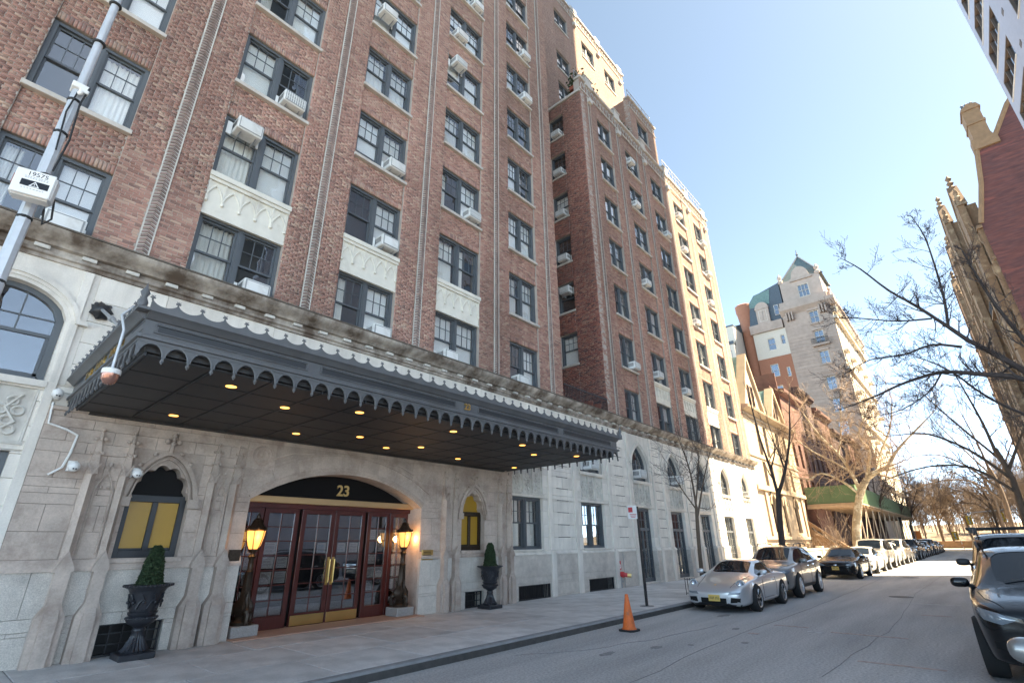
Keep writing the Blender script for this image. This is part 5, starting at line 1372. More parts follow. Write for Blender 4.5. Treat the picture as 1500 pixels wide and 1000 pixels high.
# ================================================================ urns with clipped evergreens
def urn(x, y, label, s=1.):
    t = thing('urn_planter', (x, y, .139), label, 'planter', 'black iron urns with clipped evergreens')
    z = .14
    MB().box(x-.27*s, x+.27*s, y-.27*s, y+.27*s, z, z+.1*s).build('plinth', 'urn_iron', t, bevel=.01)
    m = MB(); pr = [(.2, .1), (.21, .13), (.17, .17), (.11, .3), (.085, .4), (.1, .42), (.1, .45), (.08, .47), (.12, .5), (.2, .54), (.235, .6), (.235, .64), (.2, .66), (.225, .69), (.235, .72)]
    m.lathe([(r*s, z_*s) for r, z_ in pr], 40, (x, y, z), flute=.07, fl=(.12*s, .4*s), nf=20); m.build('foot', 'urn_iron', t, smooth=50)
    m = MB(); m.lathe([(r*s, z_*s) for r, z_ in ((.19, .7), (.215, .75), (.23, .9), (.26, 1.02), (.3, 1.09), (.38, 1.13), (.385, 1.15), (.36, 1.165), (.27, 1.12), (.25, 1.1))], 32, (x, y, z)); m.build('bowl', 'urn_iron', t, smooth=50)
    m = MB()
    for k in range(36): a = k*2*PI/36; m.ball((x+.375*s*math.cos(a), y+.375*s*math.sin(a), z+1.145*s), .022*s, 6, 4)
    for k in range(30): a = k*2*PI/30; m.ball((x+.235*s*math.cos(a), y+.235*s*math.sin(a), z+.625*s), .022*s, 5, 4)
    for k in range(9):
        a = k*2*PI/9; u = Vector((math.cos(a), math.sin(a), 0)); w = Vector((-u.y, u.x, 0)); c = Vector((x, y, z+.88*s))
        m.tube([c+u*.235*s-w*.06*s-Vector((0, 0, .1*s)), c+u*.25*s-w*.02*s, c+u*.255*s+w*.04*s+Vector((0, 0, .06*s)), c+u*.27*s+w*.0*s+Vector((0, 0, .13*s))], .016*s, 5)
        m.ball(c+u*.25*s+w*.05*s, .03*s, 6, 4)
    stuff(m.build('relief', 'urn_iron', t, smooth=60))
    H = .7*s
    def smp(r):
        h = r.uniform(0, 1); R = (.175*(1-h)**.6+.045)*s*(.75+.3*r.random())*(1+.08*math.sin(9*h+3*math.sin(7*h))) if h < .97 else .05*s; a = r.uniform(0, 2*PI); return (x+R*math.cos(a), y+R*math.sin(a), z+1.1*s+h*H)
    stuff(leaf_mass('evergreen_foliage', 'evergreen', 9000, smp, .028*s, t, int(x*10)))
    m = MB(); m.lathe([(.15*s, 1.1*s), (.14*s, 1.3*s), (.09*s, 1.55*s), (.03*s, 1.72*s)], 12, (x, y, z)); m.build('evergreen_core', 'evergreen', t, smooth=60)
urn(2.95, 10.83, 'black iron urn with clipped evergreen nearest the camera, under the left gothic window', .93)
urn(11.3, 10.83, 'black iron urn with clipped evergreen at the right end of the entrance', .93)

# ================================================================ cameras on the wall
def ballcam(x, y, z, label):
    t = thing('security_camera', (x, y, z), label, 'security camera', 'white ball security cameras by the entrance')
    m = MB(); m.ball((x, y, z), .082, 16, 10); m.build('housing', 'white_plastic', t, smooth=60)
    m = MB(); m.tube([(x, y+.06, z+.03), (x, y+.3, z+.03)], .035, 8); m.box(x-.06, x+.06, y+.24, y+.3, z-.05, z+.12); m.build('bracket', 'white_plastic', t)
    d_ = (Vector((2, 4, 0))-Vector((x, y, z))).normalized(); r_ = d_.cross(Vector((0, 0, 1))).normalized()
    m = MB()
    for k in (-1, 1): m.ball(Vector((x, y, z))+d_*.079+r_*.018*k-Vector((0, 0, .01)), .013, 8, 5)
    m.build('lens', 'lens_black', t)
ballcam(1.02, D-.28, 4.22, 'white ball camera on the wall left of the canopy corner')
ballcam(1.52, YE-.3, 3.05, 'white ball camera below the canopy, left of the gothic buttresses')
ballcam(2.42, YE-.3, 3.02, 'white ball camera beside the left gothic arch')
t = thing('dome_camera', (CX0-.14, 7.4, 3.75), 'coppery dome camera hanging from a bent pipe at the canopy corner', 'security camera')
m = MB(); m.lathe([(.004, -.13), (.055, -.115), (.085, -.06), (.092, 0)], 16, (CX0-.14, 7.4, 3.72)); m.build('dome', 'copper_dome', t, smooth=60)
m = MB(); m.lathe([(.096, 0), (.1, .02), (.096, .06), (.03, .08)], 16, (CX0-.14, 7.4, 3.72)); m.build('collar', 'white_plastic', t, smooth=40)
m = MB(); m.tube([(CX0-.14, 7.4, 3.8), (CX0-.14, 7.4, 4.3), (CX0-.2, 7.44, 4.5), (CX0-.1, 7.5, 4.68), (CX0+.05, 7.55, 4.7)], .018, 8); m.build('pipe', 'galvanized', t, smooth=60)
cb = MB().tube([(1.02, D-.1, 4.1), (1.05, D-.09, 3.75), (1.3, D-.09, 3.68), (1.47, D-.1, 3.6), (1.45, D-.1, 3.3), (1.4, D-.1, 3.05), (1.25, D-.1, 2.92)], .02, 6)
tag(cb.build('conduit', 'white_plastic', smooth=60), 'thin pale conduit bending down the wall from the canopy corner', 'conduit')

# ================================================================ galvanized pole with numbered box
PX, PY = -.12, 7.55
t = thing('utility_pole', (PX, PY, .14), 'galvanized eight sided street pole at the left edge with a numbered box', 'pole')
m = MB(); m.lathe([(.085, .0), (.074, 4.0), (.063, 7.3)], 8, (PX, PY, .139), a0=.2); m.build('lower_shaft', 'galvanized', t)
m = MB(); m.lathe([(.053, 7.25), (.045, 10.5), (.036, 13.5)], 10, (PX, PY, .14)); m.build('upper_shaft', 'galvanized', t, smooth=50)
m = MB()
for z in (4.4, 5.25, 6.55, 7.1, 8.2, 9.0): m.lathe([(.066, z), (.077, z+.01), (.077, z+.03), (.066, z+.04)], 12, (PX, PY, .14))
m.tube([(PX+.07, PY-.095, 6.1), (PX+.1, PY-.1, 6.6), (PX+.06, PY-.09, 7.2), (PX+.09, PY-.09, 7.5)], .012, 5); m.tube([(PX+.02, PY-.095, 6.4), (PX-.03, PY-.09, 7.0), (PX, PY-.085, 7.4)], .01, 5)
m.tube([(PX+.18, PY-.05, 5.75), (PX+.22, PY-.02, 5.5), (PX+.16, PY, 5.4), (PX+.13, PY, 5.6)], .012, 5)
m.build('cable', 'cable_black', t)
m = MB(); m.box(PX-.085, PX+.085, PY-.085, PY+.085, 7.44, 7.53); m.box(PX+.0, PX+.1, PY-.12, PY-.05, 7.38, 7.44); m.ball((PX+.02, PY-.11, 7.35), .035, 8, 5); m.build('clamp', 'white_plastic', t, bevel=.02)
BXC = Vector((PX-.02, PY-.24, 5.72)); ang = math.radians(-14)
m = MB(); m.box(-.21, .21, -.08, .12, -.2, .2); b = m.build('equipment_box', 'white_plastic', t, bevel=.03, seg=3); 
b.matrix_parent_inverse = Matrix.Translation(-t.location); b.location = BXC; b.rotation_euler.z = ang; b.scale = (.88, .88, .88)
m = MB(); m.box(-.198, .198, -.098, -.0805, -.188, .188); m.build('box_cover', 'white_plastic', b, bevel=.008, local=True)
text('19575', 'box_number', .085, 'lens_black', b, Matrix.Translation((.02, -.0985, .125)) @ FACE_S, .001, True, False)
m = MB(); m.box(-.12, .16, -.0995, -.0975, -.07, .025); m.build('warning_label', 'lens_black', b, local=True)
m = MB(); m.strip([(.02, .0), (.055, -.055), (-.015, -.055)], [(.02, .02), (.075, -.066), (-.035, -.066)], -.1012, -.0992, closed=True); m.box(.016, .024, -.1012, -.0992, -.045, -.015); m.build('warning_triangle', 'white_plastic', b, local=True)
m = MB()
for i in range(2):
    for k in range(9): m.box(-.1+k*.027, -.083+k*.027+random.uniform(-.004, .004), -.0995, -.0982, .055+i*.02, .062+i*.02)
for k in range(8): m.box(-.1+k*.03, -.08+k*.03+random.uniform(-.004, .003), -.0995, -.0982, -.105, -.097)
m.build('small_print', 'print_grey', b, local=True)
m = MB(); m.box(-.218, -.2105, -.05, .03, -.05, .1); m.build('vent', 'terracotta', b, local=True)
m = MB()
for r_ in (.09, .06): m.tube([(.02+r_*math.cos(a), .12, .23+r_*math.sin(a)) for a in np.linspace(-.3, PI+.3, 12)], .014, 5)
m.build('cable_loop', 'cable_black', b, local=True)

# ================================================================ traffic cone, sign pole, hydrant connection
t = thing('traffic_cone', (10.95, 6.3, 0), 'worn orange traffic cone standing in the road near the kerb', 'traffic cone')
m = MB(); m.prism([(10.95+.19*a, 6.3+.19*b) for a, b in ((-1, -.7), (-.7, -1), (.7, -1), (1, -.7), (1, .7), (.7, 1), (-.7, 1), (-1, .7))], .001, .04, 'z'); m.build('base', 'rubber_black', t, bevel=.008)
m = MB(); m.lathe([(.16, .041), (.15, .06), (.135, .075), (.035, .70), (.03, .715), (.02, .72)], 24, (10.95, 6.3, 0)); m.build('body', 'cone_orange', t, smooth=40)
t = thing('street_sign', (14.2, 7.55, .139), 'thin black street sign post with small plates seen edge on near the silver sports car', 'sign')
MB().box(14.16, 14.24, 7.525, 7.575, .139, 2.78).build('post', 'iron_black', t)
MB().tube([(14.2, 7.55, .139), (14.2, 7.55, .145)], .2, 12).build('base_patch', 'tar', t)
m = MB(); m.box(14.1, 14.102, 7.37, 7.52, 2.45, 2.83)
m2 = MB().obox((14.13, 7.68, 2.62), (0, 1, 0), (1, 0, 0), (0, 0, 1), .15, .004, .19); sp = m2.build('sign_plate', 'sign_white', t, bevel=.003)
MB().obox((14.1245, 7.735, 2.69), (0, 1, 0), (1, 0, 0), (0, 0, 1), .07, .001, .07).build('sign_symbol', 'sign_red', sp)
for k in range(3): MB().obox((14.1245, 7.66, 2.56-.04*k), (0, 1, 0), (1, 0, 0), (0, 0, 1), .11-.02*k, .001, .008).build('sign_line', 'sign_red', sp)
t = thing('standpipe', (19.5, D-.1, .139), 'red fire department standpipe with brass cap and round red sign on the wall', 'standpipe')
m = MB(); m.tube([(19.35, D-.08, .62), (19.35, D-.22, .62)], .11, 12); m.build('flange', 'red_paint', t)
m = MB(); m.tube([(19.35, D-.2, .62), (19.42, D-.34, .6)], .075, 10); m.build('inlet', 'red_paint', t)
m = MB(); m.tube([(19.42, D-.3, .6), (19.52, D-.45, .58)], [.07, .075], 10); m.build('brass_cap', 'brass', t)
m = MB(); m.tube([(19.3, D-.12, .14), (19.3, D-.12, .56)], .03, 8); m.tube([(19.62, D-.1, .14), (19.62, D-.1, 1.4)], .012, 6); m.box(19.3, 19.42, D-.14, D-.09, .34, .4); m.build('pipe', 'steel_grey', t)
m = MB(); m.box(19.2, 19.42, D-.09, D-.072, .78, 1.12); so = m.build('round_sign', 'red_paint', t, bevel=.004)
m = MB(); m.lathe([(.001, 0), (.085, 0), (.085, .004), (.001, .004)], 18); m.v = [(19.31+a, D-.0905-c, .92+b_) for a, b_, c in m.v]; m.build('sign_disc', 'sign_white', so)
text('FDC', 'sign_letters', .07, 'red_paint', so, Matrix.Translation((19.31, D-.097, .92)) @ FACE_S, .001)
t = thing('red_notice', (16.6, D-.08, .5), 'small red notice plate low on the stone plinth left of the standpipe', 'sign')
MB().box(16.47, 16.65, D-.083, D-.0715, .46, .76).build('plate', 'red_paint', t)
m = MB()
for i in range(5): m.box(16.5, 16.62, D-.0845, D-.083, .5+i*.045, .512+i*.045)
m.build('print', 'sign_white', t)
# tree guard and bench
def tree_guard(x0, x1, y0, y1, label):
    t = thing('tree_guard', ((x0+x1)/2, (y0+y1)/2, .139), label, 'tree guard'); m = MB()
    for z in (.2, .62): m.tube([(x0, y1, z), (x0, y0, z), (x1, y0, z), (x1, y1, z)], .012, 5)
    m.build('rail', 'iron_black', t); n = 7
    for i in range(n+1):
        f = i/n; MB().box(x0+(x1-x0)*f-.008, x0+(x1-x0)*f+.008, y0-.008, y0+.008, .139, .66).build('picket', 'iron_black', t)
        MB().box(x0-.008, x0+.008, y0+(y1-y0)*f-.008, y0+(y1-y0)*f+.008, .139, .66).build('picket', 'iron_black', t)
tree_guard(17.9, 19.5, 7.4, 8.0, 'low black iron tree guard at the kerb beside the silver sports car')
tree_guard(29.2, 31.6, 7.4, 8.6, 'low iron guard in front of the sunlit garden wall')
# road patches and marks
for (x, y, r, s_) in ((9.6, 5.0, .2, .45), (8.6, 5.4, .26, .4), (14.6, 5.6, .34, .4), (12.6, 4.6, .2, .4), (11.0, 3.9, .1, .8), (10.2, 4.6, .07, .9)):
    n = 22; P = [(x+r*random.uniform(.5, 1.15)*math.cos(2*PI*k/n), y+r*s_*random.uniform(.5, 1.15)*math.sin(2*PI*k/n)) for k in range(n)]
    structure(MB().prism(P, .001, .0035, 'z').build('road_patch', 'tar'))
for (x0, x1, y0, y1, k) in ((13.2, 13.32, 1.6, 2.9, 0), (13.6, 13.7, 3.4, 4.1, 0), (20.3, 20.45, 1.0, 2.4, 1), (17.4, 17.52, 1.1, 1.7, 0), (10.4, 10.5, .9, 2.0, 0), (26, 26.2, 1.2, 3.2, 1), (13.0, 13.14, 3.0, 3.3, 1), (12.1, 12.25, 4.0, 4.2, 0)):
    structure(MB().box(x0, x1, y0, y1, .001, .0045).build('road_marking', 'road_white' if k else 'road_paint'))

for (x, y) in ((22.5, 2.6), (34, 3.3)):
    t = thing('manhole_cover', (x, y, 0), 'round iron manhole cover in the road' + (' nearest the camera' if x < 30 else ' farther down the street'), 'manhole cover')
    MB().lathe([(.34, .001), (.34, .006), (.001, .006)], 24, (x, y, 0)).build('lid', 'kerb_steel', t)
def smooth_pts(pts, n=3):
    P = [Vector(p) for p in pts]; out = []
    for i in range(len(P)-1):
        for k in range(n): out.append(P[i].lerp(P[i+1], k/n))
    return out+[P[-1]]
def crack(pts, w):
    P = smooth_pts([(a, b, 0) for a, b in pts], 6); q = []; r = []
    for i, p in enumerate(P):
        j = random.uniform(-.05, .05); q.append((p.x+j, p.y+w*random.uniform(.5, 1)+j)); r.append((p.x+j, p.y-w*random.uniform(.5, 1)+j))
    m = MB(); m.strip(q, r, .0012, .0042, 'z'); structure(m.build('road_seam', 'tar'))
crack([(6, 4.1), (12, 4.3), (20, 4.15), (34, 4.4), (60, 4.2)], .009); crack([(9, 2.2), (15, 2.0), (24, 2.3), (40, 2.1)], .007); crack([(7.5, 6.6), (8.6, 5.9), (10.4, 5.4), (12.9, 5.1)], .007)
# ================================================================ vehicles
from mathutils.bvhtree import BVHTree
def paint(name, col, metal=.5, rough=.32): return mat(name, col, rough, metal, coat=1., spec=.5)
paint('paint_silver', (.60, .61, .62), .55, .28); paint('paint_grey', (.25, .245, .235), .5, .3); mat('paint_black', (.004, .0045, .006), .2, 0., coat=.35, spec=.35)
paint('paint_white', (.55, .55, .54), 0., .3); paint('paint_cream', (.42, .39, .34), .2, .3); paint('paint_navy', (.02, .03, .06), .3, .3); paint('paint_champagne', (.42, .37, .3), .6, .34); paint('paint_red', (.25, .02, .02), .2, .3)
mat('car_glass', (.008, .011, .014), .02, spec=.38)
mat('tyre', (.018, .018, .018), .8); mat('alloy', (.55, .56, .58), .3, metal=.85); mat('black_trim', (.015, .015, .016), .5); mat('well_black', (.006, .006, .006), .9)
mat('chrome', (.75, .76, .78), .12, metal=1.); mat('lamp_lens', (.2, .23, .26), .05, coat=1., spec=1.); mat('lamp_inner', (.8, .85, .9), .1, metal=.9)
mat('tail_red', (.3, .01, .01), .15, coat=1.); mat('amber_lens', (.6, .22, .03), .15, coat=1.); mat('plate_yellow', (.72, .5, .12), .5); mat('plate_white', (.75, .76, .72), .5); mat('seam', (.01, .01, .01), .8)
mat('seat_red', (.25, .04, .03), .7)

def section(st):
    x, zb, hw, zs = st['x'], st['zb'], st['hw'], st['zs']; h = zs-zb
    P = [(0, zb), (hw*.8, zb), (hw*.955, zb+.05), (hw*st.get('lo', .99), zb+.3*h), (hw*1.0, zb+.62*h), (hw*st.get('sh', .975), zs-.045), (hw*st.get('b', .93), zs)]
    if 'zr' in st:
        zr, r = st['zr'], st['hr']; P += [(r+.045, zr-.1), (r-.02, zr-.045), (r*.6, zr-.012), (0, zr)]
    else:
        c = st.get('c', .03); P += [(hw*.8, zs+c*.45), (hw*.62, zs+c*.8), (hw*.34, zs+c), (0, zs+c)]
    return [(x, y, z) for y, z in P]

class Car:
    def __init__(s, name, label, cat, group, stn, ws, side, rear, wheels, rw, paint_, pillars=(), arch=1.12, clad=None, extra=None):
        S = [section(st) for st in stn]; n = len(S); k = len(S[0])
        V, F, M = [], [], []
        for sec in S:
            V += sec+[(x, -y, z) for x, y, z in sec[1:-1]]
        m = 2*k-2                                             # ring: 0..k-1 right up, then mirrored
        def idx(i, j):                                        # j: 0..m-1 round the ring (0 bottom centre, k-1 top centre)
            if j <= k-1: return i*m+j
            return i*m+(k-1)+(m-j)
        for i in range(n-1):
            for j in range(m):
                a, b = idx(i, j), idx(i, (j+1) % m); c, d = idx(i+1, (j+1) % m), idx(i+1, j)
                jj = j if j < k-1 else m-1-j                  # band number 0..k-2
                mi = 0
                if jj == 6 and side[0] <= i < side[1] and i not in pillars: mi = 1
                if jj >= 8 and ws[0] <= i < ws[1]: mi = 1
                if jj >= 8 and rear[0] <= i < rear[1]: mi = 1
                if jj == 6 and i in pillars: mi = 2
                if jj == 0: mi = 2
                if clad and jj in clad: mi = 2
                F.append([a, b, c, d][::-1]); M.append(mi)
        F.append([idx(0, j) for j in range(m)]); M.append(0); F.append([idx(n-1, j) for j in range(m)][::-1]); M.append(0)
        me = bpy.data.meshes.new('body'); me.from_pydata(V, [], F)
        for q in (paint_, 'car_glass', 'black_trim', 'well_black'): me.materials.append(MATS[q])
        me.polygons.foreach_set('material_index', M)
        bm = bmesh.new(); bm.from_mesh(me); bmesh.ops.recalc_face_normals(bm, faces=bm.faces)
        cl = bm.edges.layers.float.get('crease_edge') or bm.edges.layers.float.new('crease_edge')
        for e in bm.edges:
            mm = {f.material_index for f in e.link_faces}
            if len(mm) > 1: e[cl] = .65
            for i_, cr_ in ((5, .35), (2, .5), (6, .25)):
                if all((v.index % m) in (i_, m-i_) for v in e.verts): e[cl] = max(e[cl], cr_)
        bm.verts.index_update()
        bm.to_mesh(me); bm.free()
        o = bpy.data.objects.new('body', me); COL.objects.link(o)
        sb = o.modifiers.new('s', 'SUBSURF'); sb.levels = sb.render_levels = 2
        cm = MB()
        for (wx, wz) in wheels:
            for sg in (-1, 1):
                R = rw*arch; yy = sg*(stn[0].get('W', .9)); P = [(wx+R*math.cos(a), wz+R*math.sin(a)) for a in np.linspace(0, 2*PI, 29)[:-1]]
                cm.prism(P, yy-.26*sg if sg > 0 else yy+.26, yy+.3*sg if sg > 0 else yy-.3)
        co = cm.build('cut', 'well_black')
        bo = o.modifiers.new('b', 'BOOLEAN'); bo.operation = 'DIFFERENCE'; bo.solver = 'EXACT'; bo.object = co
        dg = bpy.context.evaluated_depsgraph_get(); dg.update()
        fm = bpy.data.meshes.new_from_object(o.evaluated_get(dg)); bpy.data.objects.remove(o); bpy.data.objects.remove(co)
        order = {MATS[q].name: i_ for i_, q in enumerate((paint_, 'car_glass', 'black_trim', 'well_black'))}
        mp = [order.get(q.name if q else '', 0) for q in fm.materials]; idx_ = [mp[p.material_index] if p.material_index < len(mp) else 0 for p in fm.polygons]
        fm.materials.clear()
        for q in (paint_, 'car_glass', 'black_trim', 'well_black'): fm.materials.append(MATS[q])
        fm.polygons.foreach_set('material_index', idx_)
        for p in fm.polygons:
            p.use_smooth = True
            c = p.center
            for (wx, wz) in wheels:
                if math.hypot(c.x-wx, c.z-wz) < rw*arch*1.006 and p.material_index != 1: p.material_index = 3; p.use_smooth = False
        s.bvh = BVHTree.FromPolygons([v.co.copy() for v in fm.vertices], [list(p.vertices) for p in fm.polygons])
        s.t = thing(name, (0, 0, 0), label, cat, group); s.paint = paint_
        # glass panes become parts of their own
        bm = bmesh.new(); bm.from_mesh(fm); gf = [f for f in bm.faces if f.material_index == 1]
        seen, comps = set(), []
        for f in gf:
            if f in seen: continue
            st_, cc = [f], []; seen.add(f)
            while st_:
                q = st_.pop(); cc.append(q)
                for e in q.edges:
                    for z in e.link_faces:
                        if z.material_index == 1 and z not in seen: seen.add(z); st_.append(z)
            comps.append(cc)
        for cc in comps:
            if len(cc) < 3: continue
            vi = {}; vv = []; ff = []
            for q in cc:
                ff.append([vi.setdefault(v, len(vi)) for v in q.verts])
            vv = [None]*len(vi); nn = [None]*len(vi)
            for v, i_ in vi.items(): vv[i_] = v.co-v.normal*.006
            cx = sum(v.x for v in vv)/len(vv); cy = sum(v.y for v in vv)/len(vv)
            nm = 'side_window' if abs(cy) > .25 else ('windshield' if cx < wheels[1][0]-.6 else 'rear_window')
            w = MB(); w.v = [tuple(v) for v in vv]; w.f = ff; w.m = [0]*len(ff); w.build(nm, 'car_glass', s.t, smooth=True, local=True)
        bmesh.ops.delete(bm, geom=gf, context='FACES'); b2 = bpy.data.meshes.new('body'); bm.to_mesh(b2); bm.free()
        for q in (paint_, 'car_glass', 'black_trim', 'well_black'): b2.materials.append(MATS[q])
        put('body', b2, s.t, None, True)
        inn = MB(); inn.box(wheels[0][0]+.2, wheels[1][0]+.3, -.62, .62, .35, .72); inn.build('cabin', 'well_black', s.t, local=True)
    def hit(s, plane, a, b):
        if plane == 'front': o, d = Vector((-2, a, b)), Vector((1, 0, 0))
        elif plane == 'back': o, d = Vector((9, a, b)), Vector((-1, 0, 0))
        elif plane == 'left': o, d = Vector((a, -3, b)), Vector((0, 1, 0))
        elif plane == 'right': o, d = Vector((a, 3, b)), Vector((0, -1, 0))
        else: o, d = Vector((a, b, 4)), Vector((0, 0, -1))
        h = s.bvh.ray_cast(o, d)
        if h[0] is None: h = s.bvh.find_nearest(o+d*2.3)
        n = h[1]
        if n.dot(d) > 0: n = -n
        return h[0], n
    def patch(s, name, pts, plane, mt, off=.006, rings=4, sub=3, both=False, parent=None):
        for sg in ((1, -1) if both else (1,)):
            q = []
            for i in range(len(pts)):
                a, b = pts[i], pts[(i+1) % len(pts)]
                for k in range(sub): q.append((a[0]+(b[0]-a[0])*k/sub, a[1]+(b[1]-a[1])*k/sub))
            if plane in ('front', 'back'): q = [(sg*a, b) for a, b in q]; pl = plane
            elif plane == 'top': q = [(a, sg*b) for a, b in q]; pl = plane
            else: pl = 'left' if (plane == 'left') == (sg > 0) else 'right'
            cx, cz = sum(a for a, b in q)/len(q), sum(b for a, b in q)/len(q); n = len(q); m = MB()
            h, nr = s.hit(pl, cx, cz); m.v.append(tuple(h+nr*off))
            for r in range(1, rings+1):
                for (a, b) in q:
                    h, nr = s.hit(pl, cx+(a-cx)*r/rings, cz+(b-cz)*r/rings); m.v.append(tuple(h+nr*(off if r < rings else off*.6)))
            for (a, b) in q:
                h, nr = s.hit(pl, a, b); m.v.append(tuple(h-nr*.012))
            for i in range(n):
                j = (i+1) % n; m.f.append([0, 1+i, 1+j]); m.m.append(0)
                for r in range(rings): m.f.append([1+r*n+i, 1+(r+1)*n+i, 1+(r+1)*n+j, 1+r*n+j]); m.m.append(0)
            me_o = m.build(name, mt, parent or s.t, smooth=50, local=True)
            bm = bmesh.new(); bm.from_mesh(me_o.data); bmesh.ops.recalc_face_normals(bm, faces=bm.faces); bm.to_mesh(me_o.data); bm.free()
            last = me_o
        return last
    def seam(s, pts, plane='left', both=True, rad=.006, mt='seam', name='panel_seam'):
        m = MB()
        for sg in ((1, -1) if both else (1,)):
            path = []
            for a, b in zip(pts, pts[1:]):
                for k in range(5):
                    u = a[0]+(b[0]-a[0])*k/5; v = a[1]+(b[1]-a[1])*k/5
                    if plane == 'top': h, nr = s.hit('top', u, v*sg)
                    elif plane == 'front': h, nr = s.hit('front', u*sg, v)
                    else: h, nr = s.hit('left' if sg > 0 else 'right', u, v)
                    path.append(h+nr*.0005)
            m.tube(path, rad, 4)
        m.build(name, mt, s.t, local=True)
    def wheel(s, x, z, y, R, w, style=5, rim='alloy'):
        sg = 1 if y > 0 else -1
        def rot(m): m.v = [(x+a, y+sg*c, z+b) for a, b, c in m.v]; return m
        m = MB(); rr = R*.7
        m.lathe([(rr, -w/2), (R*.93, -w/2), (R, -w*.36), (R, w*.36), (R*.94, w/2), (rr*1.02, w/2+.004), (rr, w/2-.02)], 32)
        tyre = rot(m).build('wheel', 'tyre', s.t, smooth=40, local=True)
        m = MB(); m.lathe([(rr, -w*.4), (rr, w/2-.015), (rr*.93, w/2-.01), (rr*.9, w/2-.04), (rr*.88, 0), (.02, 0)], 28); rot(m).build('rim_barrel', 'steel_grey' if style == 5 else 'black_trim', tyre, smooth=40, local=True)
        m = MB(); m.lathe([(rr*.985, w/2-.02), (rr*1.0, w/2+.002), (rr*.91, w/2-.002), (rr*.9, w/2-.03)], 28)
        m.lathe([(R*.16, w*.2), (R*.17, w/2-.035), (R*.1, w/2-.02), (.01, w/2-.018)], 14)
        for i in range(style):
            a = 2*PI*i/style+.3
            for da in (-.13, .13):
                c0, c1 = Vector((R*.12*math.cos(a), R*.12*math.sin(a), w/2-.045)), Vector((rr*.93*math.cos(a+da*1.4), rr*.93*math.sin(a+da*1.4), w/2-.025)); m.tube([c0, c1], [R*.075, R*.065], 5)
        rot(m).build('rim', rim, tyre, smooth=40, local=True)
    def wheels4(s, wh, track, R, w, style=5, rim='alloy'):
        for (x, z) in wh:
            for sg in (-1, 1): s.wheel(x, R, sg*track, R, w, style, rim)
    def mirror(s, x, z, y, sz=.1, col=None, stalk=True):
        for sg in (-1, 1):
            m = MB(); m.ball((0, 0, 0), 1, 20, 12); q_ = lambda u: math.copysign(abs(u)**.72, u); m.v = [(x+q_(a)*sz*.62*(1 if a < 0 else .5), sg*(y+q_(b)*sz*1.1), z+q_(c)*sz*.68) for a, b, c in m.v]
            o = m.build('mirror', col or s.paint, s.t, smooth=60, local=True)
            g = MB(); g.ball((0, 0, 0), 1, 12, 4); g.v = [(x+sz*.25+a*sz*.1, sg*(y+b*sz*.95), z+c*sz*.58) for a, b, c in g.v]; g.build('mirror_glass', 'car_glass', o, smooth=60, local=True)
            g = MB(); g.tube([(x+.02, sg*(y-sz*.8), z-sz*.3), (x+.05, sg*(y-sz*2.0), z-sz*.9)], [sz*.3, sz*.38], 6); g.build('mirror_arm', 'black_trim', o, smooth=50, local=True)
    def plate(s, y0, z, mt='plate_yellow', plane='front'):
        h, n = s.hit(plane, y0, z); x = h.x-.015 if plane == 'front' else h.x+.015; d = -1 if plane == 'front' else 1
        o = MB().box(min(x, x+.012*d), max(x, x+.012*d), y0-.155, y0+.155, z-.078, z+.078).build('licence_plate', mt, s.t, bevel=.004, local=True)
        m = MB(); xx = x+.0135*d
        for i, w in enumerate((.03, .028, .03, .03, .028, .03, .03)):
            y = y0-.115+i*.034+(.02 if i > 2 else 0); m.box(min(xx, xx+.001*d), max(xx, xx+.001*d), y-.006, y+.006, z-.032, z+.03); 
            if i % 2: m.box(min(xx, xx+.001*d), max(xx, xx+.001*d), y-.006, y+.014, z+.018, z+.03)
            else: m.box(min(xx, xx+.001*d), max(xx, xx+.001*d), y-.006, y+.013, z-.032, z-.02)
        m.build('plate_characters', 'paint_navy', o, local=True)
    def wipers(s, x, z):
        m = MB()
        for y0, y1 in ((.45, .02), (-.1, -.52)):
            P = []
            for k in range(7): f = k/6; h, n = s.hit('top', x+.02+.1*f, y0+(y1-y0)*f); P.append(h+n*.012)
            m.tube(P, .009, 4)
        m.build('wiper', 'black_trim', s.t, local=True)
    def place(s, x, y, rz=0): s.t.location = (x, y, 0); s.t.rotation_euler.z = rz; return s.t

# ---- silver sports coupe
def st(x, zb, hw, zs, **k): return dict(x=x, zb=zb, hw=hw, zs=zs, W=.9, **k)
SP = [st(0, .26, .50, .50, c=.015), st(.06, .17, .70, .57, c=.012), st(.22, .145, .80, .655, c=-.0), st(.5, .15, .86, .745, c=-.03), st(.95, .16, .885, .80, c=-.01), st(1.3, .17, .88, .825, c=.05), st(1.46, .17, .88, .85, c=.085),
      st(2.12, .17, .88, .875, zr=1.24, hr=.50), st(2.28, .17, .885, .88, zr=1.275, hr=.52), st(2.62, .17, .89, .89, zr=1.29, hr=.53), st(2.7, .17, .895, .892, zr=1.287, hr=.53), st(3.05, .17, .91, .90, zr=1.235, hr=.50), st(3.62, .17, .915, .895, zr=1.02, hr=.42),
      st(3.95, .19, .90, .85, c=.07), st(4.25, .26, .83, .77, c=.05), st(4.42, .36, .66, .66, c=.02)]
c1 = Car('sports_car', 'silver rear engined sports coupe parked at the kerb with round headlights', 'car', 'cars parked along the left kerb', SP, (6, 7), (6, 11), (11, 12), [(.95, .33), (3.3, .33)], .33, 'paint_silver', pillars=(9,), arch=1.08)
c1.wheels4([(.95, 0), (3.3, 0)], .80, .33, .24, 5)
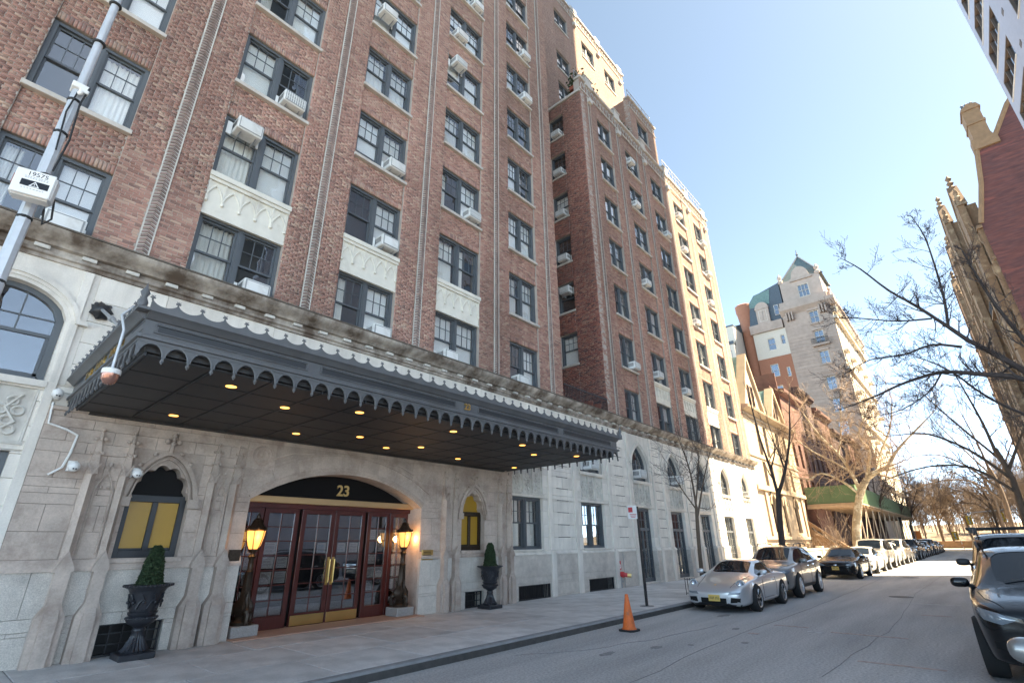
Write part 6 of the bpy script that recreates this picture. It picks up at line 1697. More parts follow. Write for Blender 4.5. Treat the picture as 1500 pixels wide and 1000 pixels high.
for sg in (-1, 1):
    h, n = c1.hit('top', .42, sg*.66)
    m = MB(); m.ball((0, 0, 0), 1, 18, 10); m.v = [(.40+a*.15+c*.05, sg*.655+b*.115, .665+c*.115-a*.02) for a, b, c in m.v]; hl = m.build('headlight', 'lamp_lens', c1.t, smooth=60, local=True)
    m = MB(); m.ball((0, 0, 0), 1, 12, 8); m.v = [(.262+a*.03, sg*.655+b*.06, .672+c*.06) for a, b, c in m.v]; m.build('reflector', 'lamp_inner', hl, smooth=60, local=True)
    m = MB(); m.tube([(.33+.055*math.sin(a)*.6, sg*.655+.118*math.cos(a), .665+.122*math.sin(a)) for a in np.linspace(0, 2*PI, 21)], .012, 5); m.build('headlight_ring', 'paint_silver', hl, local=True)
c1.patch('air_intake', [(.44, .25), (.68, .27), (.70, .37), (.47, .38)], 'front', 'well_black', .004, both=True)
c1.patch('centre_intake', [(-.34, .25), (.34, .25), (.37, .36), (-.37, .36)], 'front', 'well_black', .004)
c1.patch('fog_lamp', [(.40, .44), (.68, .46), (.72, .51), (.45, .51)], 'front', 'lamp_lens', .006, both=True)
c1.patch('front_lip', [(-.66, .165), (.66, .165), (.7, .215), (-.7, .215)], 'front', 'black_trim', .012, sub=6)
for y in (.36, .42):
    for sg in (-1, 1): h, n = c1.hit('front', sg*y, .31); MB().obox(h+n*.01, (0, 1, 0), (1, 0, 0), (0, 0, 1), .012, .012, .075).build('intake_strake', 'paint_silver', c1.t, bevel=.004, local=True)
c1.plate(-.03, .36, 'plate_yellow'); c1.mirror(1.62, .95, .93, .1); c1.wipers(1.5, .9)
c1.seam([(.12, .45), (.7, .52), (1.42, .66)], 'top'); c1.seam([(1.62, .30), (1.55, .55), (1.62, .82)]); c1.seam([(2.72, .30), (2.78, .6), (2.72, .84)]); c1.seam([(1.62, .295), (2.72, .295)])
c1.patch('door_handle', [(2.45, .70), (2.65, .705), (2.65, .74), (2.45, .735)], 'left', 'paint_silver', .02, rings=2, both=True)
c1.patch('side_skirt', [(1.35, .19), (2.9, .19), (2.9, .27), (1.35, .25)], 'left', 'paint_silver', .02, rings=2, sub=5, both=True)
c1.patch('crest', [(.245, -.03), (.245, .03), (.31, .025), (.31, -.025)], 'top', 'gold', .004, rings=1, sub=1)
for y in (-.36, .36): MB().lathe([(.2, .5), (.24, .75), (.2, .98), (.13, 1.08), (.02, 1.1)], 10, (2.35, y, 0)).build('seat', 'seat_red', c1.t, smooth=60, local=True)
c1.place(15.05, 5.98)

# ---- crossover
def st2(x, zb, hw, zs, **k): return dict(x=x, zb=zb, hw=hw, zs=zs, W=.93, **k)
CR = [st2(0, .42, .56, .84, c=.02), st2(.07, .28, .74, .90, c=.03), st2(.28, .25, .85, .95, c=.05), st2(.7, .25, .90, 1.0, c=.06), st2(1.05, .25, .91, 1.03, c=.07), st2(1.2, .25, .91, 1.05, c=.09),
      st2(1.95, .25, .92, 1.08, zr=1.58, hr=.56), st2(2.2, .25, .92, 1.085, zr=1.62, hr=.60), st2(2.62, .25, .92, 1.09, zr=1.64, hr=.61), st2(2.72, .25, .92, 1.09, zr=1.64, hr=.61), st2(3.45, .25, .92, 1.11, zr=1.61, hr=.59), st2(3.55, .25, .92, 1.12, zr=1.6, hr=.585), st2(4.0, .26, .91, 1.15, zr=1.55, hr=.55),
      st2(4.4, .30, .88, 1.12, zr=1.25, hr=.60), st2(4.56, .36, .83, 1.05, c=.03), st2(4.62, .48, .7, .95, c=.02)]
def crossover(name, label, group, paint_, plate=None):
    c = Car(name, label, 'car', group, CR, (5, 6), (5, 12), (12, 13), [(.9, .37), (3.62, .37)], .37, paint_, pillars=(8, 10), arch=1.13)
    c.wheels4([(.9, 0), (3.62, 0)], .82, .37, .24, 5)
    c.patch('headlight', [(.47, .79), (.62, .73), (.78, .77), (.85, .86), (.80, .90), (.62, .86)], 'front', 'lamp_lens', .012, both=True)
    c.patch('grille', [(-.36, .62), (.36, .62), (.42, .82), (-.42, .82)], 'front', 'black_trim', .008, sub=5)
    c.patch('grille_bar', [(-.4, .715), (.4, .715), (.4, .745), (-.4, .745)], 'front', 'chrome', .02, rings=1, sub=5)
    c.patch('lower_grille', [(-.5, .34), (.5, .34), (.56, .5), (-.56, .5)], 'front', 'well_black', .008, sub=5)
    c.patch('fog_lamp', [(.62, .43), (.74, .45), (.75, .54), (.63, .54)], 'front', 'well_black', .008, both=True)
    c.patch('lower_cladding', [(1.4, .25), (3.15, .25), (3.15, .38), (1.4, .38)], 'left', 'black_trim', .014, rings=2, sub=6, both=True)
    c.patch('badge', [(-.07, .7), (.07, .7), (.07, .78), (-.07, .78)], 'front', 'chrome', .026, rings=1)
    c.seam([(1.42, .40), (1.36, .8), (1.5, 1.05)]); c.seam([(2.66, .40), (2.66, 1.07)]); c.seam([(3.12, .42), (3.3, .75), (3.5, .95), (3.5, 1.08)]); c.seam([(1.42, .39), (3.12, .39)])
    c.seam([(.1, .55), (.5, .72), (1.15, .8)], 'top')
    c.patch('door_handle', [(2.4, .93), (2.58, .935), (2.58, .965), (2.4, .96)], 'left', 'chrome', .022, rings=2, both=True); c.patch('door_handle', [(3.2, .96), (3.38, .965), (3.38, .995), (3.2, .99)], 'left', 'chrome', .022, rings=2, both=True)
    c.patch('tail_lamp', [(.58, .95), (.8, .92), (.82, 1.1), (.62, 1.12)], 'back', 'tail_red', .012, both=True)
    for sg in (-1, 1):
        m = MB(); m.tube([(2.05, sg*.63, 1.6), (2.2, sg*.64, 1.67), (3.0, sg*.65, 1.70), (3.8, sg*.62, 1.665), (3.95, sg*.6, 1.6)], .02, 6); m.build('roof_rail', 'black_trim', c.t, smooth=60, local=True)
    c.mirror(1.62, 1.13, .975, .105); c.wipers(1.24, 1.0)
    if plate: c.plate(0, .56, plate)
    return c
c2 = crossover('crossover_car', 'grey crossover with roof rails parked right behind the silver sports coupe', 'cars parked along the left kerb', 'paint_grey')
c2.place(19.65, 6.0)

# ---- sedan
def st3(x, zb, hw, zs, **k): return dict(x=x, zb=zb, hw=hw, zs=zs, W=.93, **k)
SE = [st3(0, .30, .52, .68, c=.02), st3(.07, .2, .74, .74, c=.03), st3(.3, .18, .86, .80, c=.05), st3(.8, .18, .905, .86, c=.06), st3(1.2, .18, .91, .89, c=.07), st3(1.38, .18, .915, .91, c=.09),
      st3(2.15, .18, .92, .94, zr=1.37, hr=.54), st3(2.42, .18, .92, .945, zr=1.42, hr=.57), st3(2.72, .18, .92, .95, zr=1.44, hr=.575), st3(2.82, .18, .92, .95, zr=1.44, hr=.575), st3(3.3, .18, .92, .955, zr=1.41, hr=.555), st3(3.6, .18, .92, .965, zr=1.35, hr=.53),
      st3(4.2, .2, .91, .98, zr=1.09, hr=.55), st3(4.65, .25, .87, .95, c=.04), st3(4.82, .32, .8, .9, c=.02), st3(4.87, .45, .66, .8, c=.02)]
def sedan(name, label, group, paint_, plate=None):
    c = Car(name, label, 'car', group, SE, (5, 6), (5, 11), (11, 12), [(.95, .335), (3.78, .335)], .335, paint_, pillars=(8,), arch=1.1)
    c.wheels4([(.95, 0), (3.78, 0)], .82, .335, .23, 7)
    c.patch('headlight', [(.44, .63), (.66, .59), (.82, .66), (.84, .75), (.7, .74), (.5, .68)], 'front', 'lamp_lens', .01, both=True)
    c.patch('upper_grille', [(-.44, .6), (.44, .6), (.4, .66), (-.4, .66)], 'front', 'black_trim', .008, sub=5)
    c.patch('lower_grille', [(-.55, .27), (.55, .27), (.46, .53), (-.46, .53)], 'front', 'well_black', .008, sub=6)
    for z in (.34, .4, .46): c.patch('grille_bar', [(-.5, z), (.5, z), (.5, z+.014), (-.5, z+.014)], 'front', 'black_trim', .018, rings=1, sub=5)
    c.patch('side_intake', [(.62, .3), (.76, .34), (.78, .48), (.7, .46)], 'front', 'well_black', .008, both=True)
    c.patch('badge', [(-.07, .61), (.07, .61), (.07, .68), (-.07, .68)], 'front', 'chrome', .02, rings=1)
    c.seam([(1.5, .3), (1.45, .6), (1.6, .9)]); c.seam([(2.78, .3), (2.78, .93)]); c.seam([(3.35, .35), (3.5, .6), (3.7, .92)]); c.seam([(1.5, .29), (3.35, .29)]); c.seam([(.1, .5), (.6, .7), (1.35, .78)], 'top')
    c.patch('door_handle', [(2.45, .80), (2.63, .805), (2.63, .835), (2.45, .83)], 'left', 'chrome', .022, rings=2, both=True); c.patch('door_handle', [(3.4, .82), (3.58, .825), (3.58, .855), (3.4, .85)], 'left', 'chrome', .022, rings=2, both=True)
    c.patch('tail_lamp', [(.5, .78), (.78, .76), (.8, .88), (.55, .9)], 'back', 'tail_red', .012, both=True)
    c.mirror(1.82, .98, .99, .11); c.wipers(1.42, .9)
    if plate: c.plate(0, .5, plate)
    return c
c3 = sedan('sedan_car', 'black sedan with orange licence plate parked beyond the gap at the kerb', 'cars parked along the left kerb', 'paint_black', 'plate_yellow')
c3.place(31.0, 5.95)

# ---- tall estate / large sport utility
def st4(x, zb, hw, zs, **k): return dict(x=x, zb=zb, hw=hw, zs=zs, W=1.0, sh=.985, b=.95, **k)
LS = [st4(0, .45, .72, 1.0, c=.02), st4(.06, .34, .88, 1.07, c=.03), st4(.25, .32, .96, 1.12, c=.05), st4(.7, .32, .99, 1.15, c=.05), st4(1.2, .32, .995, 1.17, c=.06), st4(1.35, .32, .995, 1.18, c=.07),
      st4(1.95, .32, 1.0, 1.2, zr=1.8, hr=.7), st4(2.15, .32, 1.0, 1.2, zr=1.86, hr=.73), st4(2.6, .32, 1.0, 1.2, zr=1.88, hr=.74), st4(2.7, .32, 1.0, 1.2, zr=1.88, hr=.74), st4(3.6, .32, 1.0, 1.2, zr=1.87, hr=.74), st4(3.72, .32, 1.0, 1.2, zr=1.87, hr=.74), st4(4.75, .33, .99, 1.2, zr=1.83, hr=.71),
      st4(5.02, .36, .97, 1.2, zr=1.45, hr=.76), st4(5.12, .42, .94, 1.1, c=.03), st4(5.16, .5, .85, 1.0, c=.02)]
def large_suv(name, label, group, paint_, plate=None, rack=False):
    c = Car(name, label, 'car', group, LS, (5, 6), (5, 12), (12, 13), [(.98, .4), (3.95, .4)], .4, paint_, pillars=(8, 10), arch=1.12)
    c.wheels4([(.98, 0), (3.95, 0)], .89, .4, .27, 6)
    c.patch('headlight', [(.56, .84), (.9, .84), (.93, 1.02), (.58, 1.0)], 'front', 'lamp_lens', .012, both=True)
    c.patch('grille', [(-.5, .72), (.5, .72), (.54, 1.0), (-.54, 1.0)], 'front', 'black_trim', .008, sub=5)
    for z in (.78, .86, .94): c.patch('grille_bar', [(-.5, z), (.5, z), (.5, z+.025), (-.5, z+.025)], 'front', 'chrome', .02, rings=1, sub=5)
    c.patch('lower_grille', [(-.6, .42), (.6, .42), (.6, .56), (-.6, .56)], 'front', 'well_black', .008, sub=5)
    c.seam([(1.5, .42), (1.45, .9), (1.55, 1.17)]); c.seam([(2.65, .42), (2.65, 1.18)]); c.seam([(3.4, .42), (3.5, .8), (3.66, 1.18)]); c.seam([(1.5, .41), (3.4, .41)])
    c.patch('door_handle', [(2.35, 1.02), (2.55, 1.02), (2.55, 1.055), (2.35, 1.055)], 'left', 'chrome', .024, rings=2, both=True); c.patch('door_handle', [(3.3, 1.02), (3.5, 1.02), (3.5, 1.055), (3.3, 1.055)], 'left', 'chrome', .024, rings=2, both=True)
    c.patch('tail_lamp', [(.75, .9), (.92, .9), (.92, 1.2), (.78, 1.2)], 'back', 'tail_red', .012, both=True)
    c.mirror(1.75, 1.25, 1.09, .12, 'black_trim')
    if rack:
        m = MB()
        for sg in (-1, 1): m.tube([(2.1, sg*.72, 1.86), (2.3, sg*.72, 1.97), (4.5, sg*.7, 1.95), (4.7, sg*.68, 1.84)], .022, 6)
        for x in (2.5, 4.1): m.tube([(x, -.86, 1.99), (x, .86, 1.99)], .028, 6); m.box(x-.05, x+.05, .66, .8, 1.9, 2.03); m.box(x-.05, x+.05, -.8, -.66, 1.9, 2.03)
        m.build('roof_rack', 'black_trim', c.t, smooth=40, local=True)
    if plate: c.plate(0, .62, plate)
    return c
c4 = large_suv('large_car', 'tall cream coloured sport utility parked third after the black sedan', 'cars parked along the left kerb', 'paint_cream')
c4.place(41.6, 6.0)
def reps(c, x, y, pt, label, kind='car'):
    o = dup(c.t, (x, y, 0), 0, label, {c.paint: pt} if pt != c.paint else None); return o
reps(c3, 36.35, 5.9, 'paint_white', 'white sedan parked directly behind the black sedan')
reps(c2, 47.3, 6.0, 'paint_white', 'white crossover behind the tall cream sport utility')
reps(c4, 52.5, 6.0, 'paint_champagne', 'champagne sport utility, sixth after the gap')
reps(c3, 58.2, 6.0, 'paint_grey', 'grey sedan, seventh in the row after the gap')
reps(c4, 63.6, 6.0, 'paint_black', 'tall black sport utility, eighth in the row after the gap')
reps(c2, 69.3, 6.0, 'paint_navy', 'dark blue crossover just behind the tall black sport utility')
reps(c3, 74.5, 6.0, 'paint_black', 'black sedan, tenth in the row after the gap')
reps(c2, 80, 6.0, 'paint_grey', 'grey crossover, eleventh in the row after the gap')
reps(c4, 85.2, 6.0, 'paint_navy', 'dark blue sport utility, twelfth in the row after the gap')
reps(c3, 91, 6.0, 'paint_silver', 'silver sedan near the far end of the parked row')
reps(c2, 96.5, 6.0, 'paint_black', 'black crossover near the far end of the parked row')
reps(c3, 102, 6.0, 'paint_white', 'white sedan, last car at the far corner')
# right kerb
RG = 'cars parked along the right kerb'
c5 = crossover('crossover_car', 'black crossover at the right edge seen from its front corner', RG, 'paint_black'); c5.place(9.55, -.5)
c6 = large_suv('large_car', 'black sport utility with roof rack behind the black crossover on the right', RG, 'paint_black', None, True); c6.place(15.2, -.55)
c7 = crossover('hatchback_car', 'silver car cut off by the right edge nearest the camera, only mirror and fender showing', RG, 'paint_grey'); c7.place(3.0, -1.02)
# ================================================================ trees
mat('bark_sycamore', (.37, .30, .20), .8, var=.15, vscale=2, col2=(.26, .21, .14), dirt=(.5, .45, .35), dscale=2.5, dpos=(.5, .6))
mat('twig_tan', (.27, .195, .135), .85, var=.15)
mat('bark_dark', (.06, .045, .04), .9, var=.25, vscale=6)
mat('twig_dark', (.075, .06, .055), .9, var=.2)
mat('twig_brown', (.15, .115, .09), .9, var=.25, vscale=.2)
mat('bark_brown', (.12, .085, .06), .9, var=.25, vscale=2)
mat('bud', (.09, .05, .045), .8)
TR = random.Random(5)
def rvec(): 
    while True:
        v = Vector((TR.uniform(-1, 1), TR.uniform(-1, 1), TR.uniform(-1, 1)))
        if .05 < v.length < 1: return v.normalized()
def grow(m, p, d, L, r, depth, up=.12, spread=.8, nkid=5, bud=None, wob=.22, kr=.55, kl=(.42, .7), minr=.0035):
    """a wavy tapering limb with side branches"""
    n = 5 if depth > 1 else (4 if depth == 1 else 3); path = [p.copy()]; dirs = [d.copy()]
    for i in range(n):
        d = (d+rvec()*wob+Vector((0, 0, up))).normalized(); path.append(path[-1]+d*(L/n)); dirs.append(d.copy())
    R = [max(minr, r*(1-.72*i/n)) for i in range(n+1)]
    m.tube(path, R, 6 if r > .05 else (4 if r > .012 else 3), caps=False)
    if depth <= 0:
        if bud is not None: bud.append(path[-1]); bud.append(path[-2])
        return
    for k in range(nkid):
        t = (.22+.78*(k+TR.random()*.8)/nkid)*n; i = min(int(t), n-1); q = path[i].lerp(path[i+1], min(1, t-i)); rr = R[i]*kr
        dd = (dirs[i+1]+rvec()*spread).normalized()
        grow(m, q, dd, L*TR.uniform(*kl), max(minr, rr), depth-1, up, spread, nkid, bud, wob, kr, kl, minr)
def limb_twigs(m, path, R, n, L, depth, bud=None, **k):
    P = [Vector(a) for a in path]
    for i in range(n):
        t = TR.uniform(.15, 1)*(len(P)-1); j = min(int(t), len(P)-2); q = P[j].lerp(P[j+1], t-j); d = (P[j+1]-P[j]).normalized()
        r = R[j]+(R[j+1]-R[j])*(t-j)
        grow(m, q, (d*.7+rvec()*.9).normalized(), L*TR.uniform(.55, 1.1), r*.5, depth, bud=bud, **k)
def smooth_path(pts, n=3):
    P = [Vector(p) for p in pts]; out = []
    for i in range(len(P)-1):
        a, b, c, d = P[max(0, i-1)], P[i], P[i+1], P[min(len(P)-1, i+2)]
        for k in range(n):
            t = k/n; out.append(.5*((2*b)+(c-a)*t+(2*a-5*b+4*c-d)*t*t+(3*b-a-3*c+d)*t**3))
    out.append(P[-1]); return out
def limb(m, pts, r0, r1, n=8):
    P = smooth_path(pts); k = len(P); R = [(r0+(r1-r0)*i/(k-1))*TR.uniform(.95, 1.05) for i in range(k)]; m.tube(P, R, n, caps=True); return P, R
def tree(name, base, label, trunk, limbs, tb, tt, ntw, L, depth, group=None, budmat=None, tipl=.9, **kw):
    t = thing(name, base, label, 'tree', group); m = MB(); c = MB(); buds = [] if budmat else None
    limb(m, *trunk)
    ext = []
    for l in limbs: ext.append(limb(m, *l))
    m.build('trunk', tb, t, smooth=60)
    for (P, R) in ext: limb_twigs(c, P, R, ntw, L, depth, buds, **kw); grow(c, P[-1], (P[-1]-P[-2]).normalized(), L*tipl, R[-1], depth, bud=buds, **kw)
    stuff(c.build('crown', tt, t))
    if buds:
        b = MB()
        for q in buds:
            if TR.random() < .6: b.add([tuple(q+Vector(v)*.013) for v in ((1, 0, 0), (-.5, .8, 0), (-.5, -.8, 0), (0, 0, 1.7))], [(0, 1, 3), (1, 2, 3), (2, 0, 3), (0, 2, 1)])
        stuff(b.build('bud', budmat, t))
    return t
# pale sycamore in front of the dark row houses
tree('sycamore_tree', (50.5, 7.9, .14), 'pale barked bare sycamore in sunlight before the green sidewalk shed',
     ([(50.5, 7.95, .1), (50.5, 7.6, 2.4), (50.5, 6.95, 4.6), (50.5, 6.45, 5.7), (50.5, 5.95, 6.4)], .33, .24),
     [([(50.5, 6.6, 5.4), (50.3, 6.9, 7.0), (50, 7.4, 8.5), (49.8, 8.4, 10.2), (49.6, 9.2, 12.2)], .15, .05),
      ([(50.5, 5.95, 6.4), (50.4, 5.1, 6.9), (50.6, 4.4, 7.2), (51, 3.6, 8.3), (51.3, 2.6, 9.3), (51.5, 1.0, 10.7)], .2, .05),
      ([(50.5, 5.95, 6.4), (50.2, 5.5, 7.6), (49.8, 5.2, 8.6), (49.6, 5.6, 9.8), (49.5, 4.6, 11.5)], .16, .05),
      ([(50.5, 6.7, 5.2), (49.9, 7.6, 6.3), (49.2, 8.8, 7.0), (48.9, 9.8, 6.6), (48.6, 11.0, 6.9)], .11, .04),
      ([(50.3, 6.9, 7.0), (50.6, 8.0, 8.0), (50.5, 9.3, 9.0), (50.5, 10.4, 10.2)], .09, .04),
      ([(50.4, 5.1, 6.9), (51.5, 4.6, 8.5), (52.5, 3.6, 10.5), (53, 3.0, 12.6)], .1, .04),
      ([(50, 7.4, 8.5), (50.6, 7.0, 10), (51, 6.6, 12), (51, 6.2, 14)], .08, .03)],
     'bark_sycamore', 'twig_tan', 16, 2.7, 2, nkid=6, up=.06, wob=.3, minr=.0075, spread=.95)
# dark trees at the kerb
tree('street_tree', (29.4, 7.85, .14), 'dark slim bare tree at the kerb between the grey crossover and black sedan',
     ([(29.4, 7.85, .1), (29.45, 7.7, 2.4), (29.5, 7.45, 4.2)], .17, .13),
     [([(29.5, 7.5, 4.0), (29.5, 7.6, 5.3), (29.4, 7.8, 7.0), (29.3, 7.9, 9.2)], .09, .025), ([(29.5, 7.45, 4.1), (29.6, 6.95, 5.2), (29.7, 6.4, 6.9), (29.8, 6.1, 8.6)], .10, .025),
      ([(29.5, 7.6, 5.3), (29.2, 7.1, 6.4), (29.2, 7.2, 7.8)], .045, .015), ([(29.6, 6.95, 5.2), (30, 7.2, 6.4), (30.3, 7.6, 7.6)], .045, .015)],
     'bark_dark', 'twig_dark', 5, 1.2, 1, nkid=4, minr=.006)
tree('street_tree', (19.0, 7.85, .14), 'thin grey bare young tree behind the silver sports car',
     ([(19, 7.87, .1), (19, 7.78, 1.8), (19, 7.68, 3.0)], .085, .06),
     [([(19, 7.68, 2.9), (19, 7.72, 4.2), (18.9, 7.9, 5.3)], .045, .014), ([(19, 7.7, 2.6), (19.1, 7.3, 3.9), (19.2, 6.9, 5.0)], .04, .014), ([(19, 7.7, 2.9), (18.8, 8.1, 3.7), (18.7, 8.4, 4.5)], .03, .012), ([(19, 7.7, 3.0), (19.3, 7.5, 4.4), (19.4, 7.4, 5.5)], .035, .012)],
     'bark_brown', 'twig_dark', 8, 1.0, 2, nkid=4, minr=.004)
for (x, lab) in ((67, 'dark bare street tree rising behind the champagne sport utility'), (86, 'dark bare street tree near the far end of the parked row'), (99, 'farthest dark bare street tree on the left kerb')):
    tree('street_tree', (x, 8.0, .14), lab, ([(x, 8.0, .1), (x, 7.9, 2.5), (x, 7.7, 4.6)], .2, .15),
         [([(x, 7.7, 4.5), (x-.5, 8.2, 6.2), (x-.8, 9, 9)], .11, .03), ([(x, 7.7, 4.5), (x+.3, 7, 6.4), (x+.5, 5.6, 9.2)], .12, .03), ([(x, 7.8, 4.0), (x-.6, 7.1, 5.6), (x-1, 5.9, 6.8)], .07, .03), ([(x, 7.7, 4.6), (x, 7.5, 7), (x, 7, 10.5)], .1, .03)],
         'bark_dark', 'twig_dark', 7, 2.0, 2, nkid=4, minr=.009)
# large tree on the right pavement reaching over the street
RT = tree('street_tree', (18.2, -2.75, .14), 'dark bare tree reaching over the street from the right edge, blue against the sky',
     ([(18.2, -2.75, .1), (18.2, -2.7, 2.5), (18.1, -2.65, 4.6)], .2, .16),
     [([(18.1, -2.65, 4.4), (18, -1.9, 5.5), (18, -1.1, 5.85), (18, -.3, 6.1), (17.9, .6, 5.95), (17.8, 1.3, 5.7), (17.8, 2.1, 5.5)], .085, .014),
      ([(18.1, -2.65, 4.6), (18, -1.9, 5.75), (18, -1.4, 6.45), (18, -1.08, 6.85), (18, -.78, 7.35), (18, -.25, 8.2), (18, .25, 8.9), (17.9, .75, 9.8), (17.9, 1.1, 10.3)], .09, .012),
      ([(18, -.78, 7.35), (18, -.9, 8.1), (18, -.97, 9.0), (17.9, -1.0, 10.2), (17.9, -.9, 10.9)], .04, .01),
      ([(18, -.9, 6.7), (17.9, -.3, 6.9), (17.8, .4, 6.75), (17.8, 1.2, 6.8), (17.7, 1.9, 6.5)], .04, .01),
      ([(18, -.5, 7.7), (17.8, .3, 7.8), (17.7, 1.2, 8.15), (17.6, 1.8, 8.3)], .03, .01),
      ([(18.1, -2.65, 4.2), (18.3, -1.9, 4.5), (18.6, -1.1, 5.3), (18.8, -.5, 6.3), (18.9, .1, 6.9)], .05, .012),
      ([(18.1, -2.65, 4.5), (18.2, -2.3, 6.0), (18.3, -1.9, 7.8), (18.3, -1.7, 9.6)], .08, .02),
      ([(18, -.3, 6.1), (17.9, .1, 5.6), (17.8, .8, 5.2), (17.8, 1.5, 5.1)], .025, .008)],
     'bark_dark', 'twig_dark', 24, .7, 2, budmat='bud', tipl=.35, nkid=5, up=.1, minr=.0034, spread=.85, kl=(.35, .6))
for (x, lab, s) in ((32, 'slim bare tree on the right pavement behind the reaching branches', 1.), (46.5, 'leaning bare tree on the right pavement farther down the street', 1.1), (66, 'third bare tree down the right pavement', 1.2), (88, 'fourth bare tree down the right pavement', 1.2)):
    y = -2.4
    tree('street_tree', (x, y, .14), lab, ([(x, y+.9, .1), (x, y+.9, 2.0*s), (x, y+.8, 4.2*s), (x, y+1.0, 5.6*s)], .16, .1),
         [([(x, y+1.0, 5.4*s), (x, y+1.1, 7*s), (x, y+1.4, 9.2*s)], .08, .02), ([(x, y+.8, 4.2*s), (x-.4, y+1.9, 5.6*s), (x-.6, y+3.2, 6.5*s), (x-.6, y+4.4, 6.6*s)], .075, .02), ([(x, y+.8, 3.6*s), (x-.3, y+2, 4.8*s), (x-.4, y+3.6, 5.0*s), (x-.4, y+5.2, 4.6*s)], .07, .02),
          ([(x, y+.8, 4.6*s), (x, y, 6.0*s), (x, y-1, 7.6*s)], .07, .02), ([(x, y+.9, 5*s), (x+.5, y+2, 7*s), (x+.8, y+2.9, 8.8*s)], .06, .02)],
         'bark_brown', 'twig_dark', 9, 1.6, 2, nkid=4, minr=.006)

# ================================================================ park at the end of the street
PKX = 150
structure(MB().box(128, 149.5, -200, 200, .001, .006).build('cross_street', 'asphalt'))
MB_ = MB().box(-.0, 1, 0, 1, 0, 1)
mat('park_floor', (.17, .13, .09), .95, var=.3, vscale=.3)
pf = MB(); n = 24
for i in range(n+1):
    for j in range(n+1):
        x = PKX+.8+i*12; y = -190+j*16; pf.v.append((x, y, .2+i*.42+1.2*math.sin(i*.9+j*.7)*min(1, i/4)))
for i in range(n):
    for j in range(n): a = i*(n+1)+j; pf.f.append([a, a+1, a+n+2, a+n+1][::-1]); pf.m.append(0)
structure(pf.build('park_ground', 'park_floor', smooth=True))
wl_ = MB(); wl_.box(PKX, PKX+.6, -190, 190, .0, 1.2); wl_.box(PKX-.08, PKX+.68, -190, 190, 1.2, 1.42)
tag(wl_.build('park_wall', 'tan_stone'), 'low brown stone wall of the park across the end of the street', 'wall')
protos = []
PG = 'bare trees in the park at the end of the street'
for k in range(3):
    h = (13, 16, 15)[k]; x, y = 0, 0
    ang = [(i*2.4+k, TR.uniform(.25, .5)) for i in range(7)]
    lim = []
    for a, z in ang:
        s0 = Vector((0, 0, h*z)); dr = Vector((math.cos(a), math.sin(a), 0)); lim.append(([s0, s0+dr*h*.1+Vector((0, 0, h*.13)), s0+dr*h*.2+Vector((0, 0, h*.3)), s0+dr*h*.26+Vector((0, 0, h*.48))], .12, .03))
    protos.append(tree('park_tree', (0, 0, 0), 'bare brown trees standing in the park beyond the low wall', ([(0, 0, -.3), (.1, .1, h*.3), (0, .2, h*.55), (.2, 0, h*.85)], .3, .06), lim, 'bark_brown', 'twig_brown', 17, 2.8, 2, PG, nkid=5, minr=.022, up=.1))
used_p = [False]*3; PR = random.Random(11)
for i in range(64):
    k = i % 3; row = i//16; x = PKX+5+row*22+PR.uniform(-6, 6); y = (-38+(i % 16)*6.2+PR.uniform(-2.5, 2.5))*(1+row*.35)
    z = .3+row*.75; s_ = PR.uniform(.8, 1.25); rz = PR.uniform(0, 6.28)
    if not used_p[k]: o = protos[k]; used_p[k] = True; o.location = (x, y, z); o.rotation_euler.z = rz
    else: o = dup(protos[k], (x, y, z), rz)
    o.scale = (s_, s_, s_)
    if row == 0: o['label'] = 'bare park tree just behind the low stone wall, ' + ['first', 'second', 'third', 'fourth', 'fifth', 'sixth', 'seventh', 'eighth'][min(i, 15-i)] + ' from the ' + ('right' if i < 8 else 'left')
    else: o['label'] = 'bare brown tree deeper in the park, behind the front row of trees'
wd = MB()                                                     # thicket behind, one mass
for i in range(1100):
    x = PKX+45+PR.uniform(0, 150); y = PR.uniform(-90, 130); h = PR.uniform(6, 19); p = Vector((x, y, 1.2+(x-PKX)*.03))
    wd.tube([p, p+Vector((PR.uniform(-.6, .6), PR.uniform(-.6, .6), h*.5)), p+Vector((PR.uniform(-2, 2), PR.uniform(-2, 2), h))], [.16, .09, .03], 3, caps=False)
    for q in range(12):
        z = h*PR.uniform(.2, .95); a = PR.uniform(0, 6.28); l = PR.uniform(1, 4); b = p+Vector((0, 0, z)); wd.tube([b, b+Vector((math.cos(a)*l*.5, math.sin(a)*l*.5, l*.4)), b+Vector((math.cos(a)*l, math.sin(a)*l, l*.9))], [.06, .05, .03], 3, caps=False)
stuff(tag(wd.build('far_wood', 'twig_brown'), 'brown thicket of far park trees closing the street', 'wood'))
# yellow traffic signals at the avenue and an orange road sign
mat('signal_yellow', (.62, .40, .03), .5); mat('sign_orange', (.75, .22, .03), .6)
def signal(y, z, label, x=120.):
    t = thing('traffic_signal', (x, y, z), label, 'traffic light', 'yellow traffic signals at the avenue')
    MB().box(x-.18, x+.18, y-.2, y+.2, z-.55, z+.55).build('housing', 'signal_yellow', t, bevel=.03)
    for i in range(3): MB().lathe([(.13, 0), (.13, .02)], 10, (x, y, z)).build('lens', 'lens_black', t).data.transform(Matrix.Translation((x-.2, y, z-.36+.36*i)) @ Matrix.Rotation(-PI/2, 4, 'Y') @ Matrix.Translation((-x, -y, -z)))
    MB().box(x-.02, x+.02, y-.38, y+.38, z-.7, z+.7).build('back_plate', 'signal_yellow', t)
signal(1.2, 4.75, 'yellow traffic signal hanging over the avenue, left of the other'); signal(-3.0, 5.1, 'yellow traffic signal hanging over the avenue, at the right by the black cars'); signal(3.7, 2.3, 'low yellow traffic signal at the end of the parked row')
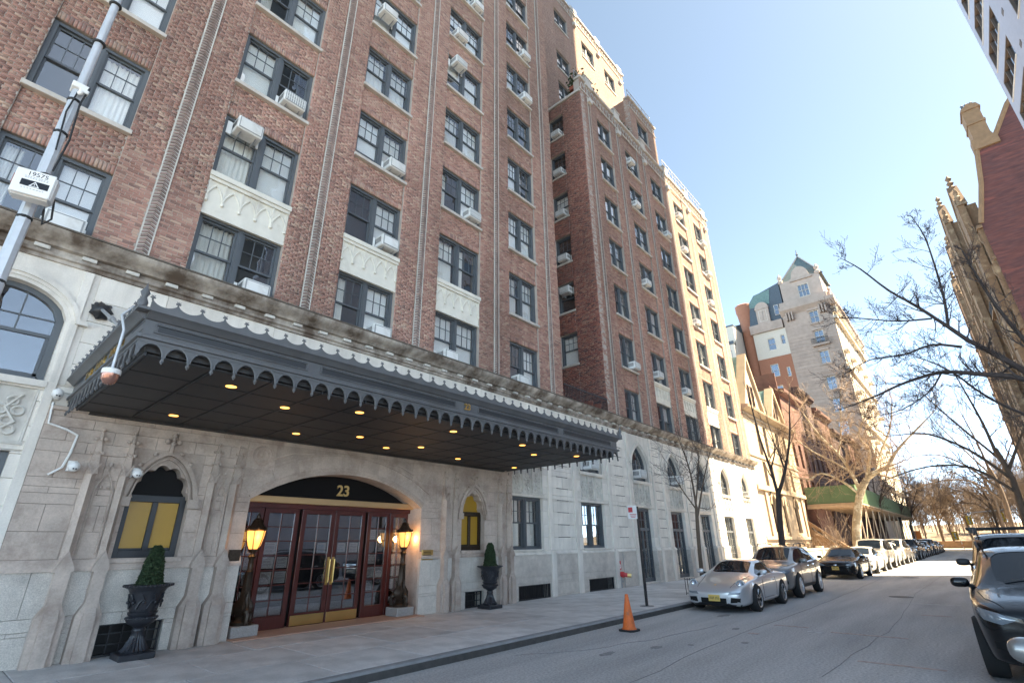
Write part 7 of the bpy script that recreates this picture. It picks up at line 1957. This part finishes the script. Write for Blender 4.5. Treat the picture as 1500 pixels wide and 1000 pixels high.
t = thing('signal_mast', (120.5, -6.2, .0), 'grey signal mast arm crossing over the street end', 'pole')
m = MB(); m.tube([(120.5, -6.2, 0), (120.5, -6.2, 6.2), (120.5, -4, 6.3), (120.5, 1.6, 5.9)], .09, 6); m.build('mast', 'steel_grey', t)
m = MB(); m.tube([(120.3, 1.2, 5.9), (120.1, 1.2, 5.4)], .04, 5); m.tube([(120.3, -3, 6.2), (120.1, -3, 5.7)], .04, 5); m.build('hanger', 'steel_grey', t)
t = thing('road_work_sign', (116, 8.6, .14), 'orange road work sign board near the far corner', 'sign')
MB().box(115.98, 116.02, 8.1, 9.1, 1.7, 3.2).build('board', 'sign_orange', t); MB().box(116.02, 116.06, 8.55, 8.65, .1, 3.0).build('post', 'steel_grey', t)
for y, lab in ((3.2, 'slender white and red barrier post left of its pair at the avenue'), (.6, 'slender white and red barrier post right of its pair at the avenue')):
    t = thing('barrier_post', (124, y, 0), lab, 'post'); MB().tube([(124, y, 0), (124, y+.1, 1.6)], .06, 6).build('post', 'sign_white', t); MB().tube([(124, y+.02, .6), (124, y+.05, .9)], .07, 6).build('band', 'sign_orange', t)
# shrubs by the garden wall
for (x, y, lab, n) in ((49.8, 8.7, 'bare reddish shrub by the stoop', 0), (45.5, 10.2, 'low budding shrub behind the garden wall', 1)):
    t = thing('bare_shrub', (x, y, .14), lab, 'shrub'); m = MB()
    for i in range(16): grow(m, Vector((x+TR.uniform(-.3, .3), y+TR.uniform(-.3, .3), .14)), (Vector((0, 0, 1))+rvec()*.7).normalized(), TR.uniform(1.4, 3.0) if n == 0 else 1.3, .025, 2, nkid=4, minr=.007)
    stuff(m.build('stem', 'twig_tan', t))
# a bench at the sunlit wall
t = thing('bench', (36.8, 8.5, .14), 'small dark bench on the pavement before the sunlit garden wall', 'bench'); m = MB()
for i in range(3): m.box(36.2, 37.6, 8.35+i*.13, 8.46+i*.13, .55, .59)
m.build('seat', 'iron_black', t)
for x in (36.3, 37.4): MB().box(x, x+.05, 8.36, 8.7, .14, .55).build('leg', 'iron_black', t)
